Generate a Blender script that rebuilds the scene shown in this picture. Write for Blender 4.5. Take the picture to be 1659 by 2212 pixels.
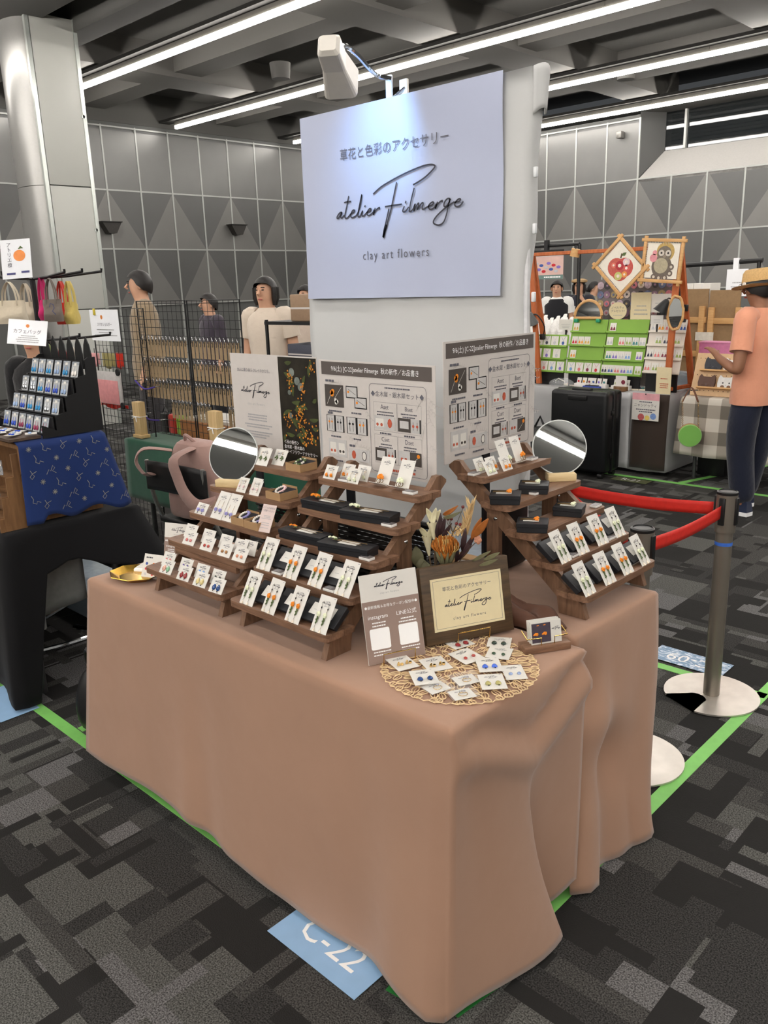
import bpy, bmesh, math, random
from mathutils import Vector, Matrix, Euler
V = Vector
PI = math.pi
for _o in list(bpy.data.objects): bpy.data.objects.remove(_o, do_unlink=True)
scene = bpy.context.scene
COL = scene.collection
random.seed(7)

# ---------------------------------------------------------------- camera
F_PX = 1781.9
CAM = V((0.93304, -1.09858, 1.55))
RT = V((0.72480, 0.68829, -0.03044)); UP = V((-0.16152, 0.21271, 0.96367)); FW = V((-0.66976, 0.69355, -0.26535))
cd = bpy.data.cameras.new('camera'); cd.sensor_fit = 'HORIZONTAL'; cd.sensor_width = 36.0
cd.lens = F_PX / 1659 * 36.0; cd.clip_start = 0.02; cd.clip_end = 200
cam = bpy.data.objects.new('camera', cd); COL.objects.link(cam)
cam.matrix_world = Matrix(((RT.x, UP.x, -FW.x, CAM.x), (RT.y, UP.y, -FW.y, CAM.y), (RT.z, UP.z, -FW.z, CAM.z), (0, 0, 0, 1)))
scene.camera = cam
# ---------------------------------------------------------------- world, exposure
w = bpy.data.worlds.new('world'); scene.world = w; w.use_nodes = True
w.node_tree.nodes['Background'].inputs[0].default_value = (0.9, 0.95, 1.0, 1)
w.node_tree.nodes['Background'].inputs[1].default_value = 0.05
scene.view_settings.view_transform = 'Standard'; scene.view_settings.look = 'None'
scene.view_settings.gamma = 1.0; scene.view_settings.use_curve_mapping = False
scene.view_settings.exposure = 0.28
TUBE_POWER = 30.0

def at(px, py, X=None, Y=None, Z=None, D=None):
    """a pixel of the photograph to the point where its ray meets a plane of the place"""
    d = RT * ((px - 829.5) / F_PX) + UP * ((1106 - py) / F_PX) + FW
    if X is not None: t = (X - CAM.x) / d.x
    elif Y is not None: t = (Y - CAM.y) / d.y
    elif Z is not None: t = (Z - CAM.z) / d.z
    else: t = D
    return CAM + d * t

# ---------------------------------------------------------------- materials
def lin(c):
    def f(u):
        u /= 255.0
        return u / 12.92 if u <= 0.04045 else ((u + 0.055) / 1.055) ** 2.4
    return (f(c[0]), f(c[1]), f(c[2]), 1.0)
MATS = {}
def mat(name, c, rough=0.6, metal=0.0, var=0.08, scale=40.0, bump=0.0, bscale=None, trans=0.0, alpha=1.0, emit=None, es=0.0, spec=0.5, sheen=0.0, ior=1.45):
    if name in MATS: return MATS[name]
    m = bpy.data.materials.new(name); m.use_nodes = True
    nt = m.node_tree; b = nt.nodes['Principled BSDF']; L = nt.links
    col = lin(c)
    b.inputs['Base Color'].default_value = col; b.inputs['Roughness'].default_value = rough
    b.inputs['Metallic'].default_value = metal
    b.inputs['Specular IOR Level'].default_value = spec
    b.inputs['IOR'].default_value = ior
    if sheen: b.inputs['Sheen Weight'].default_value = sheen
    if trans: b.inputs['Transmission Weight'].default_value = trans
    if alpha < 1: b.inputs['Alpha'].default_value = alpha
    if emit: b.inputs['Emission Color'].default_value = lin(emit); b.inputs['Emission Strength'].default_value = es
    tc = nt.nodes.new('ShaderNodeTexCoord')
    nz = nt.nodes.new('ShaderNodeTexNoise'); nz.inputs['Scale'].default_value = scale; nz.inputs['Detail'].default_value = 3
    L.new(tc.outputs['Object'], nz.inputs['Vector'])
    if var > 0:
        mr = nt.nodes.new('ShaderNodeMapRange'); mr.inputs[1].default_value = 0.3; mr.inputs[2].default_value = 0.7
        mr.inputs[3].default_value = 1 - var; mr.inputs[4].default_value = 1 + var
        L.new(nz.outputs['Fac'], mr.inputs[0])
        mx = nt.nodes.new('ShaderNodeMix'); mx.data_type = 'RGBA'; mx.blend_type = 'MULTIPLY'; mx.inputs[0].default_value = 1
        mx.inputs[6].default_value = col
        cb = nt.nodes.new('ShaderNodeCombineColor')
        for i in range(3): L.new(mr.outputs[0], cb.inputs[i])
        L.new(cb.outputs[0], mx.inputs[7]); L.new(mx.outputs[2], b.inputs['Base Color'])
    if bump > 0:
        n2 = nt.nodes.new('ShaderNodeTexNoise'); n2.inputs['Scale'].default_value = bscale or scale * 4; n2.inputs['Detail'].default_value = 4
        L.new(tc.outputs['Object'], n2.inputs['Vector'])
        bp = nt.nodes.new('ShaderNodeBump'); bp.inputs['Strength'].default_value = bump; bp.inputs['Distance'].default_value = 0.005
        L.new(n2.outputs['Fac'], bp.inputs['Height']); L.new(bp.outputs[0], b.inputs['Normal'])
    MATS[name] = m
    return m

def wood(name, c1, c2, axis=0, scale=9.0, stretch=14.0, rough=0.55):
    if name in MATS: return MATS[name]
    m = bpy.data.materials.new(name); m.use_nodes = True; nt = m.node_tree; L = nt.links; b = nt.nodes['Principled BSDF']
    b.inputs['Roughness'].default_value = rough
    tc = nt.nodes.new('ShaderNodeTexCoord'); mp = nt.nodes.new('ShaderNodeMapping')
    s = [stretch] * 3; s[axis] = 1.0
    mp.inputs['Scale'].default_value = s
    nz = nt.nodes.new('ShaderNodeTexNoise'); nz.inputs['Scale'].default_value = scale; nz.inputs['Detail'].default_value = 6; nz.inputs['Roughness'].default_value = 0.65
    nz.inputs['Distortion'].default_value = 0.6
    cr = nt.nodes.new('ShaderNodeValToRGB'); cr.color_ramp.elements[0].position = 0.32; cr.color_ramp.elements[1].position = 0.7
    cr.color_ramp.elements[0].color = lin(c1); cr.color_ramp.elements[1].color = lin(c2)
    L.new(tc.outputs['Object'], mp.inputs['Vector']); L.new(mp.outputs[0], nz.inputs['Vector'])
    L.new(nz.outputs['Fac'], cr.inputs['Fac']); L.new(cr.outputs['Color'], b.inputs['Base Color'])
    bp = nt.nodes.new('ShaderNodeBump'); bp.inputs['Strength'].default_value = 0.15; bp.inputs['Distance'].default_value = 0.002
    L.new(nz.outputs['Fac'], bp.inputs['Height']); L.new(bp.outputs[0], b.inputs['Normal'])
    MATS[name] = m
    return m

# ---------------------------------------------------------------- mesh builder
def frame(d, up=V((0, 0, 1))):
    d = d.normalized()
    if abs(d.dot(up)) > 0.98: up = V((1, 0, 0))
    a = d.cross(up).normalized(); b = a.cross(d).normalized()
    return a, b
class MB:
    def __init__(s, M=None): s.v = []; s.f = []; s.mi = []; s.sm = []; s.M = M
    def add(s, vs, fs, mi=0, smooth=False, M=None):
        o = len(s.v)
        for p in vs:
            p = V(p)
            if M is not None: p = M @ p
            if s.M is not None: p = s.M @ p
            s.v.append(p)
        for f in fs:
            s.f.append([i + o for i in f]); s.mi.append(mi); s.sm.append(smooth)
        return s
    def box(s, c, sz, mi=0, M=None):
        x, y, z = sz[0] / 2, sz[1] / 2, sz[2] / 2; c = V(c)
        vs = [c + V((a, b, d)) for d in (-z, z) for b in (-y, y) for a in (-x, x)]
        return s.add(vs, [(0, 2, 3, 1), (4, 5, 7, 6), (0, 1, 5, 4), (2, 6, 7, 3), (0, 4, 6, 2), (1, 3, 7, 5)], mi, False, M)
    def b2(s, lo, hi, mi=0, M=None):
        lo = V(lo); hi = V(hi)
        return s.box((lo + hi) / 2, [abs(hi[i] - lo[i]) for i in range(3)], mi, M)
    def rbox(s, c, sz, r=0.003, seg=2, mi=0, M=None):
        bm = bmesh.new(); bmesh.ops.create_cube(bm, size=1.0)
        for v in bm.verts: v.co = V((v.co.x * sz[0], v.co.y * sz[1], v.co.z * sz[2])) + V(c)
        bmesh.ops.bevel(bm, geom=list(bm.edges), offset=min(r, min(sz) * 0.49), segments=seg, affect='EDGES', profile=0.5)
        bm.verts.index_update()
        s.add([v.co.copy() for v in bm.verts], [[v.index for v in f.verts] for f in bm.faces], mi, True, M); bm.free()
        return s
    def ring(s, rings, closed=True, caps=True, mi=0, smooth=True, loop=False, M=None):
        n = len(rings[0]); vs = [p for r in rings for p in r]; fs = []
        K = len(rings)
        for k in range(K if loop else K - 1):
            k2 = (k + 1) % K
            for i in range(n if closed else n - 1):
                j = (i + 1) % n
                fs.append((k * n + i, k * n + j, k2 * n + j, k2 * n + i))
        if caps and closed and not loop:
            fs.append(tuple(range(n - 1, -1, -1))); fs.append(tuple((K - 1) * n + i for i in range(n)))
        return s.add(vs, fs, mi, smooth, M)
    def cyl(s, p0, p1, r0, r1=None, n=12, mi=0, caps=True, M=None):
        p0 = V(p0); p1 = V(p1); r1 = r0 if r1 is None else r1
        a, b = frame(p1 - p0)
        rs = [[p + a * (r * math.cos(2 * PI * i / n)) + b * (r * math.sin(2 * PI * i / n)) for i in range(n)] for p, r in ((p0, r0), (p1, r1))]
        return s.ring(rs, True, caps, mi, True, M=M)
    def tube(s, pts, r, n=6, mi=0, loop=False, M=None, flat=None):
        pts = [V(p) for p in pts]; K = len(pts); rs = []
        a = None
        for k in range(K):
            if loop: d = pts[(k + 1) % K] - pts[k - 1]
            else: d = pts[min(k + 1, K - 1)] - pts[max(k - 1, 0)]
            if d.length < 1e-9: d = V((0, 0, 1))
            d.normalize()
            if a is None: a, b = frame(d)
            else:
                a = a - d * a.dot(d)
                if a.length < 1e-6: a, b = frame(d)
                a.normalize(); b = d.cross(a)
            b = d.cross(a)
            rr = r[k] if isinstance(r, (list, tuple)) else r
            fl = flat if flat else 1.0
            rs.append([pts[k] + a * (rr * math.cos(2 * PI * i / n)) + b * (rr * fl * math.sin(2 * PI * i / n)) for i in range(n)])
        return s.ring(rs, True, True, mi, True, loop, M=M)
    def lathe(s, prof, n=20, mi=0, caps=True, M=None):
        rs = [[V((r * math.cos(2 * PI * i / n), r * math.sin(2 * PI * i / n), z)) for i in range(n)] for r, z in prof]
        return s.ring(rs, True, caps, mi, True, M=M)
    def prism(s, pts, z0, z1, mi=0, M=None, smi=None):
        n = len(pts)
        vs = [V((x, y, z0)) for x, y in pts] + [V((x, y, z1)) for x, y in pts]
        s.add(vs, [tuple(range(n - 1, -1, -1)), tuple(range(n, 2 * n))], mi, False, M)
        return s.add(vs, [(i, (i + 1) % n, n + (i + 1) % n, n + i) for i in range(n)], mi if smi is None else smi, False, M)
    def ball(s, c, r, nu=10, nv=7, mi=0, M=None):
        if not isinstance(r, (tuple, list, Vector)): r = (r, r, r)
        c = V(c); vs = [c + V((0, 0, -r[2]))]; fs = []
        for j in range(1, nv):
            t = -PI / 2 + PI * j / nv
            for i in range(nu):
                a = 2 * PI * i / nu
                vs.append(c + V((r[0] * math.cos(t) * math.cos(a), r[1] * math.cos(t) * math.sin(a), r[2] * math.sin(t))))
        vs.append(c + V((0, 0, r[2])))
        for i in range(nu): fs.append((0, 1 + (i + 1) % nu, 1 + i))
        for j in range(nv - 2):
            for i in range(nu):
                a = 1 + j * nu + i; b = 1 + j * nu + (i + 1) % nu
                fs.append((a, b, b + nu, a + nu))
        o = 1 + (nv - 2) * nu
        for i in range(nu): fs.append((o + i, o + (i + 1) % nu, len(vs) - 1))
        return s.add(vs, fs, mi, True, M)
    def grid(s, fn, nu, nv, mi=0, smooth=True, M=None, mfn=None):
        vs = [fn(i / nu, j / nv) for j in range(nv + 1) for i in range(nu + 1)]
        if mfn is None:
            return s.add(vs, [(j * (nu + 1) + i, j * (nu + 1) + i + 1, (j + 1) * (nu + 1) + i + 1, (j + 1) * (nu + 1) + i) for j in range(nv) for i in range(nu)], mi, smooth, M)
        o = len(s.v); s.add(vs, [], 0, smooth, M)
        for j in range(nv):
            for i in range(nu):
                s.f.append([o + j * (nu + 1) + i, o + j * (nu + 1) + i + 1, o + (j + 1) * (nu + 1) + i + 1, o + (j + 1) * (nu + 1) + i])
                s.mi.append(mfn((i + .5) / nu, (j + .5) / nv)); s.sm.append(smooth)
        return s
    def poly(s, pts, mi=0, M=None): return s.add(pts, [tuple(range(len(pts)))], mi, False, M)
    def stroke(s, pts, w, mi=0, M=None, z=0.0, close=False):
        """flat ribbon along 2-D points"""
        P = [V((p[0], p[1])) for p in pts]; K = len(P); vs = []
        for k in range(K):
            d = (P[(k + 1) % K] - P[k - 1]) if close else (P[min(k + 1, K - 1)] - P[max(k - 1, 0)])
            if d.length < 1e-9: d = V((1, 0))
            d.normalize(); n = V((-d.y, d.x)); ww = w[k] if isinstance(w, (list, tuple)) else w
            vs += [V((*(P[k] + n * ww / 2), z)), V((*(P[k] - n * ww / 2), z))]
        fs = [(2 * k, 2 * k + 1, 2 * ((k + 1) % K) + 1, 2 * ((k + 1) % K)) for k in range(K if close else K - 1)]
        return s.add(vs, fs, mi, False, M)
    def mesh(s, name, mats):
        me = bpy.data.meshes.new(name)
        me.from_pydata([tuple(v) for v in s.v], [], s.f)
        for m in (mats if isinstance(mats, (list, tuple)) else [mats]): me.materials.append(m)
        me.polygons.foreach_set('material_index', s.mi); me.polygons.foreach_set('use_smooth', s.sm)
        me.update()
        return me
    def build(s, name, mats, parent=None, loc=None, rot=None, subsurf=0, solid=0.0, sharp=True):
        me = s.mesh(name, mats)
        if sharp and any(s.sm):
            try: me.set_sharp_from_angle(angle=math.radians(40))
            except Exception: pass
        o = bpy.data.objects.new(name, me); COL.objects.link(o)
        if parent is not None: o.parent = parent
        if loc is not None: o.location = loc
        if rot is not None: o.rotation_euler = rot
        if solid:
            md = o.modifiers.new('solid', 'SOLIDIFY'); md.thickness = solid; md.offset = 0
        if subsurf:
            md = o.modifiers.new('sub', 'SUBSURF'); md.levels = subsurf; md.render_levels = subsurf
        return o
def tag(o, label=None, cat=None, group=None, kind=None):
    if label: o['label'] = label
    if cat: o['category'] = cat
    if group: o['group'] = group
    if kind: o['kind'] = kind
    return o
def thing(name, label, cat, loc=(0, 0, 0), rotz=0.0, group=None, M=None):
    o = bpy.data.objects.new(name, None); COL.objects.link(o); o.empty_display_size = 0.05
    if M is not None: o.matrix_world = M
    else: o.location = loc; o.rotation_euler = (0, 0, rotz)
    return tag(o, label, cat, group)
def struct(o): o['kind'] = 'structure'; return o
def copy_tree(o, parent=None):
    c = o.copy(); COL.objects.link(c); c.parent = parent
    for ch in list(o.children): copy_tree(ch, c)
    return c
def part(name, data, parent, M=None):
    o = bpy.data.objects.new(name, data); COL.objects.link(o); o.parent = parent
    if M is not None: o.matrix_local = M
    return o
def basis(x, y, z, o): # columns
    return Matrix(((x[0], y[0], z[0], o[0]), (x[1], y[1], z[1], o[1]), (x[2], y[2], z[2], o[2]), (0, 0, 0, 1)))
def T(*a): return Matrix.Translation(V(a))
def RZ(a): return Matrix.Rotation(a, 4, 'Z')
def RX(a): return Matrix.Rotation(a, 4, 'X')
def RY(a): return Matrix.Rotation(a, 4, 'Y')
def face_frame(o, xdir, normal):
    """frame with local x along xdir, z along normal, y upward in the plane"""
    x = V(xdir).normalized(); z = V(normal); z = (z - x * z.dot(x)).normalized(); y = z.cross(x)
    return basis(x, y, z, o)
def rrect(w, h, r, n=4):
    pts = []
    for cx, cy, a0 in ((w / 2 - r, h / 2 - r, 0), (-w / 2 + r, h / 2 - r, 90), (-w / 2 + r, -h / 2 + r, 180), (w / 2 - r, -h / 2 + r, 270)):
        for k in range(n + 1):
            a = math.radians(a0 + 90 * k / n); pts.append((cx + r * math.cos(a), cy + r * math.sin(a)))
    return pts
def circ(r, n=24, cx=0, cy=0, sy=1.0): return [(cx + r * math.cos(2 * PI * i / n), cy + r * sy * math.sin(2 * PI * i / n)) for i in range(n)]
def smooth_path(pts, k=4):
    P = [V(p) for p in pts]; out = []
    for i in range(len(P) - 1):
        p0 = P[max(i - 1, 0)]; p1 = P[i]; p2 = P[i + 1]; p3 = P[min(i + 2, len(P) - 1)]
        for j in range(k):
            t = j / k
            out.append(0.5 * ((2 * p1) + (p2 - p0) * t + (2 * p0 - 5 * p1 + 4 * p2 - p3) * t * t + (3 * p1 - p0 - 3 * p2 + p3) * t ** 3))
    out.append(P[-1]); return out
# ---------------------------------------------------------------- lettering
_txt = {}
def text_mesh(s, size, m, align='CENTER', spacing=1.0, xs=1.0, extrude=0.0):
    key = (s, size, m.name, align, spacing, xs)
    if key in _txt: return _txt[key]
    c = bpy.data.curves.new('lettering', 'FONT'); c.body = s; c.size = size; c.align_x = align; c.align_y = 'CENTER'
    c.space_character = spacing; c.resolution_u = 2
    o = bpy.data.objects.new('lettering', c); COL.objects.link(o)
    bpy.context.view_layer.update()
    me = bpy.data.meshes.new_from_object(o.evaluated_get(bpy.context.evaluated_depsgraph_get()))
    bpy.data.objects.remove(o, do_unlink=True); bpy.data.curves.remove(c)
    if xs != 1.0:
        for v in me.vertices: v.co.x *= xs
    me.materials.clear(); me.materials.append(m); me.name = 'lettering'
    _txt[key] = me
    return me
def text(s, size, m, parent, M, **k):
    return part('lettering', text_mesh(s, size, m, **k), parent, M)
LOGO = [
[(-0.454,-0.012),(-0.473,-0.015),(-0.493,-0.030),(-0.500,-0.043),(-0.488,-0.044),(-0.469,-0.031),(-0.452,-0.012),(-0.465,-0.037),(-0.456,-0.046),(-0.433,-0.030)],
[(-0.387,0.077),(-0.407,0.020),(-0.429,-0.035),(-0.422,-0.049),(-0.407,-0.049),(-0.374,-0.027)],
[(-0.430,0.042),(-0.398,0.044),(-0.367,0.043)],
[(-0.374,-0.027),(-0.349,-0.020),(-0.341,-0.010),(-0.356,-0.009),(-0.373,-0.027),(-0.375,-0.044),(-0.358,-0.050),(-0.322,-0.036),(-0.290,0.015),(-0.274,0.076),(-0.302,0.001),(-0.313,-0.041),(-0.308,-0.050),(-0.293,-0.044),(-0.272,-0.018),(-0.280,-0.041),(-0.270,-0.048),(-0.256,-0.043),(-0.235,-0.029),(-0.212,-0.025),(-0.200,-0.014),(-0.213,-0.011),(-0.231,-0.026),(-0.234,-0.042),(-0.218,-0.049),(-0.186,-0.034),(-0.175,-0.018)],
[(-0.247,0.011),(-0.254,0.002)],
[(-0.165,-0.010),(-0.183,-0.048),(-0.170,-0.030),(-0.147,-0.016),(-0.130,-0.011),(-0.133,-0.021)],
[(-0.179,0.068),(-0.110,0.103),(-0.001,0.136),(0.104,0.161),(0.206,0.179),(0.267,0.182),(0.301,0.173),(0.291,0.157),(0.235,0.123),(0.179,0.101),(0.138,0.089)],
[(0.012,0.116),(-0.008,0.057),(-0.038,-0.029),(-0.064,-0.088),(-0.086,-0.138),(-0.107,-0.182)],
[(-0.054,-0.023),(-0.081,-0.096),(-0.099,-0.142),(-0.107,-0.182)],
[(-0.078,-0.110),(-0.093,-0.143),(-0.106,-0.180)],
[(-0.086,-0.010),(-0.020,-0.008),(0.049,-0.007)],
[(0.069,-0.019),(0.055,-0.043),(0.064,-0.050),(0.081,-0.045),(0.102,-0.026)],
[(0.082,0.008),(0.076,-0.005)],
[(0.147,0.072),(0.122,0.009),(0.106,-0.045),(0.114,-0.052),(0.133,-0.042),(0.150,-0.014)],
[(0.154,-0.012),(0.140,-0.052),(0.156,-0.030),(0.175,-0.013),(0.179,-0.019),(0.167,-0.045),(0.189,-0.024),(0.207,-0.012),(0.212,-0.019),(0.204,-0.041),(0.213,-0.048),(0.244,-0.037),(0.279,-0.029),(0.289,-0.018),(0.276,-0.016),(0.254,-0.029),(0.251,-0.042),(0.266,-0.053),(0.291,-0.046),(0.310,-0.027)],
[(0.318,-0.016),(0.300,-0.052),(0.314,-0.032),(0.337,-0.018),(0.352,-0.013),(0.350,-0.022)],
[(0.409,-0.009),(0.388,-0.007),(0.367,-0.025),(0.364,-0.043),(0.379,-0.046),(0.397,-0.030),(0.409,-0.009),(0.394,-0.045),(0.381,-0.088),(0.360,-0.126),(0.329,-0.140),(0.295,-0.133),(0.286,-0.117),(0.312,-0.090),(0.361,-0.060),(0.409,-0.038),(0.439,-0.027)],
[(0.439,-0.031),(0.471,-0.027),(0.480,-0.017),(0.465,-0.016),(0.445,-0.030),(0.440,-0.044),(0.453,-0.053),(0.477,-0.050),(0.500,-0.030)]]

def logo_into(mb, w, lw=0.011, M=None, mi=0, z=0.0, k=3):
    for i, s in enumerate(LOGO):
        pts = smooth_path([(x * w, y * w) for x, y in s], k)
        t = lw * w * (1.9 if i == 9 else 1.0)
        mb.stroke(pts, t, mi, M, z)
# ================================================================ setting
WL, WB = -12.3, 13.2          # planes of the panelled walls
XR, YF = 15.0, -19.0            # the hall goes on behind the camera
ZC = 4.75
# --- carpet
def carpet_mat():
    m = bpy.data.materials.new('carpet'); m.use_nodes = True; nt = m.node_tree; L = nt.links; N = nt.nodes
    b = N['Principled BSDF']; b.inputs['Roughness'].default_value = 0.95; b.inputs['Specular IOR Level'].default_value = 0.15
    tc = N.new('ShaderNodeTexCoord')
    def cells(sx, sy, ox, oy):
        mp = N.new('ShaderNodeMapping'); mp.inputs['Scale'].default_value = (1 / sx, 1 / sy, 0); mp.inputs['Location'].default_value = (ox, oy, 0)
        L.new(tc.outputs['Object'], mp.inputs['Vector'])
        fl = N.new('ShaderNodeVectorMath'); fl.operation = 'FLOOR'; L.new(mp.outputs[0], fl.inputs[0])
        wn = N.new('ShaderNodeTexWhiteNoise'); wn.noise_dimensions = '2D'; L.new(fl.outputs[0], wn.inputs['Vector'])
        return wn
    def mth(op, a, bb):
        n = N.new('ShaderNodeMath'); n.operation = op
        for i, q in enumerate((a, bb)):
            if isinstance(q, (int, float)): n.inputs[i].default_value = q
            else: L.new(q, n.inputs[i])
        return n.outputs[0]
    base = cells(0.125, 0.17, 0.3, 0.1).outputs['Value']
    cur = base
    for k, (sx, sy, ox, oy, thr) in enumerate(((0.25, 0.115, 0.37, 0.7, 0.45), (0.0833, 0.25, 0.11, 0.35, 0.72), (0.25, 0.25, 0.6, 0.2, 0.7), (0.33, 0.045, 0.2, 0.55, 0.9), (0.042, 0.25, 0.8, 0.05, 0.92))):
        wn = cells(sx, sy, ox, oy)
        sel = mth('GREATER_THAN', wn.outputs['Value'], thr)
        sp = N.new('ShaderNodeSeparateColor'); L.new(wn.outputs['Color'], sp.inputs[0])
        mx = N.new('ShaderNodeMix'); mx.data_type = 'FLOAT'; L.new(sel, mx.inputs[0]); L.new(cur, mx.inputs[2]); L.new(sp.outputs[1], mx.inputs[3])
        cur = mx.outputs[0]
    cr = N.new('ShaderNodeValToRGB'); cr.color_ramp.interpolation = 'CONSTANT'
    cr.color_ramp.elements[0].position = 0; cr.color_ramp.elements[0].color = lin((42, 41, 40))
    cr.color_ramp.elements[1].position = 0.3; cr.color_ramp.elements[1].color = lin((56, 55, 54))
    for p, c in ((0.55, (70, 69, 67)), (0.75, (87, 87, 84)), (0.9, (102, 101, 101))):
        e = cr.color_ramp.elements.new(p); e.color = lin(c)
    L.new(cur, cr.inputs[0])
    sp_ = N.new('ShaderNodeTexNoise'); sp_.inputs['Scale'].default_value = 260; sp_.inputs['Detail'].default_value = 2; L.new(tc.outputs['Object'], sp_.inputs['Vector'])
    mr = N.new('ShaderNodeMapRange'); mr.inputs[1].default_value = 0.35; mr.inputs[2].default_value = 0.68; mr.inputs[3].default_value = 0.35; mr.inputs[4].default_value = 1.7
    L.new(sp_.outputs['Fac'], mr.inputs[0])
    gt = mth('GREATER_THAN', cur, 0.3)
    mm = N.new('ShaderNodeMix'); mm.data_type = 'FLOAT'; L.new(gt, mm.inputs[0]); mm.inputs[2].default_value = 1.0; L.new(mr.outputs[0], mm.inputs[3])
    cb = N.new('ShaderNodeCombineColor')
    for i in range(3): L.new(mm.outputs[0], cb.inputs[i])
    mx = N.new('ShaderNodeMix'); mx.data_type = 'RGBA'; mx.blend_type = 'MULTIPLY'; mx.inputs[0].default_value = 1
    L.new(cr.outputs[0], mx.inputs[6]); L.new(cb.outputs[0], mx.inputs[7]); L.new(mx.outputs[2], b.inputs['Base Color'])
    bp = N.new('ShaderNodeBump'); bp.inputs['Strength'].default_value = 0.4; bp.inputs['Distance'].default_value = 0.004
    L.new(sp_.outputs['Fac'], bp.inputs['Height']); L.new(bp.outputs[0], b.inputs['Normal'])
    return m
struct(MB().b2((WL - .3, YF - .3, -.1), (XR + .3, WB + 1.0, 0)).build('floor', carpet_mat()))
m_ceil = mat('ceiling_dark', (108, 107, 104), .8, var=.06, scale=.7)
m_beam = mat('beam_grey', (112, 110, 106), .75, var=.05, scale=.6)
m_soff = mat('soffit_grey', (90, 89, 86), .7, var=.05, scale=.5)
ce = struct(MB().b2((WL - .3, YF - .3, ZC), (XR + .3, WB + .8, ZC + .1)).build('ceiling', m_ceil))
bm_ = bpy.data.objects
def beam(lo, hi, m=m_beam, name='beam'): return MB().b2(lo, hi).build(name, m, ce)
for yy in (6.2, 8.8, 11.35): beam((WL, yy - .22, 4.42), (XR, yy + .22, ZC))
for xx in (-9.9, -6.1, -3.1, .2, 3.4): beam((xx - .3, 4.5, 4.36), (xx + .3, WB, ZC))
beam((WL, YF, 4.40), (XR, 3.6, ZC), m_soff, 'soffit')
beam((WL, 3.95, 4.32), (XR, 4.25, ZC), m_soff, 'soffit')
for yy in (4.95, 7.5, 10.1, 12.6): beam((WL, yy - .10, 4.31), (XR, yy + .10, 4.35), mat('channel_dark', (52, 51, 49), .8), 'light_channel')
beam((WL, 12.75, 4.28), (XR, WB + .7, 4.36), m_soff, 'soffit')
# sprinkler rose and small ceiling speaker
for px, py in ((1352, 162), (606, 160)):
    p = at(px, py, Z=4.3)
    tag(MB().cyl((p.x, p.y, 4.24), (p.x, p.y, 4.43), .12, .14, 20).build('ceiling_speaker', m_ceil), 'round dark speaker fixed up on the hall ceiling', 'speaker', 'ceiling speakers')
# --- light tubes
m_tube = mat('tube_light', (255, 250, 240), var=0, emit=(255, 249, 242), es=TUBE_POWER)
m_tubeh = mat('tube_housing', (120, 117, 110), .4, var=.03)
nrow = {4.95: 'the ceiling row that ends at the white column', 7.5: 'the ceiling row that passes behind the clip lamp', 10.1: 'the ceiling row one in from the windowed wall', 12.6: 'the ceiling row along the windowed wall'}
for yy in (-15.45, -12.9, -10.35, -7.8, -5.25, -2.7, -0.15, 2.4, 4.95, 7.5, 10.1, 12.6):
    zz = 4.2; L = 2.0 if yy > 4 else 8.9
    for k in range(13 if yy > 4 else 3):
        xa = -11.95 + k * L; xb = xa + L - .015
        if yy > 4 and k > 9: continue
        t = thing('light_tube', 'slim white fluorescent tube in ' + nrow.get(yy, 'a ceiling row over the near aisle'), 'ceiling light', ((xa + xb) / 2, yy, zz), 0, 'tubes of the ceiling light rows')
        mb = MB(); h = (xb - xa) / 2
        mb.b2((-h, -.026, -.014), (h, .026, .036)); mb.build('diffuser', m_tube, t)
        MB().b2((-h - .004, -.020, .036), (h + .004, .020, .10)).build('housing', m_tubeh, t)
# --- panelled walls
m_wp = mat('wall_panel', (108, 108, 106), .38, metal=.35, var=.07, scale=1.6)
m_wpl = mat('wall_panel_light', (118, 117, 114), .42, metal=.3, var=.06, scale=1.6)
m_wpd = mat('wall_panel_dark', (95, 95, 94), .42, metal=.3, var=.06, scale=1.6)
m_mul = mat('wall_joint', (168, 170, 166), .4, metal=.2, var=.03)
PW, PH, PT = .62, .93, .02
def panel_mesh(kind):
    w, h = PW / 2 - .014, PH / 2 - .012; mb = MB()
    if kind == 0: mb.b2((-w, -PT / 2, -h), (w, PT / 2, h))
    else:
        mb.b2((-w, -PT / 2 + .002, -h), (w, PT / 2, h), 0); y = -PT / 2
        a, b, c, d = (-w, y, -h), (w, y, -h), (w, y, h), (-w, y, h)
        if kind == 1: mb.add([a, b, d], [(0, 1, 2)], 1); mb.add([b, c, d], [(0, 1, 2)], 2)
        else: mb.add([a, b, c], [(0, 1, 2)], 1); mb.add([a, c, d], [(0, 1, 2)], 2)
    return mb.mesh('panel', [m_wp, m_wpl, m_wpd])
PM = [panel_mesh(k) for k in range(3)]
m_wall = mat('wall_back', (96, 97, 95), .5, var=.05, scale=1)
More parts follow.
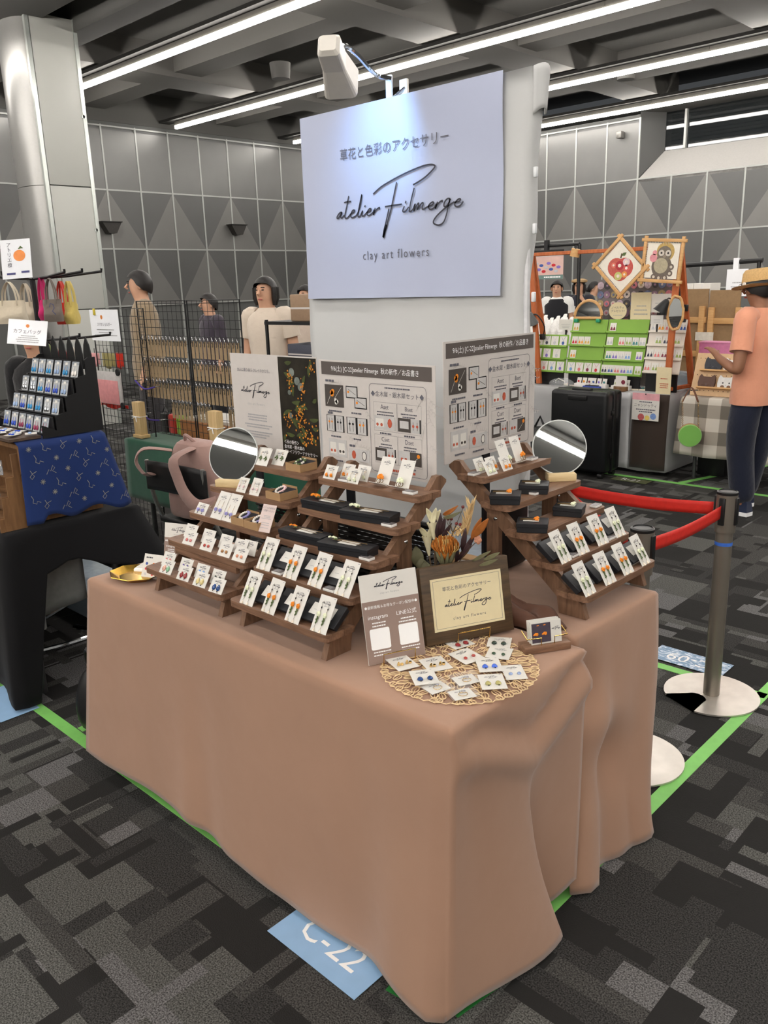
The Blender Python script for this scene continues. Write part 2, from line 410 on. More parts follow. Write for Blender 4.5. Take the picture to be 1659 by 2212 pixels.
def panelled(name, origin, ang, n0, n1, skip=None, ztop=4.24):
    """wall whose local x runs along it; origin is the foot of mullion 0 (an apex of the light triangles)"""
    mb = MB(); nw = n1 if not skip else NW
    mb.b2((n0 * PW, .012, 0), (nw * PW, .25, ztop))
    if skip: mb.b2((nw * PW, .012, 0), (n1 * PW, .25, 3.14))
    wl = struct(mb.build(name, m_wall)); wl.location = origin; wl.rotation_euler = (0, 0, ang)
    for k in range(n0, n1):
        for r in range(1, 4):
            if skip and skip(k, r): continue
            z = .405 + .93 * r + PH / 2
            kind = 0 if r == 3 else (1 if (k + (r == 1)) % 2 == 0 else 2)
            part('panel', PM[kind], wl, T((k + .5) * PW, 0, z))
    zt = 4.19
    for k in range(n0, n1 + 1):
        top = 3.2 if (skip and skip(k, 3) and skip(k - 1, 3)) else zt
        MB().b2((k * PW - .014, -.018, .2), (k * PW + .014, .01, top)).build('mullion', m_mul, wl)
    for z in (1.335, 2.265, 3.195, 4.17):
        e = n1
        if z > 4 and skip: e = NW
        MB().b2((n0 * PW, -.016, z - .012), (e * PW, .01, z + .012)).build('rail', m_mul, wl)
    return wl
ax = at(1243, 405, Y=WB).x
NW = int(round((at(1379.7, 300, Y=WB).x - ax) / PW))   # mullion where the high window begins
n0 = -int((ax - WL) / PW + .99)
wb = panelled('wall_back', (ax, WB, 0), 0, n0, 24, skip=lambda k, r: r == 3 and k >= NW)
ay = at(231, 413, X=WL).y
wl_ = panelled('wall_left', (WL, ay, 0), PI / 2, -36, int((WB - ay) / PW) + 1)
m_plain = mat('plain_wall', (205, 205, 202), .6, var=.04, scale=.8)
struct(MB().b2((XR, YF, 0), (XR + .2, WB, ZC)).build('wall_right', m_plain))
struct(MB().b2((WL, YF - .2, 0), (XR, YF, ZC)).build('wall_front', m_plain))
struct(MB().b2((WL - .2, YF, 4.24), (WL + .001, WB, ZC)).build('trim_1', m_soff))
# --- high window with shutter slats
xw = ax + NW * PW
m_sill = mat('sill_white', (166, 164, 160), .45, var=.03)
m_slat = mat('slat_dark', (72, 76, 76), .35, metal=.4, var=.04)
m_glass_d = mat('window_glass', (30, 34, 36), .03, var=0, alpha=.45, spec=.9)
wn = struct(MB().b2((xw + .02, WB + .62, 3.15), (XR, WB + .68, 4.3)).build('window_1', m_wall))
mb = MB(); mb.add([(xw + .02, WB - .01, 3.20), (XR, WB - .01, 3.20), (XR, WB + .45, 3.66), (xw + .25, WB + .45, 3.66), (xw + .02, WB - .01, 3.14), (XR, WB - .01, 3.14), (XR, WB + .6, 3.14), (xw + .25, WB + .6, 3.14), (XR, WB + .6, 3.66), (xw + .25, WB + .6, 3.66)],
       [(0, 1, 2, 3), (4, 7, 6, 5), (0, 4, 5, 1), (3, 2, 8, 9), (0, 3, 9, 7, 4)]); mb.build('window_sill', m_sill, wn)
mb = MB(); mb.add([(xw, WB - .01, 3.2), (xw + .25, WB + .45, 3.66), (xw + .25, WB + .45, 4.3), (xw, WB - .01, 4.3), (xw - .04, WB + .02, 3.2), (xw - .04, WB + .02, 4.3), (xw + .2, WB + .5, 3.66), (xw + .2, WB + .5, 4.3)],
       [(0, 1, 2, 3), (3, 2, 7, 5), (1, 6, 7, 2)]); mb.build('window_jamb', m_wpd, wn)
for k in range(10):
    z = 3.69 + k * .058
    MB().box((0, 0, 0), (XR - xw - .3, .012, .05)).build('slat', m_slat, wn, loc=((XR + xw) / 2 + .15, WB + .58, z), rot=(.5, 0, 0))
for xx in (xw + .62, xw + 2.6, xw + 4.6): MB().b2((xx - .02, WB + .40, 3.66), (xx + .02, WB + .46, 4.3)).build('window_mullion', m_mul, wn)
MB().b2((xw + .25, WB + .46, 3.66), (XR, WB + .47, 4.3)).build('pane', m_glass_d, wn)
p = at(1342, 292, Y=WB - .05)
tag(MB().rbox((p.x, WB - .09, p.z), (.1, .12, .11), .01).build('wall_sensor', mat('sensor_grey', (120, 118, 114), .4, metal=.5)), 'small grey box sensor high on the panelled wall beside the window', 'sensor')
# --- wall sconces
m_sc = mat('sconce_dark', (52, 50, 47), .45, metal=.3)
for px, py, lb in ((240, 490, 'dark tapered wall sconce beside the white column'), (514, 495, 'dark tapered wall sconce away from the white column, behind the booths')):
    p = at(px, py, X=WL + .12)
    s = thing('wall_sconce', lb, 'wall light', (WL + .1, p.y, p.z), PI / 2, 'wall sconces')
    o = [(-.17, .07), (.17, .07), (.07, -.1), (-.07, -.1)]
    mb = MB(); mb.prism(o, -.07, .07, M=RX(PI / 2)); mb.build('shade', m_sc, s)
    MB().b2((-.18, -.09, .07), (.18, .09, .085)).build('rim', mat('sconce_rim', (36, 35, 33), .5), s)
# --- column
m_col = mat('column_white', (188, 189, 183), .42, var=.03, scale=1.0)
m_colm = mat('column_steel', (150, 149, 146), .3, metal=.45, var=.02)
m_edge = mat('column_edge', (200, 205, 200), .25, metal=.6, var=.02)
cx1, cy0, cy1 = -8.45, 3.40, 3.98
co = struct(MB().b2((cx1 - .62, cy0 + .03, 0), (cx1 - .02, cy1 - .02, 4.45)).build('column', m_wall))
zs = [0.0, 1.9, 2.66, 4.45]
zs[2] = at(150, 402, X=cx1).z; zs[1] = zs[2] - 1.35
for a, b in zip(zs[:-1], zs[1:]):
    MB().rbox((cx1 - .01, (cy0 + cy1) / 2 + .02, (a + b) / 2), (.03, cy1 - cy0 - .08, b - a - .012), .004).build('panel', m_col, co)
    rs = [[V((cx1 - .35 + .62 * math.cos(math.radians(t)) * .5, cy0 + .06 - .16 * math.sin(math.radians(t)), z)) for t in range(0, 181, 12)] for z in (a + .003, b - .003)]
    mb = MB(); mb.ring(rs, closed=False, caps=False); mb.build('curved_panel', m_colm, co)
for yy in (cy0 + .03, cy1 - .01): MB().b2((cx1 - .03, yy - .025, 0), (cx1 + .012, yy + .018, 4.45)).build('edge_strip', m_edge, co)
for px, py in ((180, 252), (208, 497)):
    p = at(px, py, X=cx1 + .01); MB().cyl((cx1, p.y, p.z), (cx1 + .012, p.y, p.z), .02, n=10).build('fastener', m_edge, co)
# --- floor tapes and number sheets
m_tape = mat('green_tape', (132, 205, 105), .55, var=.05, scale=30)
m_tapeD = mat('dark_green_tape', (40, 118, 52), .5, var=.1, scale=30)
def tape(p0, p1, lb, w=.045, z=.0012, m=None):
    p0 = V((*p0, 0)); p1 = V((*p1, 0)); d = p1 - p0
    o = MB().box((0, 0, 0), (d.length, w, .0014)).build('floor_tape', m or m_tape, loc=((p0 + p1) / 2 + V((0, 0, z))), rot=(0, 0, math.atan2(d.y, d.x)))
    return tag(o, lb, 'tape')
tape((-3.2, .043), (.0, .043), 'long green tape strip on the carpet under the brown cloth front')
tape((-.014, .07), (-.014, 2.2), 'green tape strip on the carpet passing both steel stanchion bases')
tape((-.6, .96), (0, .96), 'short green tape strip meeting the long one by the cloth hem', .04)
tape((-1.79, .07), (-1.79, .5), 'short green tape branch on the carpet by the black bag', .04)
tape((-.9, 1.9), (.0, 1.92), 'green tape strip running under the wet-look blue number sheet', .045)
tape((.035, 1.86), (.2, 1.9), 'stubby green tape end past the far stanchion base', .08, .0026)
tape((-.15, .0), (.0, .02), 'overlapping dark green tape patch at the brown cloth corner', .05, .0026, m_tapeD)
tape((-.005, .03), (.02, .19), 'dark green tape piece lying under the cloth corner tip', .055, .0040, m_tapeD)
tape((-3.0, 4.93), (-.8, 4.95), 'thin green tape line in front of the suitcase booth', .05)
tape((-1.72, 4.97), (-1.35, 6.2), 'green tape line running under the checked tablecloth', .05)
tape((-4.5, 1.03), (-2.1, 1.03), 'green tape line on the carpet behind the pink backpack', .05)
m_blue = mat('sheet_blue', (150, 187, 224), .4, var=.04, scale=15)
m_white = mat('print_white', (250, 250, 250), .6, var=0)
def wave_mat():
    m = bpy.data.materials.new('sheet_ripple'); m.use_nodes = True; nt = m.node_tree; b = nt.nodes['Principled BSDF']; b.inputs['Roughness'].default_value = .3
    tc = nt.nodes.new('ShaderNodeTexCoord'); nz = nt.nodes.new('ShaderNodeTexNoise'); nz.inputs['Scale'].default_value = 45; nz.inputs['Distortion'].default_value = 1.5
    mp = nt.nodes.new('ShaderNodeMapping'); mp.inputs['Scale'].default_value = (.6, 1.6, 1)
    cr = nt.nodes.new('ShaderNodeValToRGB'); cr.color_ramp.elements[0].position = .5; cr.color_ramp.elements[0].color = lin((108, 146, 182)); cr.color_ramp.elements[1].position = .6; cr.color_ramp.elements[1].color = lin((215, 228, 240))
    nt.links.new(tc.outputs['Object'], mp.inputs[0]); nt.links.new(mp.outputs[0], nz.inputs['Vector']); nt.links.new(nz.outputs['Fac'], cr.inputs[0]); nt.links.new(cr.outputs[0], b.inputs['Base Color'])
    return m
def sheet(c, w, h, s, m, lb, rz=0, size=.1):
    t = thing('number_sheet', lb, 'floor sign', (c[0], c[1], .003), rz)
    MB().box((0, 0, .0005), (w, h, .001)).build('paper', m, t)
    if s: text(s, size, m_white, t, T(0, 0, .0018), xs=.95)
sheet((-.335, -.015), .31, .155, 'C-22', m_blue, 'pale blue paper sheet reading C-22 tucked under the cloth', 0, .105)
sheet((-.345, 2.03), .31, .14, 'C-09', wave_mat(), 'blue and white rippled paper sheet reading C-09', PI, .10)
sheet((-2.06, 4.82), .3, .12, 'R-21', mat('sheet_olive', (92, 96, 66), .4), 'dull olive sheet reading R-21 beside the black suitcase', 0, .09)
sheet((-2.22, -.03), .30, .15, None, m_blue, 'blank end of a pale blue sheet by the black tablecloth')
# ================================================================ main booth
TZ = .705
def fabric(name, c, rough=.85, weave=900, sheen=.25, var=.05, wr=6.0, wrs=.25):
    if name in MATS: return MATS[name]
    m = mat(name, c, rough, var=var, scale=3, sheen=sheen, spec=.2); nt = m.node_tree; L = nt.links; b = nt.nodes['Principled BSDF']
    tc = nt.nodes.new('ShaderNodeTexCoord'); n1 = nt.nodes.new('ShaderNodeTexNoise'); n1.inputs['Scale'].default_value = weave; n1.inputs['Detail'].default_value = 1
    n2 = nt.nodes.new('ShaderNodeTexNoise'); n2.inputs['Scale'].default_value = wr; n2.inputs['Detail'].default_value = 3
    L.new(tc.outputs['Object'], n1.inputs['Vector']); L.new(tc.outputs['Object'], n2.inputs['Vector'])
    b1 = nt.nodes.new('ShaderNodeBump'); b1.inputs['Strength'].default_value = .18; b1.inputs['Distance'].default_value = .001
    b2 = nt.nodes.new('ShaderNodeBump'); b2.inputs['Strength'].default_value = wrs; b2.inputs['Distance'].default_value = .02
    L.new(n1.outputs['Fac'], b1.inputs['Height']); L.new(n2.outputs['Fac'], b2.inputs['Height'])
    L.new(b2.outputs[0], b1.inputs['Normal']); L.new(b1.outputs[0], b.inputs['Normal'])
    return m
m_brown = fabric('brown_cloth', (166, 130, 108))
m_tabletop = mat('table_laminate', (190, 186, 178), .5)
m_leg = mat('table_leg', (90, 90, 92), .35, metal=.6)
m_chrome = mat('chrome', (205, 208, 212), .12, metal=1.0, var=.02)
def table(name, lb, lo, hi, z, leg=None, inset=.06, group=None):
    t = thing(name, lb, 'table', ((lo[0] + hi[0]) / 2, (lo[1] + hi[1]) / 2, 0), group=group)
    w, d = (hi[0] - lo[0]) / 2, (hi[1] - lo[1]) / 2
    MB().rbox((0, 0, z - .015), (2 * w, 2 * d, .03), .006).build('tabletop', m_tabletop, t)
    for sx in (-1, 1):
        for sy in (-1, 1): MB().cyl((sx * (w - inset), sy * (d - inset), 0), (sx * (w - inset), sy * (d - inset), z - .03), .014, n=10).build('leg', leg or m_leg, t)
    return t
table('folding_table', 'narrow folding table hidden under the front brown tablecloth', (-1.39, .03), (-.005, .49), TZ - .006)
table('folding_table', 'small folding table hidden under the brown cloth of the side counter', (-.50, .655), (-.05, .95), TZ - .006)

def skirt(name, lb, P, corner_n, fn, m, z, rows=26, group=None, inset=.05, cat='tablecloth', solid=.003):
    """draped cloth: closed perimeter P of 2-D points; fn(s_index, point, normal, w) -> point for the hanging part"""
    n = len(P); N = []
    for i in range(n):
        d = (P[(i + 1) % n] - P[i - 1]); d.normalize(); N.append(V((d.y, -d.x)))
    for _ in range(corner_n):
        N = [(N[i - 1] + N[i] * 2 + N[(i + 1) % n]).normalized() for i in range(n)]
    rings = []
    c = sum(P, V((0, 0))) / n
    hx, hy = max(abs(p.x - c.x) for p in P), max(abs(p.y - c.y) for p in P)
    ins_pt = lambda p, d: V((c.x + (p.x - c.x) * (1 - d / hx), c.y + (p.y - c.y) * (1 - d / hy)))
    for f in (.02, .3, .6, .85): rings.append([V((*(c + (ins_pt(P[i], inset) - c) * f), z)) for i in range(n)])
    for ins, zz in ((inset, z), (.012, z), (.003, z - .002), (-.003, z - .010)):
        rings.append([V((*ins_pt(P[i], ins), zz)) for i in range(n)])
    for r in range(1, rows + 1):
        w = r / rows
        rings.append([fn(i, P[i], N[i], w) for i in range(n)])
    mb = MB(); mb.ring(rings, True, False); mb.f.append(list(range(n))[::-1]); mb.mi.append(0); mb.sm.append(True)
    o = mb.build(name, m, sharp=False)
    if solid:
        md = o.modifiers.new('solid', 'SOLIDIFY'); md.thickness = solid; md.offset = 1
    return tag(o, lb, cat, group)
def path(pts, step=.03):
    out = []
    for a, b in zip(pts, pts[1:] + pts[:1]):
        a = V(a); b = V(b); k = max(1, int((b - a).length / step))
        for i in range(k): out.append(a + (b - a) * (i / k))
    return out
def interp(tab, x):
    if x <= tab[0][0]: return tab[0][1]
    for (a, u), (b, v) in zip(tab, tab[1:]):
        if x <= b:
            t = (x - a) / (b - a); t = t * t * (3 - 2 * t); return u + (v - u) * t
    return tab[-1][1]
def g(x, c, s): return math.exp(-((x - c) / s) ** 2)
# ---- front cloth: hem heights and folds read from the photo
HEM_F = [(-1.6, .075), (-1.36, .06), (-1.13, .075), (-.92, .06), (-.73, .04), (-.55, .03), (-.39, .016), (-.27, .016), (-.14, .03), (0, .006)]
CONE = smooth_path([(.004, -.030), (.030, .06), (.060, .18), (.078, .29), (.070, .375), (.030, .385), (-.020, .32), (-.055, .22), (-.055, .25), (-.025, .36), (.005, .45), (.022, .52)], 12)
def cloth1(i, p, n, w):
    zt = TZ - .012
    if n.y < -.6 and p.x < -.02:                                   # front
        zh = interp(HEM_F, p.x); out = .003 + .02 * w
        u = (p.x + 1.41) / 1.43
        out += w * (.006 * math.sin(p.x * 9 + 1) + .012 * g(p.x, -.93, .05) * w - .012 * g(p.x, -.85, .06))
        out += .030 * w * w * g(p.x, -.1, .16) - .022 * w * g(p.x, -.23, .08)
        fl = -.11 * w * max(0, 1 - u / .4) ** 1.5                    # left end flares outward
        return V((p.x + n.x * out + fl, p.y - out, zt + (zh - zt) * w))
    if n.x > .2 or (n.y < 0 and p.x > -.021):                       # right end with the corner cone
        y = p.y
        zh = interp([(0, .003), (.06, .020), (.14, .012), (.22, .006), (.40, .012), (.46, .03), (.52, .06)], y)
        out = .004 + .018 * w
        corner = g(y, .0, .05)
        out += corner * (.035 * w - .03 * w * w)
        yc = .10 + .05 * w
        out -= .085 * (w ** 1.1) * g(y, yc, .055) * (1 - .35 * w)     # deep valley behind the cone
        out += .070 * max(0, w - .25) ** 1.3 * g(y, .27 + .04 * w, .10) # belly that puddles at the hem
        out -= .055 * max(0, w - .55) * g(y, .41, .07) * 2.0
        out += .018 * w * g(y, .47, .04)
        ws = .045 + .16 * g(y, .30, .16) + .02                          # swag under the top edge
        out += .020 * g(w, ws + .03, .05) * min(1, y / .06) - .014 * g(w, ws - .075, .03) * min(1, y / .08)
        f = min(1.0, max(0.0, y / .52)); BP = CONE[min(len(CONE) - 1, int(f * (len(CONE) - 1)))]; k = w ** 1.5
        sw = (.022 * g(w, ws + .03, .05) * min(1, y / .06) - .016 * g(w, ws - .075, .03) * min(1, y / .08)) + .004 + .012 * math.sin(PI * w) * g(y, .3, .12) - .05 * w * (1 - w) * g(y, .075, .035)
        q = V((p.x + sw, p.y)) * (1 - k) + V((BP.x, BP.y)) * k
        return V((q.x, q.y, zt + (zh - zt) * w))
        nx = V((max(.15, n.x), min(0, n.y))).normalized()
        q = V((p.x, p.y)) + nx * out
        q.y -= .03 * corner * w
        return V((q.x - .03 * w * g(y, .0, .2), q.y, zt + (zh - zt) * w))
    drop = .35 if n.y > .5 else .62
    return V((p.x + n.x * (.004 + .012 * w * math.sin(p.y * 18)) - (.10 * w if n.x < -.5 else 0), p.y + n.y * .006, zt - drop * w))
skirt('tablecloth', 'taupe brown tablecloth draped to the floor over the front table', path([(-1.41, .51), (-1.41, .0), (.018, .02), (.02, .52)], .013), 2, cloth1, m_brown, TZ, 30)
def cloth2(i, p, n, w):
    zt = TZ - .012
    if n.x > .2:
        y = p.y
        zh = interp([(.5, .03), (.6, .006), (.8, .004), (.92, .02), (1.0, .05)], y)
        out = .004 + .040 * w + .020 * w * math.sin((y - .56) * 23 + 1.2 * w) + .012 * math.sin(y * 41 + 3 * w) * w
        out += .03 * g(w, .30 + .5 * (y - .56), .12) * g(y, .66, .12) - .03 * g(w, .2, .12) * g(y, .60, .05)
        out -= .035 * g(w, .55, .16) * g(y, .72, .07); out += .045 * max(0, w - .55) * g(y, .78, .16)
        return V((p.x + n.x * out, p.y + n.y * out + .03 * (w ** 2) * (y > .8) * math.sin(w * 6), zt + (zh - zt) * w))
    if n.y > .5:
        out = .004 + .02 * w * math.sin(p.x * 30)
        return V((p.x, p.y + out, zt + (.05 - zt) * w))
    return V((p.x + n.x * .01, p.y + n.y * (.004), zt - .5 * w))
skirt('tablecloth', 'second brown tablecloth hanging over the side counter behind the front table', path([(-.52, .97), (-.52, .645), (-.03, .555), (-.02, .975)], .022), 2, cloth2, m_brown, TZ, 28)
# bunched dark brown cloth between the counters
m_brown_d = fabric('dark_brown_satin', (96, 66, 52), .5, sheen=.1, wr=9, wrs=.5)
def bunch(u, v):
    x = -.34 + .25 * u; y = .505 + .105 * v
    h = .004 + .045 * (math.sin(PI * u) * math.sin(PI * v)) ** .7 * (1 + .35 * math.sin(u * 13 + v * 4) + .25 * math.sin(v * 9 - u * 8))
    return V((x + .02 * math.sin(v * 9), y + .015 * math.sin(u * 11), TZ + .003 + max(0, h) * (0 if u in (0, 1) or v in (0, 1) else 1)))
tag(MB().grid(bunch, 34, 20).build('bunched_cloth', m_brown_d, solid=.003, sharp=False), 'dark brown satin cloth bunched up behind the wooden sign', 'cloth')

# ---- banner stand
m_sheet = fabric('white_sheet', (196, 197, 196), .8, sheen=.1, wr=3.5, wrs=.3, var=.02)
BX0, BX1, BY, BZ = -1.578, -.56, 1.14, 2.150
bs = thing('banner_stand', 'tall display stand covered in a white sheet behind the table', 'display stand', ((BX0 + BX1) / 2, BY, 0))
hw = (BX1 - BX0) / 2
mb = MB()
for sx in (-1, 1): mb.cyl((sx * (hw - .02), 0, 0), (sx * (hw - .02), 0, BZ - .01), .011, n=8)
mb.cyl((-hw + .02, 0, BZ - .012), (hw - .02, 0, BZ - .012), .011, n=8)
mb.build('pole', mat('stand_pole', (220, 220, 222), .3, metal=.2), bs)
P = path([(-hw, .018), (-hw, -.018), (hw, -.018), (hw + .01, .02)], .03)
def sheet_fn():
    n = len(P); rings = []
    for r in range(40):
        w = r / 39; ring = []
        for i, p in enumerate(P):
            front = p.y < 0; u = (p.x + hw) / (2 * hw)
            sag = .018 * math.sin(PI * u) * (1 - u) * 1.5 if r == 0 else 0
            z = BZ - sag - .004 - (BZ - .30) * w
            yo = .010 * math.sin(u * 9 + 2 * w) * (.25 + w) + .006 * math.sin(u * 23 + w * 4) * w
            yo += .012 * math.sin(w * 40 - u * 3) * g(w, .40, .06) * (.6 if front else 0)
            xo = .006 * math.sin(w * 11) * abs(u - .5) * 2
            if u > .95: xo += .005 * math.sin(w * 33) - .022 * min(1, w * 3)
            ring.append(V((p.x + xo, p.y + (yo if not front else min(yo * .35, .004)) - (.004 if front else 0), z)))
        rings.append(ring)
    return rings
rs = sheet_fn(); mb = MB(); mb.ring(rs, True, False); k = len(P); mb.f.append(list(range(k))); mb.mi.append(0); mb.sm.append(False)
mb.build('sheet', m_sheet, bs, sharp=False)
mb = MB()                                              # loose corner flap of the sheet
def flap(u, v): return V((hw + .006 + .035 * math.sin(u * PI) * (1 - v * .3), -.02 + .06 * u, BZ - .004 - .02 * u - .13 * v * (1 - .3 * u) + .012 * math.sin(u * 5)))
mb.grid(flap, 10, 8); mb.build('corner_flap', m_sheet, bs, solid=.002, sharp=False)
for zz in (1.86, 1.70, 1.50): MB().rbox((hw + .014, -.012, zz), (.012, .012, .03), .003).build('clip', mat('clip_clear', (225, 228, 230), .2, var=0), bs)
# ---- paper banner
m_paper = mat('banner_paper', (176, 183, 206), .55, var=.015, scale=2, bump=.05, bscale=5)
m_ink = mat('print_dark', (52, 52, 62), .6, var=0)
m_ink2 = mat('print_grey', (96, 96, 106), .6, var=0)
bp = thing('paper_banner', 'white paper banner with handwritten-style shop name lit by the clip lamp', 'banner')
pl, pr, pz0, pz1 = -1.567, -.651, 1.506, 2.150
YB = BY - .032
bp.location = ((pl + pr) / 2, YB, (pz0 + pz1) / 2)
bw, bh = (pr - pl) / 2, (pz1 - pz0) / 2
def paper(u, v):
    x = -bw + 2 * bw * u; z = -bh + 2 * bh * v
    y = -.0028 * math.sin(u * 6) * (1 - v) - .010 * (1 - v) ** 8 * (.4 + .6 * math.sin(u * 14) ** 2) - .004 * u ** 8 * math.sin(v * 9)
    return V((x, y, z))
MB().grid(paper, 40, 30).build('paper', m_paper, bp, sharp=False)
MF = lambda x, z, y=-.0048: basis((1, 0, 0), (0, 0, 1), (0, -1, 0), (x, y, z))
cxp, czp = (pl + pr) / 2, (pz0 + pz1) / 2
mb = MB(); LGx = at(870, 437, Y=BY); logo_into(mb, .586, .0092, M=MF(LGx.x - cxp, LGx.z - .006 - czp), k=5); mb.build('logo', m_ink, bp)
q_ = at(861, 320, Y=BY); text('草花と色彩のアクセサリー', .0425, m_ink2, bp, MF(q_.x - cxp, q_.z - czp), spacing=1.02, xs=.98)
q_ = at(868, 549, Y=BY); text('clay art flowers', .043, m_ink2, bp, MF(q_.x - cxp, q_.z - czp), spacing=1.3, xs=.86)
# ---- clip lamp
m_lampw = mat('lamp_white', (214, 209, 200), .35, var=.02)
m_clipw = mat('lamp_clip', (210, 216, 226), .3, var=.02)
lc = V((at(850, 170, Y=BY).x, BY, BZ - .010))
lamp = thing('clip_lamp', 'white clip-on lamp with bent chrome neck fixed on the banner top', 'lamp', lc)
MB().rbox((0, -.022, .035), (.026, .010, .09), .003).build('clip', m_clipw, lamp)
MB().rbox((.032, .016, .030), (.034, .012, .075), .003).build('clip', m_lampw, lamp)
MB().cyl((-.01, -.02, .0), (.04, .012, .04), .005, n=8).build('hinge', m_chrome, lamp)
LP = [at(*q, Y=yy) - lc for q, yy in (((845, 170), 1.11), ((815, 163), 1.07), ((795, 145), 1.0), ((775, 122), .93), ((757, 106), .87), ((745, 99), .82), ((736, 104), .79))]
MB().tube(smooth_path(LP, 5), .0075, 8).build('neck', m_chrome, lamp)
pa = at(708, 92, Y=.72) - lc; pb = at(738, 180, Y=.86) - lc        # head axis: back cap -> mouth, aimed at the banner
ax_ = (pb - pa); L_ = ax_.length; ax_.normalize()
xh = ax_.cross(V((0, 0, 1))).normalized(); yh = xh.cross(ax_)
MH = basis(xh, yh, ax_, pa)
def sq(r, z, k=.32):
    pts = rrect(2 * r, 2 * r, r * k, 3); return [V((x, y, z)) for x, y in pts]
mb = MB(); mb.ring([sq(.024, 0), sq(.033, .013), sq(.035, L_ * .45), sq(.052, L_), sq(.049, L_), sq(.031, L_ * .5)], True, False, smooth=False, M=MH); mb.f.append(list(range(len(sq(.02, 0))))[::-1]); mb.mi.append(0); mb.sm.append(False)
mb.build('lamp_head', m_lampw, lamp)
mb = MB()
for dx in (-.03, -.01, .01, .03): mb.add([MH @ V((dx * .9, .0375, L_ * .5)), MH @ V((dx * .9 + .0015, .0375, L_ * .5)), MH @ V((dx * 1.1 + .0015, .0535, L_ * .98)), MH @ V((dx * 1.1, .0535, L_ * .98))], [(0, 1, 2, 3)])
mb.build('rib', m_chrome, lamp)
MB().cyl(MH @ V((0, 0, L_ * .52)), MH @ V((0, 0, L_ * .6)), .02, n=16).build('bulb', mat('bulb', (210, 228, 255), var=0, emit=(190, 216, 255), es=8), lamp)
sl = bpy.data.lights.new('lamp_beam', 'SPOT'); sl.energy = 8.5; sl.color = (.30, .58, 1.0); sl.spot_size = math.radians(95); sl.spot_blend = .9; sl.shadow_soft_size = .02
so = bpy.data.objects.new('lamp_beam', sl); COL.objects.link(so); so.parent = lamp
tgt = V((at(862, 300, Y=BY).x, BY - .03, at(862, 300, Y=BY).z)) - lc; src = MH @ V((0, 0, L_ * .66)); d = (tgt - src).normalized()
so.matrix_local = Matrix.Translation(src) @ d.to_track_quat('-Z', 'Y').to_matrix().to_4x4()
MB().cyl(V((-.03, .0, -.01)), V((-.022, .0, .02)), .0018, n=6).build('cord', m_lampw, lamp)

# ---- stepped wooden stands
m_wal = wood('walnut', (100, 72, 54), (148, 112, 88), 0, 7, 12, .5)
m_wale = wood('walnut_side', (96, 70, 52), (140, 106, 82), 2, 7, 9, .5)
SW = .375
def shelf_mesh():
    w, d, t, r = SW / 2, .092, .017, .016
    o = [(-w, d), (-w, r)] + [(-w + r - r * math.cos(a), r - r * math.sin(a)) for a in (.4, .8, 1.2)] + [(-w + r, 0), (w - r, 0)] + [(w - r + r * math.sin(a), r - r * math.cos(a)) for a in (.4, .8, 1.2)] + [(w, r), (w, d)]
    o1 = [(x, min(y, d * .62)) for x, y in o]
    mb = MB(); mb.prism(o1, 0, t)
    mb.b2((-w, d * .64, 0), (w, d, t - .0008)); mb.b2((-w + .002, d * .60, 0), (w - .002, d * .66, t - .004))
    return mb.mesh('shelf', m_wal)
SHELF = shelf_mesh()
def board_mesh():
    pr = [(.015, 0), (.095, 0), (.103, .045), (.462, .345), (.462, .352), (.443, .366), (.425, .366), (.405, .345), (.028, .038)]
    mb = MB(); mb.prism([(y, z) for y, z in pr], -.009, .009, M=Matrix(((0, 0, 1, 0), (1, 0, 0, 0), (0, 1, 0, 0), (0, 0, 0, 1))))
    return mb.mesh('side_board', m_wale)
BOARD = board_mesh()
POST = MB().b2((-.009, .305, 0), (.009, .345, .235)).mesh('rear_leg', m_wale)
SCREW = MB().cyl((-.0125, .300, .222), (.0125, .300, .222), .005, n=8).mesh('screw', m_chrome)
STEP_Y, STEP_Z, Z0 = .081, .0658, .055
def stand(lb, loc, rz):
    t = thing('stepped_stand', lb, 'display stand', loc, rz, 'stepped wooden stands')
    for k in range(5): part('shelf', SHELF, t, T(0, STEP_Y * k, Z0 + STEP_Z * k))
    for sx in (-1, 1):
        part('side_board', BOARD, t, T(sx * .158, 0, 0)); part('rear_leg', POST, t, T(sx * .138, 0, 0)); part('screw', SCREW, t, T(sx * .158, 0, 0))
    MB().b2((-.149, .085, .10), (.149, .097, .118)).build('cross_bar', m_wal, t)
    return t
TT = TZ + .0005
SA = stand('five-step walnut stand holding gemstone earring cards and paper ring boxes', (-.979, .058, TT), 0)
SB = stand('five-step walnut stand holding orange flower cards and flat black hairpin boxes', (-.5685, .058, TT), 0)
SC = stand('five-step walnut stand on the side counter by the red belt barrier', (-.048, .832, TT), PI / 2)
bpy.context.view_layer.update()
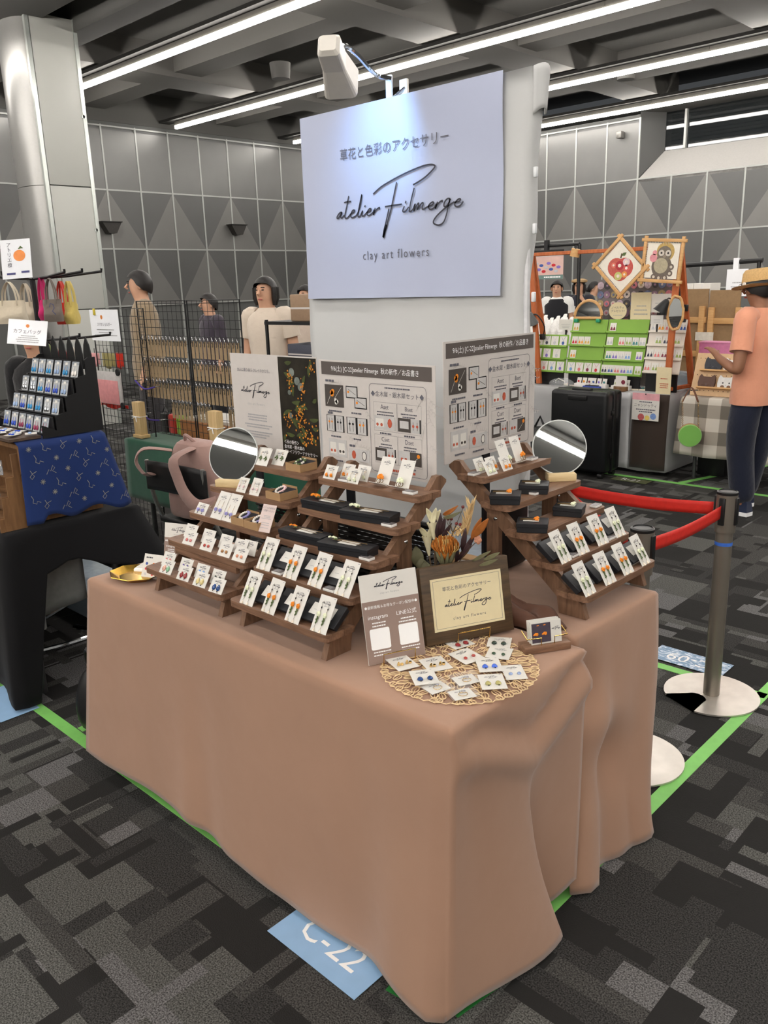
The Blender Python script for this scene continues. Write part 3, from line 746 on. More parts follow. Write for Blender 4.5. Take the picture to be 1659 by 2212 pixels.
# black woven baskets behind the stands
m_wick = mat('black_wicker', (30, 27, 25), .45, var=.2, scale=60)
def basket(lb, lo, hi):
    t = thing('woven_basket', lb, 'basket', ((lo[0] + hi[0]) / 2, (lo[1] + hi[1]) / 2, lo[2])); w, d, h = (hi[0] - lo[0]) / 2, (hi[1] - lo[1]) / 2, hi[2] - lo[2]
    mb = MB(); nr = int(h / .012)
    per = path([(-w, -d), (w, -d), (w, d), (-w, d)], .014); n = len(per)
    for r in range(nr):
        z = (r + .5) * h / nr
        pts = []
        for i, p in enumerate(per):
            d_ = V((p.x / w if abs(p.x) > w - .001 else 0, p.y / d if abs(p.y) > d - .001 else 0))
            if d_.length > 0: d_.normalize()
            q = p + d_ * (.0028 * (1 if (i + r) % 2 else -1)); pts.append(V((q.x, q.y, z)))
        mb.tube(pts, .0052, 4, loop=True)
    mb.build('weave', m_wick, t)
    MB().b2((-w, -d, 0), (w, d, .006)).build('bottom', m_wick, t)
    mb = MB(); mb.tube([V((p.x, p.y, h)) for p in per], .008, 6, loop=True); mb.build('rim', m_wick, t)
    return t
basket('long black woven basket standing behind the two front stands', (-1.10, .435, TZ + .001), (-.40, .495, TZ + .225))

# ================================================================ goods on the booth
m_card = mat('card_white', (222, 219, 212), .6, var=.01)
m_kraft = mat('kraft', (168, 134, 96), .7, var=.06, scale=60)
m_blk = mat('box_black', (27, 28, 32), .45, var=.05, scale=30)
m_blkin = mat('box_inner', (40, 40, 46), .7)
m_tag = mat('price_plate', (105, 98, 96), .35, var=.12, scale=300)
m_tagw = mat('price_plate_base', (228, 226, 222), .3, var=.02)
m_taupe = mat('print_taupe', (150, 128, 118), .55, var=.02)
m_lite = mat('print_lite', (168, 168, 170), .6, var=0)
m_gold = mat('brass', (214, 180, 110), .22, metal=1.0, var=.03)
m_orange = mat('petal_orange', (236, 140, 34), .6, var=.15, scale=300)
m_cream = mat('petal_cream', (232, 236, 205), .6, var=.08, scale=300)
m_leafg = mat('leaf_green', (86, 104, 60), .6, var=.2, scale=300)
m_dkbr = mat('bead_dark', (34, 28, 26), .25)
m_wire = mat('wire_bronze', (120, 100, 70), .35, metal=.9)
m_pearl = mat('pearl', (236, 230, 222), .18, var=.02)
m_bell = mat('bell_clear', (238, 226, 208), .2, var=.03)
def gem(name, c): return mat('gem_' + name, c, .12, var=.25, scale=180, spec=.8)
ROOT = {'A': SA, 'B': SB, 'C': SC}
def shelf_frame(st, k, x, y, lean, yaw=0.0, dz=0.0):
    """frame standing on step k of a stand: local x along card width, y up the card, z out of its face"""
    M = ROOT[st].matrix_world @ T(x, STEP_Y * k + y, Z0 + STEP_Z * k + .0175 + dz) @ RZ(math.radians(yaw))
    a = math.radians(lean)
    return M @ basis((1, 0, 0), (0, math.sin(a), math.cos(a)), (0, -math.cos(a), math.sin(a)), (0, 0, 0))
CARD, PRINT = {}, {}
def card_meshes(w, h):
    if (w, h) not in CARD:
        CARD[(w, h)] = MB().b2((-w / 2, 0, -.0004), (w / 2, h, .0004)).mesh('card', m_card)
        mb = MB(); lw = w * .52; logo_into(mb, lw, .03, M=T(0, h * (.80 if h > .06 else .76), 0), z=.0007, k=2)
        mb.b2((-w * .13, h * (.71 if h > .06 else .60), .0005), (w * .13, h * (.71 if h > .06 else .60) + .0007, .0007))
        mb.b2((w * .36, h * .95, .0005), (w * .43, h * .965, .0007))
        PRINT[(w, h)] = mb.mesh('print', m_ink2)
    return CARD[(w, h)], PRINT[(w, h)]
def petals(mb, c, r, n, mi, seed=0, sp=.55):
    rnd = random.Random(seed); c = V(c)
    for k in range(n):
        a = 2 * PI * k / n + rnd.random() * .5; e = rnd.uniform(.1, 1.0)
        q = c + V((math.cos(a) * math.cos(e), math.sin(a) * math.cos(e), math.sin(e))) * (r * .62)
        mb.ball(q, (r * .42, r * .42, r * .34), 5, 4, mi)
    mb.ball(c + V((0, 0, r * .5)), r * .4, 5, 4, mi)
EAR = {}
def earring_mesh(kind):
    if kind in EAR: return EAR[kind]
    mb = MB(); mats = [m_dkbr]
    if kind in ('orange_drop', 'cream_drop'):                       # hangs from 0 downward on a tall card
        mats = [m_dkbr, m_orange if kind[0] == 'o' else m_cream, m_leafg, m_wire, m_bell]
        hk = [(0, 0, .001), (-.003, .009, .002), (.001, .014, .002), (.004, .010, .002)]
        mb.tube(hk, .0004, 4, 3); mb.ball((0, -.002, .002), (.0017, .0028, .0015), 6, 5, 0)
        mb.tube([(0, -.004, .002), (-.002, -.014, .002)], .0005, 4, 3)
        petals(mb, (-.002, -.018, .002), .0068, 9, 1, 3)
        for k in range(7): mb.ball((-.004 + .0012 * (k % 3), -.024 - .0026 * k, .002 + .001 * (k % 2)), (.0024, .0030, .0014), 5, 4, 2)
        mb.tube([(-.003, -.040, .002), (-.004, -.052, .002)], .0004, 4, 3)
        mb.lathe([(.0004, 0), (.0020, -.003), (.0038, -.008), (.0043, -.009)], 7, 4, M=T(-.004, -.051, .002) @ RX(-PI / 2) @ RY(0))
    elif kind.startswith('stud_'):
        mats = [gem(kind[5:], GEMC[kind[5:]])]; mb.ball((0, 0, .002), (.0048, .0048, .003), 10, 6)
    elif kind.startswith('drop_'):
        mats = [gem(kind[5:], GEMC[kind[5:]]), m_dkbr, m_white]
        o = [(.0068 * math.sin(t) * (1 - .35 * max(0, math.cos(t))), .0088 * math.cos(t)) for t in [2 * PI * i / 14 for i in range(14)]]
        mb.ring([[V((x * s, y * s, z)) for x, y in o] for s, z in ((1, .001), (.92, .003), (.6, .0048), (.15, .0055))], True, True)
        mb.ball((0, -.010, .002), .0016, 6, 4, 1); mb.stroke([(-.003, .003), (0, .005), (.003, .004)], .0007, 2, z=.0053)  # dark bead below; white stroke is a highlight painted on the stone
    elif kind == 'orange_short' or kind == 'cream_short':
        mats = [m_gold, m_orange if kind[0] == 'o' else m_cream, m_leafg]
        mb.tube([(0, .002, .001), (-.002, .012, .002), (.002, .016, .002), (.003, .010, .002)], .0004, 4, 0)
        petals(mb, (0, -.003, .002), .0062, 9, 1, 5); mb.ball((.004, -.007, .002), (.003, .0016, .001), 5, 4, 2)
    elif kind == 'leaf_short':
        mats = [m_gold, m_pearl, m_leafg]; mb.tube([(0, .002, .001), (-.003, .014, .002), (.002, .018, .002)], .0004, 4, 0)
        for k in range(4): mb.ball((.004 * math.cos(k * 1.6), -.004 + .005 * math.sin(k * 1.6), .002), (.0045, .003, .0012), 6, 4, 2)
        mb.ball((0, -.009, .003), .0028, 6, 5, 1)
    elif kind == 'pink_short':
        mats = [m_gold, mat('petal_pink', (236, 204, 205), .6, var=.1, scale=200), m_pearl]; mb.tube([(0, .002, .001), (-.003, .014, .002), (.002, .018, .002)], .0004, 4, 0)
        petals(mb, (0, -.004, .002), .005, 7, 1, 8); mb.ball((0, -.012, .002), .0024, 6, 5, 2)
    elif kind in ('lilac_long', 'lilac_short'):
        mats = [m_gold, mat('petal_lilac', (150, 146, 200), .5, var=.2, scale=200), m_dkbr]
        L = .020 if kind == 'lilac_long' else .004
        mb.tube([(0, .004, .001), (0, -L, .002)], .0004, 4, 0); petals(mb, (0, -L - .005, .002), .0066, 10, 1, 6); mb.ball((0, -L - .014, .002), (.0015, .003, .001), 5, 4, 2)
    elif kind == 'crystal':
        mats = [mat('citrine', (214, 178, 112), .15, var=.25, scale=120), m_gold]
        for k in range(7): mb.box((.004 * math.cos(k * 2.2), .004 * math.sin(k * 2.2), .003), (.006, .004, .004), 0, M=RZ(k * .9)); 
        mb.ball((0, .008, .003), .0025, 6, 4, 1)
    elif kind == 'ring':
        mats = [m_gold, gem('smoke', (150, 150, 160))]
        mb.tube([(.010 * math.cos(t), .008 * math.sin(t), .002) for t in [2 * PI * i / 16 for i in range(16)]], .0009, 5, 0, loop=True); mb.ball((.006, .009, .003), (.0035, .0035, .0025), 7, 5, 1)
    EAR[kind] = mb.mesh('earring', mats)
    return EAR[kind]
GEMC = dict(pinkgreen=(214, 160, 140), violet=(92, 72, 140), ruby=(140, 34, 40), sky=(120, 162, 220), honey=(218, 200, 140), onyx=(50, 56, 52), blue=(24, 66, 130), mint=(128, 178, 140), rose=(208, 120, 118),
    garnet=(172, 62, 56), amber=(170, 120, 70), berry=(176, 74, 96), coral=(222, 150, 118), forest=(52, 78, 56), cobalt=(70, 110, 220), haze=(150, 170, 210), olive=(176, 168, 104), pine=(40, 58, 50))
def earring_card(M, w, h, kinds, label, group, ys=None, xs=None, name='earring_card'):
    t = thing(name, label, 'earring card', M=M, group=group)
    a, b = card_meshes(w, h); part('card', a, t); part('print', b, t)
    if ys is None: ys = h * (.66 if h > .06 else .36)
    xs = xs if xs is not None else w * .20
    for i, kd in enumerate(kinds):
        if kd: part('earring', earring_mesh(kd), t, T((-xs, xs)[i] if len(kinds) == 2 else 0, ys, .0006))
    return t
LW, LH, SWd, SH = .052, .088, .053, .041
STN = {'A': 'gemstone stand', 'B': 'hairpin-box stand', 'C': 'side counter stand'}
STEPN = ['lowest', 'second', 'middle', 'fourth', 'top']
# ---- tall drop-earring cards (hairpin-box stand and side counter stand)
for st, rows in (('B', ((0, ((-.1175, 'c'), (-.031, 'o'), (.060, 'o'), (.155, 'c')), .004, 30), (1, ((-.143, 'c'), (-.036, 'o'), (.057, 'o'), (.154, 'c')), .003, 31))),
                 ('C', ((0, ((-.165, 'c'), (-.062, 'o'), (.036, 'o'), (.135, 'c')), .004, 31), (1, ((-.150, 'c'), (-.062, 'o'), (.040, 'o'), (.138, 'c')), .004, 30)))):
    for k, cs, y, lean in rows:
        seen = {}
        for i, (x, c) in enumerate(cs):
            nm = 'orange' if c == 'o' else 'pale cream'
            nb = ('first', 'second')[seen.get(c, 0)]; seen[c] = seen.get(c, 0) + 1
            end = {'B': ('by the gem cards', 'by the flyer'), 'C': ('near the wooden sign', 'near the belt post')}[st][0 if i < 2 else 1]
            earring_card(shelf_frame(st, k, x, y, lean, 3 * math.sin(i * 5 + k)), LW, LH, ('orange_drop' if c == 'o' else 'cream_drop',) * 2,
                         'tall card, %s flower drops, %s step, %s, %s' % (nm, STEPN[k], STN[st], end), 'tall flower drop earring cards', ys=.060)
# ---- gem cards, lowest and second step of the gemstone stand
row1 = [(-.056, 'drop_pinkgreen', 'drop_rose', 'peach and mint'), (.035, 'drop_ruby', 'drop_violet', 'ruby red'), (.105, 'drop_honey', 'drop_sky', 'honey yellow'), (.160, 'drop_blue', 'drop_onyx', 'deep blue')]
row1[0] = (-.082, 'drop_pinkgreen', 'drop_rose', 'peach and mint'); row1[1] = (.006, 'drop_ruby', 'drop_violet', 'ruby red'); row1[2] = (.085, 'drop_honey', 'drop_sky', 'honey yellow')
bk = {'drop_rose': 'rose', 'drop_violet': 'violet', 'drop_sky': 'sky blue', 'drop_onyx': 'black onyx'}
for x, f, b_, nm in row1:
    f2 = 'drop_mint' if f == 'drop_pinkgreen' else f
    earring_card(shelf_frame('A', 0, x, .003, 34, 4), SWd, SH, (f, f2), 'front card with %s teardrop earrings, lowest gemstone step' % nm, 'teardrop gem earring cards', ys=.015, xs=.0085)
    earring_card(shelf_frame('A', 0, x - .038, .034, 30, 4, .006), SWd, SH, (b_, b_), 'rear card with %s teardrop earrings, lowest gemstone step' % bk[b_], 'teardrop gem earring cards', ys=.015, xs=.0085)
row2 = [(-.080, 'stud_rose', 'stud_mint', 'rose pink', 'mint green'), (.008, 'stud_garnet', 'stud_violet', 'garnet red', 'violet'), (.092, 'stud_amber', 'stud_haze', 'amber', 'hazy blue'), (.160, 'stud_coral', 'stud_berry', 'coral', 'berry red')]
for x, f, b_, n1, n2 in row2:
    earring_card(shelf_frame('A', 1, x, .004, 34, 3), SWd, SH, (f, f), 'front card with round %s stud earrings, second gemstone step' % n1, 'round stud earring cards', ys=.014, xs=.0085)
    earring_card(shelf_frame('A', 1, x - .040, .036, 30, 3, .006), SWd, SH, (b_, b_), 'rear card with round %s stud earrings, second gemstone step' % n2, 'round stud earring cards', ys=.014, xs=.0085)
earring_card(shelf_frame('A', 1, .152, .045, 24, 3, .006), SWd, SH, (None,), 'spare blank-looking card behind the coral studs', 'round stud earring cards')
# ---- middle step: lilac flower cards
earring_card(shelf_frame('A', 2, -.127, .003, 36, 0), SWd, .036, ('lilac_short',) * 2, 'small card with lilac ball earrings beside the mirror step', 'lilac flower earring cards', ys=.022)
earring_card(shelf_frame('A', 2, -.047, .003, 34, 0), LW, .085, ('lilac_long',) * 2, 'tall card with long gold lilac earrings next to the small lilac card', 'lilac flower earring cards', ys=.052)
earring_card(shelf_frame('A', 2, .004, .006, 34, 1), LW, .085, ('lilac_long',) * 2, 'tall card with long gold lilac earrings next to the kraft ring boxes', 'lilac flower earring cards', ys=.046)
# ---- fourth step: pale pink cards, top step: leaf cards
for i, (x, y, l) in enumerate(((-.028, .004, 'front'), (.012, .022, 'middle'), (.035, .004, 'kraft box side'))):
    earring_card(shelf_frame('A', 3, x, y, 32, 2), .042, .046, ('pink_short',) * 2, 'card with pale pink blossom earrings, %s one beside the mirror' % l, 'pale pink earring cards', ys=.022, xs=.0095)
for i, (x, y, l, h) in enumerate(((-.118, .004, 'behind the round mirror', .055), (-.062, .03, 'half hidden at the back', .05), (-.028, .005, 'beside the kraft box', .055), (.010, .036, 'at the very back', .05))):
    earring_card(shelf_frame('A', 4, x, y, 32, 3), .052, h, ('leaf_short',) * 2, 'card with green leaf and pearl earrings, %s' % l, 'green leaf earring cards', ys=.026, xs=.011)
# ---- top step of the hairpin-box stand and of the side stand: short cards and ring cards
def ring_card(M, c, label):
    t = thing('ring_card', label, 'ring card', M=M, group='tall ring cards')
    a, b = card_meshes(.046, .074); part('card', a, t); part('print', b, t)
    mb = MB(); mb.b2((-.023, -.004, 0), (.023, -.003, .028)); mb.build('foot', m_card, t)
    mb = MB()
    for dx in (-.004, .004): mb.tube([(dx + .007 * math.cos(u), .006 + .006 * math.sin(u), .012) for u in [2 * PI * i / 14 for i in range(14)]], .0011, 5, 0, loop=True)
    mb.build('ring', m_wire, t)
    mb = MB(); petals(mb, (0, .017, .013), .0085, 11, 0, 4); petals(mb, (-.007, .015, .012), .006, 7, 0, 5); petals(mb, (.007, .015, .012), .006, 7, 0, 6)
    mb.build('blossom', m_orange if c == 'o' else m_cream, t)
    return t
earring_card(shelf_frame('B', 4, -.140, .004, 30, 0), .046, .040, ('orange_short',) * 2, 'small card with bright orange blossom earrings in front, hairpin-box stand', 'short blossom earring cards', ys=.014)
earring_card(shelf_frame('B', 4, -.105, .036, 28, 0), .046, .042, ('orange_short',) * 2, 'small card with orange blossom earrings tucked behind, hairpin-box stand', 'short blossom earring cards', ys=.014)
earring_card(shelf_frame('B', 4, -.052, .006, 30, 0), .048, .042, ('cream_short',) * 2, 'front small card with cream blossom earrings, hairpin-box stand', 'short blossom earring cards', ys=.014)
earring_card(shelf_frame('B', 4, -.050, .040, 26, 0), .048, .044, ('cream_short',) * 2, 'rear small card with cream blossom earrings, hairpin-box stand', 'short blossom earring cards', ys=.014)
ring_card(shelf_frame('B', 4, .035, .034, 26, 2, .005), 'o', 'tall ring card with orange blossom double ring, hairpin-box stand')
ring_card(shelf_frame('B', 4, .105, .034, 26, 2, .005), 'c', 'tall ring card with cream blossom double ring, hairpin-box stand')
earring_card(shelf_frame('C', 4, -.142, .004, 32, 0), .044, .042, ('cream_short',) * 2, 'small card with cream blossom earrings at the side stand end', 'short blossom earring cards', ys=.014)
earring_card(shelf_frame('C', 4, -.140, .040, 26, 0), .044, .044, ('cream_short',) * 2, 'hidden small card behind the cream earrings, side stand', 'short blossom earring cards', ys=.014)
earring_card(shelf_frame('C', 4, -.100, .030, 28, 0), .044, .042, ('orange_short',) * 2, 'rear small card with orange blossom earrings, side stand', 'short blossom earring cards', ys=.014)
earring_card(shelf_frame('C', 4, -.070, .004, 30, 0), .044, .042, ('orange_short',) * 2, 'front small card with orange blossom earrings, side stand', 'short blossom earring cards', ys=.014)
ring_card(shelf_frame('C', 4, -.030, .036, 24, 0, .005), 'c', 'tall ring card with cream blossom double ring, side stand')
ring_card(shelf_frame('C', 4, .035, .036, 22, 0, .005), 'o', 'tall ring card with orange blossom double ring, side stand')
# ---- price plates
PL1 = MB().rbox((0, 0, .0035), (.034, .022, .007), .0012).mesh('plate', m_tagw); PL2 = MB().b2((-.0165, -.0105, .0071), (.0165, .0105, .0075)).mesh('face', m_tag)
PL3 = MB(); 
for k in range(4): PL3.b2((-.013, .006 - .004 * k, .0076), (.004 + .002 * (k % 2), .0072 - .004 * k, .0078))
PL3 = PL3.mesh('lettering', m_lite)
def plate(st, k, x, y, yaw, lb):
    t = thing('price_plate', lb, 'price plate', M=ROOT[st].matrix_world @ T(x, STEP_Y * k + y, Z0 + STEP_Z * k + .0175) @ RZ(math.radians(yaw)), group='grey price plates')
    part('plate', PL1, t); part('face', PL2, t); part('lettering', PL3, t)
plate('B', 4, -.085, .014, 5, 'small grey price plate below the orange blossom cards')
plate('B', 4, .150, .016, 5, 'small grey price plate beside the cream ring card')
plate('B', 3, .150, .016, 3, 'small grey price plate at the end of the fourth step, hairpin-box stand')
plate('B', 2, .150, .016, 3, 'small grey price plate at the end of the middle step, hairpin-box stand')
plate('B', 1, .108, .013, 3, 'small grey price plate between orange and cream drop cards')
plate('B', 1, -.088, .013, 3, 'small grey price plate beside the first cream drop card')
plate('C', 4, .085, .03, 0, 'small grey price plate by the orange ring card, side stand')
plate('C', 4, -.172, .045, 0, 'small grey price plate at the end of the top step, side stand')
plate('C', 3, -.035, .018, 0, 'small grey price plate between two black boxes, side stand')
plate('C', 2, .160, .020, 0, 'small grey price plate at the far end of the middle step, side stand')
plate('C', 1, -.098, .018, 0, 'small grey price plate beside the cream drops, side stand')
plate('C', 1, .095, .018, 0, 'small grey price plate between far drop cards, side stand')
# ---- flat black boxes
def black_box(M, w, d, h, lb, kind=None, lying=True):
    t = thing('gift_box', lb, 'gift box', M=M, group='flat black gift boxes')
    MB().rbox((0, d / 2, h * .36), (w - .003, d - .003, h * .72), .0012, 1).build('box', m_blk, t)
    MB().rbox((0, d / 2, h * .78), (w, d, h * .44), .0012, 1).build('lid', m_blk, t)
    lw, ld = (min(.055, w * .42), d * .5) if kind else (w * .42, d * .5)
    lb_ = MB().box((w * .03, d * .55, h + .0008), (lw, ld, .0006), M=None).build('label_card', m_card, t)
    mb = MB(); mb.b2((-lw * .1, d * .5, h + .0013), (lw * .3, d * .5 + .001, h + .0015)); mb.build('lettering', m_lite, lb_)
    if kind == 'pin':
        mb = MB(); mb.tube([(-w * .30, d * .62, h + .004), (w * .35, d * .66, h + .003)], .0008, 5); mb.tube([(-w * .30, d * .5, h + .004), (w * .30, d * .40, h + .003)], .0008, 5); mb.build('hairpin', m_wire, t)
    return t
def pin_flower(t, p, c, r=.0095):
    mb = MB()
    for i, dx in enumerate((-.009, 0, .009)): petals(mb, (p[0] + dx, p[1] + .003 * (i % 2), p[2]), r * .8, 8, 0, i + 2)
    mb.build('blossom', m_orange if c == 'o' else m_cream, t)
    mb = MB(); mb.ball((p[0] + .012, p[1] - .004, p[2]), (.006, .003, .002), 6, 4); mb.build('leaf', m_leafg, t)
def sm(st, k, x, y, yaw=0): return ROOT[st].matrix_world @ T(x, STEP_Y * k + y, Z0 + STEP_Z * k + .0175) @ RZ(math.radians(yaw))
for k, rows in ((3, ((-.085, .004, 4, 'o', 'orange'), (.078, .0, 10, 'c', 'cream'))), (2, ((-.088, .004, 4, 'o', 'small orange'), (.078, .0, 10, 'c', 'small cream')))):
    for x, y, yaw, c, nm in rows:
        t = black_box(sm('B', k, x, y, yaw), .155, .052, .024, 'long black box with %s blossom hairpin, %s step' % (nm, STEPN[k]), 'pin')
        pin_flower(t, (-.048, .030, .030), c, .0095 if k == 3 else .006)
for k, x, y, yaw, c, nm in ((3, -.160, .01, 32, 'o', 'orange comb, fourth step'), (3, -.020, .012, 30, 'c', 'cream comb, fourth step'), (2, -.150, .01, 30, 'o', 'orange brooch, middle step'), (2, .035, .012, 20, 'c', 'cream brooch, middle step')):
    t = black_box(sm('C', k, x + .025, y - .012, yaw), .066, .082, .026, 'black box topped with %s, side stand' % nm, 'comb')
    pin_flower(t, (0, .030, .030), c, .008)
    mb = MB()
    for i in range(3): mb.cyl((-.006 + .006 * i, .034, .030), (-.005 + .006 * i, .075, .029), .0009, n=5)
    mb.build('comb_tooth', m_wire, t)
for st, k, xs_ in (('B', 0, (-.075, .015, .105)), ('B', 0, (.150,)), ('B', 1, (-.095, .005, .095)), ('C', 0, (-.155, -.055, .045, .128)), ('C', 1, (-.150, -.055, .045, .130))):
    for i, x in enumerate(xs_):
        M = shelf_frame(st, k, x, .030, 52, 2)
        nb = {('B', 0): 'lowest step of hairpin-box stand', ('B', 1): 'second step of hairpin-box stand', ('C', 0): 'lowest step of side stand', ('C', 1): 'second step of side stand'}[(st, k)]
        black_box(M, .080, .062, .016, 'black box with white slip leaning behind the drop cards, %s' % nb)
# ---- kraft ring boxes
def kraft_box(M, w, lb, c):
    t = thing('ring_box', lb, 'ring box', M=M, group='kraft ring boxes')
    h = .022; mb = MB()
    for s, z0 in ((-1, 0), (1, 0)): mb.b2((s * w / 2 - .0008, 0, 0), (s * w / 2 + .0008, w, h + .006 * 0))
    mb.b2((-w / 2, -.0008, 0), (w / 2, .0008, h)); mb.b2((-w / 2, w - .0016, 0), (w / 2, w, h + .008)); mb.b2((-w / 2, 0, 0), (w / 2, w, .002)); mb.build('box', m_kraft, t)
    mb = MB(); mb.add([(-w / 2 + .001, .002, .010), (w / 2 - .001, .002, .010), (w / 2 - .001, w - .002, .024), (-w / 2 + .001, w - .002, .024)], [(0, 1, 2, 3)]); mb.build('cushion', m_blkin, t)
    mb = MB(); n = 16
    for i in range(n):
        a = 2 * PI * i / n; p = V((.016 * math.cos(a) * .85, w * .45 + .014 * math.sin(a), .024 + .006 * math.sin(a)))
        if c == 'green': (mb.ball(p, (.006, .005, .003), 5, 4, 1) if i % 3 else mb.ball(p, .0035, 6, 4, 0))
        else: (mb.ball(p, .0034, 6, 5, 0) if i > 4 and i < 14 else petals(mb, p, .005, 6, 1, i))
    mb.build('ring', [m_pearl, {'green': m_leafg, 'lilac': MATS['petal_lilac'], 'pink': MATS['petal_pink']}[c]], t)
    return t
kraft_box(sm('A', 4, .115, .010, 0), .064, 'kraft ring box with green leaf and white berry ring, top step', 'green')
kraft_box(sm('A', 3, .122, .006, 0), .064, 'kraft ring box with pearl and pale pink ring, fourth step', 'pink')
kraft_box(sm('A', 2, .062, .002, 0), .058, 'kraft ring box with pearl and lilac ring beside the lilac cards', 'lilac')
kraft_box(sm('A', 2, .126, .0, 0), .060, 'kraft ring box with pearl and lilac ring beside the pink notice', 'lilac')
# ---- pink notice card, stand flyer and payment card at the left end
def lines(mb, x0, x1, ys, t=.0012, z=.0008, seed=1):
    rnd = random.Random(seed)
    for y in ys:
        c = (x0 + x1) / 2; h = (x1 - x0) / 2 * rnd.uniform(.55, 1.0); x = c - h
        while x < c + h:
            s = rnd.uniform(.6, 1.6) * t * 1.3; mb.b2((x, y - t / 2, z - .0002), (x + s, y + t / 2, z)); x += s + t * .35
m_pinkp = mat('paper_pink', (214, 196, 190), .6, var=.02)
Mn = shelf_frame('A', 2, .172, .004, 30, 10)
t = thing('notice_card', 'pinkish notice card leaning between the kraft boxes and black boxes', 'notice', M=Mn)
MB().b2((-.024, 0, -.0005), (.024, .078, .0005)).build('card', m_pinkp, t)
text('ピアスの金具は', .0062, m_ink2, t, T(0, .068, .001)); text('ご変更ください', .0062, m_ink2, t, T(0, .060, .001))
mb = MB(); lines(mb, -.018, .018, (.046, .042, .038, .026, .020, .012), .0016); mb.build('lettering', m_lite, t)
def flyer(M, w, h, label, name='info_flyer', codes=True):
    t = thing(name, label, 'flyer', M=M)
    MB().b2((-w / 2, 0, -.0015), (w / 2, h, 0)).build('card', m_card, t)
    MB().b2((-w / 2 + .0006, .0004, .0), (w / 2 - .0006, h * .70, .0005)).build('print_field', m_taupe, t)
    mb = MB(); logo_into(mb, w * .50, .02, M=T(0, h * .87, 0), z=.0006, k=3); mb.build('logo', m_ink, t)
    text('clay art flowers', h * .030, m_lite, t, T(0, h * .775, .0008), spacing=1.2)
    text('●最新情報＆お得なクーポン配信中●', h * .040, m_white, t, T(0, h * .63, .0009), xs=.95)
    text('instagram', h * .062, m_white, t, T(-w * .25, h * .52, .0009)); text('LINE公式', h * .062, m_white, t, T(w * .25, h * .52, .0009))
    mb = MB(); lines(mb, -w * .42, -w * .08, (h * .455, h * .42), h * .014, .0009, 3); lines(mb, w * .08, w * .42, (h * .455, h * .42), h * .014, .0009, 4)
    lines(mb, -w * .42, -w * .08, (h * .13, h * .095), h * .013, .0009, 5); lines(mb, w * .08, w * .42, (h * .13, h * .095), h * .013, .0009, 6); mb.build('lettering', m_white, t)
    for s in (-1, 1):
        mb = MB(); mb.prism(rrect(w * .34, w * .34, w * .03), .0005, .0009, M=T(s * w * .25, h * .275, 0)); mb.build('white_square', m_white, t)
    return t
def stand_frame(bl, br, lean, z=TZ + .003):
    x = (br - bl); x.z = 0; L = x.length; x.normalize(); n = V((x.y, -x.x, 0)); a = math.radians(lean)
    up = V((0, 0, math.cos(a))) - n * math.sin(a); zz = x.cross(up)
    c = (bl + br) / 2; return basis(x, up, zz, (c.x, c.y, z)), L
def easel(M, w, depth, lb, h=.03):
    """thin brass wire stand under a board whose frame is M"""
    t = thing('wire_easel', lb, 'easel', M=M); mb = MB()
    mb.tube([(-w / 2, h, -depth), (-w / 2, .0012, -depth * .2), (-w / 2, .0012, .012), (-w / 2, h, .014), (w / 2, h, .014), (w / 2, .0012, .012), (w / 2, .0012, -depth * .2), (w / 2, h, -depth)], .0015, 6)
    mb.build('wire', m_gold, t)
    return t
z2 = lambda x, y: (700 + x * .33153, 1050 + y * .33153)
Mf, L = stand_frame(at(*z2(293, 1180), Z=TZ), at(*z2(662, 1103), Z=TZ), 14)
flyer(Mf, L, L * 1.45, 'white and taupe flyer on a brass easel in front of the woven mat')
Me, _ = stand_frame(at(*z2(293, 1180), Z=TZ), at(*z2(662, 1103), Z=TZ), 0, TZ + .001)
easel(Me, L * .55, .02, 'brass wire easel holding the taupe flyer')
Ml, L2 = stand_frame(V((-1.245, .20, TZ)), V((-1.175, .225, TZ)), 12)
Ml.translation = V((-1.225, .20, TZ + .002))
flyer(Ml, .105, .152, 'taupe flyer half hidden behind the gemstone stand', codes=True)
# payment card and white card reader
Mp, _ = stand_frame(V((-1.27, .10, TZ)), V((-1.20, .125, TZ)), 25)
Mp.translation = V((-1.235, .115, TZ + .002))
t = thing('payment_card', 'white card of coloured payment marks beside the gold tray', 'notice', M=Mp)
MB().b2((-.04, 0, -.001), (.04, .075, 0)).build('card', m_card, t)
pc = [(60, 80, 150), (230, 120, 50), (60, 110, 190), (200, 60, 70), (220, 180, 60), (90, 150, 90), (200, 200, 205), (210, 90, 90)]
for k in range(9):
    c = pc[k % 8]; MB().prism(circ(.0045, 10), 0, .0008, M=T(-.026 + .026 * (k % 3), .045 - .016 * (k // 3), 0)).build('mark', mat('mark_%d' % (k % 8), c, .5, var=0), t)
mb = MB(); lines(mb, -.035, -.005, (.064,), .004, .0006, 9); mb.build('lettering', m_ink, t)
t = thing('card_reader', 'flat white rounded card reader beside the gold tray', 'card reader', (-1.315, .165, TZ + .001), .5)
MB().rbox((0, 0, .007), (.085, .075, .014), .006, 3).build('body', m_white, t); MB().rbox((0, 0, .016), (.07, .06, .004), .002, 2).build('lid', m_card, t)
# gold tray
tr = at(297, 1242, Z=TZ + .01); m_tray = mat('tray_gold', (206, 164, 72), .14, metal=1.0, var=.03)
t = thing('gold_tray', 'shiny gold octagonal tray on the brown cloth', 'tray', (tr.x - .005, tr.y, TZ + .001), .25)
def oct(r, z): 
    return [V((x, y * .86, z)) for x, y in [(r * math.cos(PI / 8 + PI / 4 * i) * 1.04, r * math.sin(PI / 8 + PI / 4 * i)) for i in range(8)]]
mb = MB(); mb.ring([oct(.060, .001), oct(.068, .006), oct(.088, .016), oct(.087, .018), oct(.066, .008), oct(.058, .004)], True, True, smooth=False); mb.build('tray', m_tray, t)
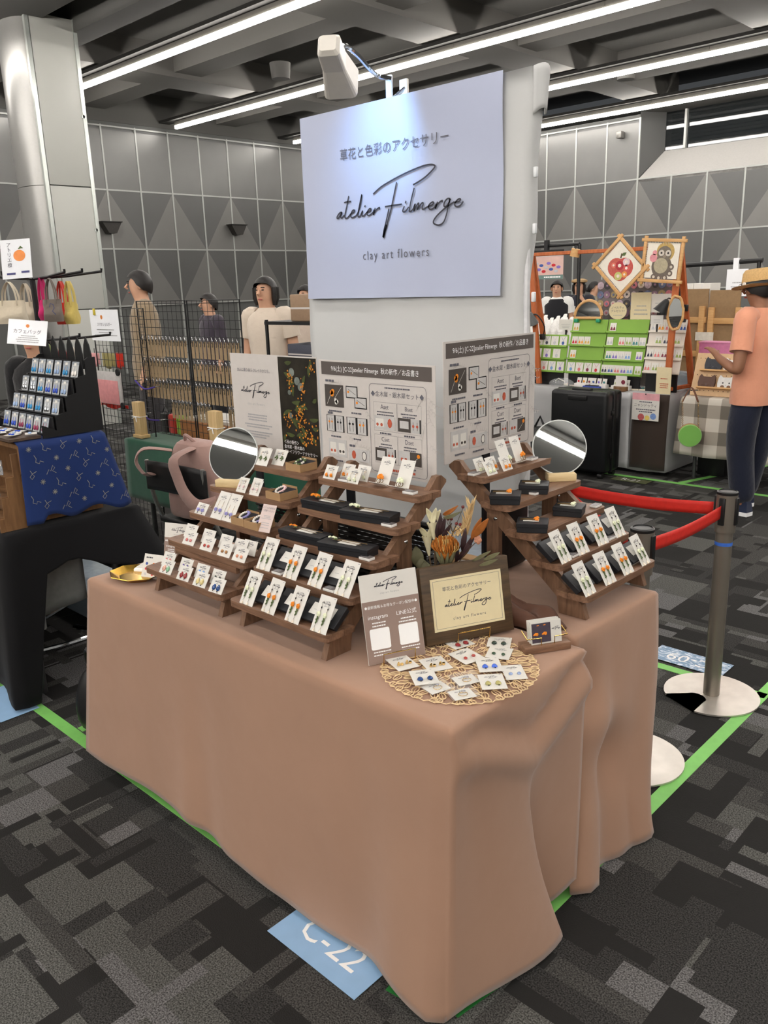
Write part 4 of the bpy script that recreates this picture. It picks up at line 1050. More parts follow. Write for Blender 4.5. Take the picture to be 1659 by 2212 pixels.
# ---- round mirrors on wooden blocks
m_mirror = mat('mirror_glass', (232, 235, 236), .01, metal=1.0, var=0)
m_mrim = mat('mirror_rim', (205, 208, 206), .3, var=0)
m_pine = wood('light_pine', (206, 178, 128), (228, 204, 158), 0, 8, 10)
def mirror(base, rz, r, lean, lb, bw, bd):
    t = thing('round_mirror', lb, 'mirror', base, rz)
    MB().rbox((0, 0, .0115), (bw, bd, .023), .003).build('base', m_pine, t)
    Mm = T(0, 0, .018) @ RX(PI / 2 - math.radians(lean)) @ T(0, r, 0)
    g_ = MB().prism(circ(r, 48), -.002, .002).build('mirror', [m_mirror], t); g_.matrix_local = Mm
    mb = MB(); mb.tube([(r * math.cos(2 * PI * i / 48), r * math.sin(2 * PI * i / 48), 0) for i in range(48)], .0024, 6, loop=True); k_ = mb.build('rim', m_mrim, t); k_.matrix_local = Mm
    return t
mirror((-1.095, .335, .9745), math.radians(24), .0815, 22.7, 'round mirror on a pale wood block on the gemstone stand', .085, .04)
mirror((-.345, .985, .9745), math.radians(46), .080, 17, 'round mirror on a pale wood block on the side counter stand', .085, .045)
# ---- openwork placemat
m_mat = mat('mat_gold', (222, 194, 150), .35, metal=.2, var=.1, scale=60)
mc = V((-.145, .248)); mr = .181
t = thing('openwork_placemat', 'round gold placemat of openwork leaves on the table corner', 'placemat', (mc.x, mc.y, TZ + .002))
mb = MB(); rnd = random.Random(3)
for ring_r, n in ((.020, 6), (.046, 13), (.072, 20), (.098, 27), (.124, 34), (.149, 40), (.170, 46)):
    for i in range(n):
        a = 2 * PI * i / n + rnd.uniform(-.05, .05) + ring_r * 20; L = .027 if ring_r < .165 else .017; wd = .0075
        tw = a + rnd.uniform(-.7, .7)
        c = V((ring_r * math.cos(a), ring_r * math.sin(a)))
        lp = [V((*(c + V((math.cos(tw), math.sin(tw))) * (L / 2 * math.cos(u)) + V((-math.sin(tw), math.cos(tw))) * (wd * math.sin(u))), .0012)) for u in [2 * PI * j / 10 for j in range(10)]]
        mb.tube(lp, .0015, 4, loop=True)
        mb.tube([V((*(c - V((math.cos(tw), math.sin(tw))) * L / 2), .0012)), V((*(c + V((math.cos(tw), math.sin(tw))) * L / 2), .0012))], .0009, 4)
mb.build('openwork', m_mat, t)
mb = MB(); mb.tube([(.1775 * math.cos(u) * (1 + .02 * math.sin(u * 46)), .1775 * math.sin(u) * (1 + .02 * math.sin(u * 46)), .0012) for u in [2 * PI * j / 138 for j in range(138)]], .0014, 4, loop=True); mb.build('rim', m_mat, t)
# ---- cards lying on the mat
mc_list = [('crystal', (398, 1130), (530, 1098), (540, 1287), 'golden crystal earrings, long card by the taupe flyer', .016),
 ('crystal', (598, 1120), (745, 1092), (705, 1230), 'golden crystal earrings, wide card below the sign', .004),
 ('drop_ruby', (795, 1022), (935, 982), (835, 1072), 'dark red cut stones, tucked against the sign', .004),
 ('stud_garnet', (832, 1085), (965, 1043), (890, 1175), 'round garnet studs on the placemat', .010),
 ('drop_pine', (1082, 980), (1232, 990), (1050, 1045), 'black-green cut stones at the placemat rim', .004),
 ('stud_forest', (1080, 1043), (1232, 1060), (1050, 1115), 'round dark green studs on the placemat', .010),
 ('drop_cobalt', (985, 1118), (1135, 1110), (1010, 1220), 'bright cobalt stones, middle of the placemat', .015),
 ('stud_haze', (1155, 1165), (1290, 1157), (1180, 1270), 'small hazy blue studs by the card holder', .006),
 ('drop_olive', (990, 1220), (1150, 1212), (1040, 1338), 'olive striped stones near the placemat edge', .018),
 ('drop_blue', (553, 1200), (710, 1183), (590, 1308), 'deep blue teardrops overlapping the crystal card', .022),
 ('ring', (625, 1300), (760, 1255), (690, 1365), 'a gold ring in a clear bag beside the blue teardrops', .005),
 ('ring', (785, 1245), (975, 1205), (855, 1310), 'a gold ring in a clear bag near the olive stones', .005),
 ('ring', (795, 1340), (955, 1308), (840, 1402), 'a pale stone ring in a clear bag at the front rim', .009)]
m_bag = mat('clear_bag', (245, 248, 250), .06, var=0, alpha=.16, spec=.8)
for kd, tl, tr, bl, lb, dz in mc_list:
    zz = TZ + .004 + dz * .35
    a, b_, c = (at(*z2(*q), Z=zz) for q in (tl, tr, bl))
    x = b_ - a; wd = min(x.length, .058); x.normalize(); n = V((0, 0, 1)); y = n.cross(x)
    h = min(.070, max(.042, (a - c).dot(y))); 
    ctr = (b_ + c) / 2 if (b_ - c).length < .12 else a + x * wd / 2 - y * h / 2
    M = basis(x, y, n, ctr - y * h / 2)
    if kd == 'ring':
        t = earring_card(M, .050, .042, ('ring',), 'white card with ' + lb, 'cards on the placemat', ys=.016)
        MB().add([(-.032, -.006, .004), (.032, -.006, .003), (.032, .050, .006), (-.032, .050, .004), (0, .02, .009)], [(0, 1, 4), (1, 2, 4), (2, 3, 4), (3, 0, 4)]).build('clear_bag', m_bag, t)
    else:
        earring_card(M, round(wd, 3), round(h, 3), (kd, kd), 'white card with ' + lb, 'cards on the placemat', ys=h * .34, xs=wd * .2)
# ---- wooden sign
Ms, L = stand_frame(at(*z2(672, 1058), Z=TZ + .004), at(*z2(1240, 945), Z=TZ + .004), 12, TZ + .008)
m_dwood = wood('dark_board', (58, 44, 30), (98, 76, 50), 0, 6, 10, .5)
t = thing('wooden_sign', 'dark wooden sign board with cream name panel and brass easel', 'sign', M=Ms); H = L * .79
MB().rbox((0, H / 2, -.011), (L, H, .022), .002).build('board', m_dwood, t)
pw, ph = L * .80, H * .68
m_creamp = mat('cream_panel', (226, 212, 172), .5, var=.02)
cp = MB().b2((-pw / 2, H * .5 - ph / 2, 0), (pw / 2, H * .5 + ph / 2, .0015)).build('name_panel', m_creamp, t)
mb = MB(); e = .006; q = [(-pw / 2 + e, H * .5 - ph / 2 + e), (pw / 2 - e, H * .5 - ph / 2 + e), (pw / 2 - e, H * .5 + ph / 2 - e), (-pw / 2 + e, H * .5 + ph / 2 - e)]
for a, b_ in zip(q, q[1:] + q[:1]): mb.stroke([a, b_], .0007, z=.0018)
mb.build('border', m_ink2, cp)
mb = MB(); logo_into(mb, pw * .66, .013, M=T(0, H * .50, 0), z=.002, k=4); mb.build('logo', m_ink, cp)
text('草花と色彩のアクセサリー', pw * .058, m_ink2, cp, T(0, H * .69, .002)); text('clay art flowers', pw * .055, m_ink2, cp, T(0, H * .30, .002), spacing=1.3)
Me2, _ = stand_frame(at(*z2(672, 1058), Z=TZ + .004), at(*z2(1240, 945), Z=TZ + .004), 0, TZ + .006)
easel(Me2, L * .36, .02, 'brass wire easel holding the wooden sign', .028)
# ---- business card holder
a = at(*z2(1277, 1052), Z=TZ + .001); b_ = at(*z2(1610, 1010), Z=TZ + .001)
c0 = at(*z2(1310, 1105), Z=TZ + .001); d0 = at(*z2(1608, 1058), Z=TZ + .001)
x = (d0 - c0); wd = x.length; x.normalize(); y = V((-x.y, x.x, 0))
Mh = basis(x, y, (0, 0, 1), (c0 + d0) / 2 + y * .02)
t = thing('card_holder', 'walnut and brass wire holder full of business cards', 'card holder', M=Mh)
MB().rbox((0, 0, .009), (wd, .042, .018), .0015).build('base', m_wal, t)
mb = MB(); hw2 = wd * .44
mb.tube([(-hw2, .016, .046), (-hw2, -.014, .036), (-hw2 * .3, -.016, .036), (-hw2 * .3, -.016, .018)], .0014, 6)
mb.tube([(hw2, .016, .046), (hw2, -.014, .036), (hw2 * .35, -.016, .036), (hw2 * .35, -.016, .018)], .0014, 6); mb.build('wire', m_gold, t)
m_cardpic = mat('card_print_dark', (70, 60, 74), .5, var=.1, scale=80)
for k in range(7):
    o = MB().b2((-.038, -.0006, 0), (.040, .0006, .052)).build('business_card', m_card, t); o.matrix_local = T(.001 * (k % 3), -.010 + .0035 * k, .0185) @ RX(-.18)
fr = MB().b2((-.036, -.0012, .004), (.012, -.0008, .050)).build('front_print', m_cardpic, t); fr.matrix_local = T(0, -.0105, .0185) @ RX(-.18)
mb = MB()
for dx, dz in ((-.026, .022), (-.004, .022)): petals(mb, (dx, -.004, dz), .008, 9, 0, 3)
for dx, dz in ((-.020, .044), (-.003, .044)): petals(mb, (dx, -.003, dz), .004, 7, 0, 3)
o = mb.build('printed_blossom', m_orange, t); o.matrix_local = T(0, -.0105, .0185) @ RX(-.18) @ Matrix.Scale(.25, 4, (0, 1, 0))
mb = MB(); logo_into(mb, .022, .03, M=basis((1, 0, 0), (0, 0, 1), (0, -1, 0), (.026, -.0012, .034))); o = mb.build('logo', m_ink, t); o.matrix_local = T(0, -.0105, .0185) @ RX(-.18)
# ---- dried bouquet behind the sign
bo = V((-.345, .405, TZ + .001))
t = thing('dried_bouquet', 'bouquet of dried protea, cream lilies and dark leaves behind the sign', 'bouquet', bo)
def B(px, py, y=.42): return at(px, py, Y=y) - bo
m_jar = mat('jar_dark', (60, 54, 48), .4)
mb = MB(); mb.lathe([(.026, 0), (.030, .005), (.030, .085), (.024, .10), (.022, .10), (.026, .085), (.026, .01)], 16); mb.build('jar', m_jar, t)
m_lily = mat('lily_cream', (228, 220, 182), .7, var=.08, scale=60); m_pro = mat('protea_ochre', (176, 104, 34), .8, var=.3, scale=160); m_pro2 = mat('protea_tan', (196, 160, 96), .8, var=.2, scale=160)
m_plum = mat('leaf_plum', (62, 42, 44), .55, var=.2, scale=60); m_rust = mat('leaf_rust', (158, 92, 36), .55, var=.2, scale=50); m_olive = mat('leaf_olive', (108, 106, 78), .6, var=.15, scale=50)
m_straw = mat('straw', (214, 184, 134), .75, var=.12, scale=80); m_berry = mat('berry_red', (104, 38, 34), .4, var=.1); m_stem = mat('stem_brown', (84, 66, 44), .7)
foot = V((0, 0, .09))
def stem(pts, r=.0014): MB().tube(smooth_path(pts, 4), r, 5).build('stem', m_stem, t)
def leaf(p0, p1, w, m, bend=.01, name='leaf', nseg=7):
    p0 = V(p0); p1 = V(p1); d = p1 - p0; side = d.cross(V((.6, -.75, .1))).normalized(); nn = side.cross(d).normalized()
    def fn(u, v):
        s = math.sin(PI * min(1, v * .93 + .05)) ** .8
        return p0 + d * v + side * ((u - .5) * w * s) + nn * (bend * math.sin(PI * v) + .15 * w * abs(u - .5) * s)
    MB().grid(fn, 4, nseg).build(name, m, t, solid=.0006)
for (hx, hy), (tips) in (((958, 1145), ((907, 1103), (922, 1098), (948, 1098))),):
    pass
def lily(base, throat, tips):
    stem([foot, B(*base), B(*throat)], .0022)
    a = B(*base); b = B(*throat); d = (b - a); s1, s2 = frame(d)
    mb = MB(); rs = []
    for f, r in ((0, .003), (.45, .007), (.8, .011), (1, .014)): rs.append([a + d * f + s1 * (r * math.cos(2 * PI * i / 10)) + s2 * (r * math.sin(2 * PI * i / 10)) for i in range(10)])
    mb.ring(rs, True, False); mb.build('lily_trumpet', m_lily, t)
    for i, tp in enumerate(tips): leaf(b - d * .25 + s1 * (.008 * math.cos(i * 2)), B(*tp, .42 + .012 * (i - 1)), .015, m_lily, -.006, 'lily_petal')
lily((927, 1200), (922, 1158), ((905, 1138), (938, 1132), (924, 1150)))
lily((938, 1165), (933, 1128), ((921, 1098), (942, 1097), (951, 1101)))
pc_ = B(962, 1180, .40); mb = MB()
rnd = random.Random(5)
for k in range(150):
    f = k / 150; u = rnd.uniform(0, 2 * PI); r = .004 + .022 * math.sqrt(f)
    p = pc_ + V((math.cos(u) * r, math.sin(u) * r * .8, -.012 + .0 * f)); q = p + V((math.cos(u) * (.004 + .008 * f) - math.cos(u + 1) * .006, math.sin(u) * .008 * f, .036 - .020 * f * f + rnd.uniform(-.003, .003)))
    mb.tube([p, (p + q) / 2 + V((math.cos(u) * .006 * f, math.sin(u) * .006 * f, 0)), q], .0016, 4, 0 if rnd.random() < .75 else 1)
mb.ball(pc_ + V((0, 0, -.012)), (.024, .02, .022), 10, 7, 0); mb.build('protea_head', [m_pro, m_pro2], t); stem([foot, pc_ + V((0, 0, -.03))], .003)
for i in range(9):
    a = 2 * PI * i / 9; leaf(pc_ + V((.008 * math.cos(a), .008 * math.sin(a), -.05)), pc_ + V((.028 * math.cos(a), .024 * math.sin(a), -.008)), .008, m_olive, .004, 'protea_bract')
for tp, bs_, w in (((952, 1108), (948, 1165), .014), ((962, 1116), (950, 1160), .014), ((942, 1122), (946, 1168), .013), ((976, 1130), (952, 1165), .012), ((925, 1128), (935, 1135), .014), ((968, 1140), (950, 1175), .012), ((1006, 1140), (998, 1190), .014), ((1018, 1165), (1000, 1200), .014), ((1028, 1150), (1002, 1190), .012), ((990, 1180), (985, 1215), .010), ((1020, 1175), (985, 1212), .012)):
    leaf(B(*bs_, .43), B(*tp, .425), w, m_plum, .006)
stem([foot, B(945, 1180, .43), B(955, 1120, .43)]); stem([foot, B(985, 1210, .43), B(1015, 1165, .43)], .0016)
for tp, bs_, w, m_, bd in (((990, 1092), (957, 1112), .012, m_rust, .012), ((997, 1105), (958, 1118), .011, m_olive, .014), ((1040, 1118), (1018, 1165), .015, m_rust, .004), ((1055, 1120), (1022, 1160), .019, m_rust, .004), ((898, 1180), (905, 1225), .034, m_olive, .004), ((908, 1205), (915, 1235), .030, m_olive, .004), ((882, 1192), (895, 1205), .018, m_olive, .004), ((916, 1212), (925, 1240), .026, m_olive, .004), ((1060, 1190), (1020, 1212), .010, m_olive, .003), ((1080, 1193), (1045, 1210), .012, m_olive, .003), ((1075, 1208), (1035, 1222), .010, m_olive, .003)):
    leaf(B(*bs_, .415), B(*tp, .415), w, m_, bd)
for p in ((971, 1114), (975, 1121), (968, 1121), (986, 1131), (994, 1133), (1000, 1095)):
    MB().ball(B(*p, .415), .0042, 8, 6).build('berry', m_berry, t); stem([B(978, 1150, .42), B(p[0] - 2, p[1] + 8, .418), B(*p, .415)], .0007)
stem([foot, B(978, 1150, .42)], .001)
mb = MB(); rnd = random.Random(9)
for k in range(46):
    f = k / 46; c = B(1002 + 16 * f, 1165 - 75 * f, .44); u = rnd.uniform(0, 2 * PI)
    mb.tube([c, c + V((.008 * math.cos(u), .008 * math.sin(u), .012)), c + V((.014 * math.cos(u), .012 * math.sin(u), .026))], [.0018, .0026, .0004], 4)
for k in range(16):
    c = B(975 + 1.5 * k, 1158 - (k % 5) * 3, .425); u = rnd.uniform(0, 2 * PI); mb.tube([c, c + V((.012 * math.cos(u), .006 * math.sin(u), .012))], [.0028, .0006], 4)
mb.build('straw_plume', m_straw, t); stem([foot, B(1000, 1170, .44)], .0014)
for k in range(5):
    a = k * 1.25; MB().ball(B(1030, 1167, .42) + V((.005 * math.cos(a), .004, .005 * math.sin(a))), (.0065, .005, .0065), 8, 6).build('rosebud_petal', mat('rosebud', (196, 138, 110), .7, var=.1), t)
stem([foot, B(1015, 1185, .42), B(1030, 1172, .42)], .001)
# parcel with white courier slip, clear boxes behind
pb_ = thing('parcel_box', 'brown parcel with a white delivery slip behind the bouquet', 'box', (-.30, .515 - .03, TZ + .001))
MB().rbox((0, 0, .085), (.11, .035, .17), .002).build('carton', m_kraft, pb_)
sl_ = MB().b2((-.02, -.0188, .105), (.052, -.0178, .165)).build('delivery_slip', m_card, pb_)
mb = MB(); Mx = basis((1, 0, 0), (0, 0, 1), (0, -1, 0), (.030, -.019, .147)); mb.stroke(circ(.013, 20), .0008, close=True, M=Mx); mb.b2((.02, -.0192, .14), (.04, -.019, .154)); mb.build('stamp', mat('stamp_blue', (110, 120, 165), .6, var=0), sl_)
m_clear = mat('clear_plastic', (200, 216, 230), .12, var=.02, alpha=.5, spec=.6)
for k, (z0, lb) in enumerate(((0, 'lower translucent storage box on the carpet behind the side counter'), (.36, 'upper translucent storage box stacked behind the side counter'))):
    t = thing('storage_box', lb, 'storage box', (-.74, .93, z0 + .001), 0, 'translucent storage boxes')
    MB().rbox((0, 0, .15), (.36, .26, .30), .02, 3).build('body', m_clear, t); MB().rbox((0, 0, .325), (.38, .28, .05), .012, 2).build('lid', mat('clear_lid', (188, 200, 212), .2, alpha=.75), t)
t = thing('black_bag', 'black woven bag standing behind the side counter stand', 'bag', (-.463, .895, TZ + .001))
MB().rbox((0, 0, .11), (.06, .13, .22), .02, 3).build('body', m_wick, t)
# ================================================================ printed boards
m_lam = mat('laminated_white', (208, 202, 197), .28, var=.02)
m_head = mat('print_header', (92, 84, 80), .5, var=.02)
m_pgrey = mat('print_photo_grey', (196, 194, 192), .5, var=.05)
m_pdark = mat('print_photo_dark', (74, 68, 64), .5, var=.08)
m_pblack = mat('print_black', (24, 22, 24), .5, var=0)
m_faint = mat('print_faint', (196, 190, 186), .5, var=0)
m_red = mat('print_red', (190, 90, 66), .5, var=.1)
def rect_(mb, x0, y0, x1, y1, mi=0, z=.0012): mb.b2((x0, y0, z - .0005), (x1, y1, z), mi)
def blob(mb, x, y, r, mi, z=.0018, n=8, sy=1.0): mb.prism(circ(r, n, x, y, sy), z - .0004, z, mi)
def menu_board(M, w, h, label):
    t = thing('menu_board', label, 'poster', M=M)
    MB().b2((0, 0, -.002), (w, h, 0)).build('board', m_lam, t)
    X = lambda u: u * w
    Yv = lambda v: v * h
    mb = MB()
    rnd = random.Random(2)
    for k in range(16):
        x, y = (rnd.uniform(.03, .46), rnd.uniform(.03, .8)) if k % 2 else (rnd.choice((.47, .95)), rnd.uniform(.1, .8))
        a = rnd.uniform(0, 6); pts = [(X(x) + .010 * j * math.cos(a + j * .12), Yv(y) + .010 * j * math.sin(a + j * .12)) for j in range(6)]
        mb.stroke(pts, .0012, z=.0004)
        for j in range(1, 6):
            for s in (-1, 1): mb.stroke([pts[j], (pts[j][0] + .008 * math.cos(a + s * 1.0), pts[j][1] + .008 * math.sin(a + s * 1.0))], .0016, z=.0004)
    mb.build('botanical_print', m_faint, t)['kind'] = 'stuff'
    mb = MB(); rect_(mb, X(.025), Yv(.865), X(.975), Yv(.985), z=.0008); mb.build('header', m_head, t)
    text('9/6(土) [C-22]atelier Filmerge  秋の新作／お品書き', h * .058, m_white, t, T(w * .5, h * .922, .0014), xs=.86)
    def photo(x0, y0, x1, y1, kind):
        mb = MB(); x0, x1, y0, y1 = X(x0), X(x1), Yv(y0), Yv(y1); ww, hh = x1 - x0, y1 - y0; cx, cy = (x0 + x1) / 2, (y0 + y1) / 2
        if kind == 'pins':
            rect_(mb, x0, y0, x1, y1, 1); mb.stroke([(x0 + ww * .1, y0 + hh * .1), (cx - ww * .1, cy + hh * .2)], .001, 4, z=.0016); mb.stroke([(cx, y0 + hh * .35), (x1 - ww * .1, y1 - hh * .1)], .001, 4, z=.0016)
            for dx, dy in ((-.13, .14), (-.06, .2), (-.1, .06)): blob(mb, cx + dx * ww, cy + dy * hh, ww * .09, 3)
            for dx, dy in ((.08, -.2), (.15, -.25), (.1, -.3)): blob(mb, cx + dx * ww, cy + dy * hh, ww * .08, 4)
        elif kind == 'frame':
            rect_(mb, x0, y0, x1, y1, 2); rect_(mb, x0 + .003, y0 + .003, x1 - .003, y1 - .003, 0, .0016); mb.stroke([(x0 + ww * .2, y1 - hh * .25), (x1 - ww * .15, y0 + hh * .3)], .0012, 1, z=.002); blob(mb, x0 + ww * .22, cy, ww * .08, 3, .0024)
        elif kind in ('drops', 'drops2'):
            rect_(mb, x0, y0, x1, y1, 2)
            for i in range(2):
                a = x0 + ww * (.04 + .5 * i); rect_(mb, a, y0 + hh * .02, a + ww * .40, y1 - hh * .02, 0, .0016)
                for s in (.12, .28): 
                    mb.stroke([(a + ww * s, y1 - hh * .18), (a + ww * s, y0 + hh * .15)], .0014, 1, z=.002); blob(mb, a + ww * s, cy + hh * .1, ww * .045, 3 if (i + (kind == 'drops2')) % 2 == 0 else 2, .0024)
        elif kind == 'shorts':
            rect_(mb, x0, y0, x1, y1, 0)
            for i in range(2):
                a = x0 + ww * (.08 + .48 * i); rect_(mb, a, y0 + hh * .15, a + ww * .34, y1 - hh * .2, 4, .0016)
                for s in (.08, .26): blob(mb, a + ww * s, y0 + hh * .32, ww * .06, 5 if i == 0 else 1, .002)
        elif kind == 'rings':
            rect_(mb, x0, y0, x1, y1, 0); blob(mb, x0 + ww * .25, cy, ww * .10, 5, sy=1.5); blob(mb, x0 + ww * .75, cy, ww * .10, 4, sy=1.5); mb.stroke(circ(ww * .1, 12, x0 + ww * .75, cy, 1.5), .002, 2, z=.002, close=True)
        elif kind == 'set1':
            rect_(mb, x0, y0, x1, y1, 0); rect_(mb, x0 + ww * .06, y0 + hh * .2, x0 + ww * .45, y1 - hh * .2, 4, .0016)
            for s in (.15, .35): blob(mb, x0 + ww * s, y0 + hh * .35, ww * .06, 5, .002)
            blob(mb, x0 + ww * .75, cy, ww * .11, 5, sy=1.5)
        elif kind == 'set2':
            rect_(mb, x0, y0, x0 + ww * .55, y1, 1); rect_(mb, x0 + ww * .08, y0 + hh * .25, x0 + ww * .47, y1 - hh * .2, 0, .0016); rect_(mb, x0 + ww * .58, y0, x1, y1, 0); rect_(mb, x1 - ww * .05, y0, x1, y1, 2, .0016)
            for s in (.68, .85): mb.stroke([(x0 + ww * s, y1 - hh * .2), (x0 + ww * s, y0 + hh * .2)], .0014, 1, z=.002); blob(mb, x0 + ww * s, cy, ww * .05, 5, .0024)
        elif kind == 'set3':
            rect_(mb, x0, y0, x0 + ww * .5, y1, 0); rect_(mb, x0 + ww * .5, y0, x1, y1, 1)
            for s in (.15, .32): blob(mb, x0 + ww * s, y0 + hh * .4, ww * .06, 5, .002)
            mb.stroke([(x0 + ww * .55, y0 + hh * .1), (x1 - ww * .1, y1 - hh * .3)], .001, 4, z=.002); blob(mb, x1 - ww * .12, y1 - hh * .25, ww * .07, 3, .002)
        mb.build('photo_print', [m_pgrey, m_pdark, m_pblack, m_orange, m_card, m_red], t)
    for a in ((.05, .57, .225, .775, 'pins'), (.25, .665, .355, .775, 'frame'), (.325, .575, .435, .68, 'frame'), (.055, .335, .22, .49, 'drops'), (.245, .335, .435, .49, 'drops2'), (.065, .10, .235, .265, 'shorts'), (.255, .085, .445, .20, 'rings'),
              (.50, .415, .675, .535, 'set1'), (.70, .415, .885, .535, 'set2'), (.50, .125, .675, .245, 'set2'), (.70, .125, .885, .245, 'set3')): photo(*a)
    mb = MB()
    o = [(x + X(.695), y + Yv(.42)) for x, y in rrect(X(.47), Yv(.79), .012)]; mb.stroke(o, .0012, z=.0008, close=True)
    for x0, y0 in ((.495, .40), (.695, .40), (.495, .11), (.695, .11)):
        q = [(X(x0), Yv(y0)), (X(x0 + .195), Yv(y0)), (X(x0 + .195), Yv(y0 + .255)), (X(x0), Yv(y0 + .255))]; mb.stroke(q, .0007, z=.0008, close=True)
    mb.build('frame_line', m_ink2, t)
    text('◆金木犀・銀木犀セット◆', h * .052, m_ink2, t, T(X(.695), Yv(.725), .0014))
    for s, x, y in (('Aset', .59, .615), ('Bset', .79, .615), ('Cset', .59, .325), ('Dset', .79, .325)): text(s, h * .058, m_ink2, t, T(X(x), Yv(y), .0014), xs=.9)
    mb = MB()
    for x, y in ((.59, .57), (.79, .57), (.59, .28), (.79, .28)): lines(mb, X(x - .07), X(x + .07), (Yv(y), Yv(y - .025)), h * .010, .0014, int(x * 90 + y * 70))
    for x, y in ((.59, .38), (.79, .38), (.59, .09), (.79, .09), (.14, .53), (.34, .53), (.14, .29), (.34, .29), (.15, .06), (.35, .05)): lines(mb, X(x - .06), X(x + .06), (Yv(y),), h * .014, .0014, int(x * 50 + y * 90))
    lines(mb, X(.55), X(.85), (Yv(.785),), h * .012, .0014, 7); lines(mb, X(.05), X(.14), (Yv(.81),), h * .02, .0014, 17); lines(mb, X(.06), X(.11), (Yv(.51),), h * .02, .0014, 18); lines(mb, X(.26), X(.32), (Yv(.225),), h * .02, .0014, 19)
    mb.build('lettering', m_ink2, t)['kind'] = 'stuff'
    mb = MB(); lines(mb, X(.53), X(.88), (Yv(.055),), h * .020, .0014, 8); mb.build('lettering', m_red, t)
    return t
YP = .535
def XZ(x, z, y=YP): return basis((1, 0, 0), (0, 0, 1), (0, -1, 0), (x, y, z))
a = at(686, 776, Y=YP); b_ = at(937, 789, Y=YP); c = at(937, 1045, Y=YP)
t = menu_board(XZ(a.x + .004, c.z), b_.x - a.x, a.z - c.z, 'laminated menu board behind the hairpin-box stand, beside the flower poster')
MB().b2((.09, -(c.z - TZ) + .001, -.012), (.12, .12, -.003)).build('support', m_blk, t); MB().b2((.06, -(c.z - TZ) + .001, -.016), (.15, -(c.z - TZ) + .012, .004)).build('support_foot', m_blk, t)
XP = -.535
a = at(951, 740, X=XP); b_ = at(1152, 717, X=XP); c = at(967, 1003, X=XP)
t = menu_board(basis((0, 1, 0), (0, 0, 1), (1, 0, 0), (XP, a.y + .012, c.z)), b_.y - a.y, a.z - c.z, 'laminated menu board standing behind the side counter stand')
MB().b2((.19, -(c.z - TZ) + .0, -.012), (.22, .12, -.003)).build('support', m_blk, t)
MB().b2((.15, -(c.z - TZ) + .001, -.004), (.26, -(c.z - TZ) + .012, .03)).build('support_foot', m_blk, t)
# flower poster
a = at(496, 762, Y=YP); b_ = at(683, 775, Y=YP)
pw, ph = b_.x - a.x, .335
t = thing('flower_poster', 'white poster with shop name and a dark photo of orange osmanthus blossoms', 'poster', M=XZ(a.x, a.z - ph))
MB().b2((0, 0, -.002), (pw, ph, 0)).build('board', m_lam, t)
MB().b2((.09, -(a.z - ph - TZ) + .001, -.012), (.12, .12, -.003)).build('support', m_blk, t); MB().b2((.06, -(a.z - ph - TZ) + .001, -.016), (.15, -(a.z - ph - TZ) + .012, .004)).build('support_foot', m_blk, t)
x0 = pw * .58; m_pd = mat('photo_night', (38, 34, 26), .4, var=.5, scale=22); m_pg = mat('photo_leaf', (74, 82, 46), .4, var=.25, scale=40); m_po = mat('photo_osmanthus', (206, 132, 48), .4, var=.25, scale=200)
m_pb = mat('photo_bokeh', (120, 128, 122), .4, var=.3, scale=30)
mb = MB(); rect_(mb, x0, 0.002, pw - .002, ph - .004, 0, .0008)
rnd = random.Random(12)
for k in range(5): blob(mb, rnd.uniform(x0 + .03, pw - .03), ph * rnd.uniform(.45, .95), rnd.uniform(.006, .016), 3, .0010, 12)
for k in range(26):
    x, y = x0 + .02 + rnd.random() * (pw - x0 - .045), ph * (.25 + .7 * rnd.random()); a_ = rnd.uniform(0, 6.3); L = rnd.uniform(.03, .05)
    L = min(L, (pw - .004 - x) / max(.05, math.cos(a_)) if math.cos(a_) > 0 else (x - x0 - .002) / max(.05, -math.cos(a_)), (ph - .006 - y) / max(.05, math.sin(a_)) if math.sin(a_) > 0 else L)
    mb.stroke([(x + L * f * math.cos(a_ + .4 * f), y + L * f * math.sin(a_ + .4 * f)) for f in (0, .2, .45, .7, .9, 1)], [.002, .009, .013, .011, .005, .001], 1, z=.0012 + .00002 * k)
for cx, cy, n, sx, sy in ((.30, .80, 22, .04, .07), (.65, .72, 18, .05, .05), (.55, .45, 60, .08, .10), (.75, .30, 40, .10, .06), (.2, .42, 22, .05, .06), (.85, .9, 12, .05, .05), (.62, .2, 8, .03, .02)):
    for k in range(n):
        x = x0 + (pw - x0) * min(.95, max(.05, cx + rnd.gauss(0, sx))); y = ph * min(.97, max(.04, cy + rnd.gauss(0, sy * .8)))
        blob(mb, x, y, rnd.uniform(.0018, .0034), 2, .0020 + .000005 * k, 6)
mb.build('photo_print', [m_pd, m_pg, m_po, m_pb], t)
text('大人に寄り添う クレイのかたち。', ph * .038, m_ink2, t, T(x0 * .50, ph * .845, .0014), xs=.9)
mb = MB(); logo_into(mb, x0 * .60, .014, M=T(x0 * .5, ph * .66, 0), z=.0010, k=4); mb.build('logo', m_ink, t)
text('clay art flowers', ph * .032, m_lite, t, T(x0 * .5, ph * .525, .0014), spacing=1.25)
mb = MB(); lines(mb, x0 * .2, x0 * .8, [ph * v for v in (.42, .395, .37, .325, .30, .255, .23, .205)], ph * .012, .0012, 21); mb.build('lettering', m_lite, t)
for s, v in (('＜秋の新作＞', .205), ('金木犀・銀木犀の', .16), ('クレイフラワーアクセサリー', .115)): text(s, ph * .040, m_white, t, T(x0 + .010, ph * v, .0030), align='LEFT', xs=.9)

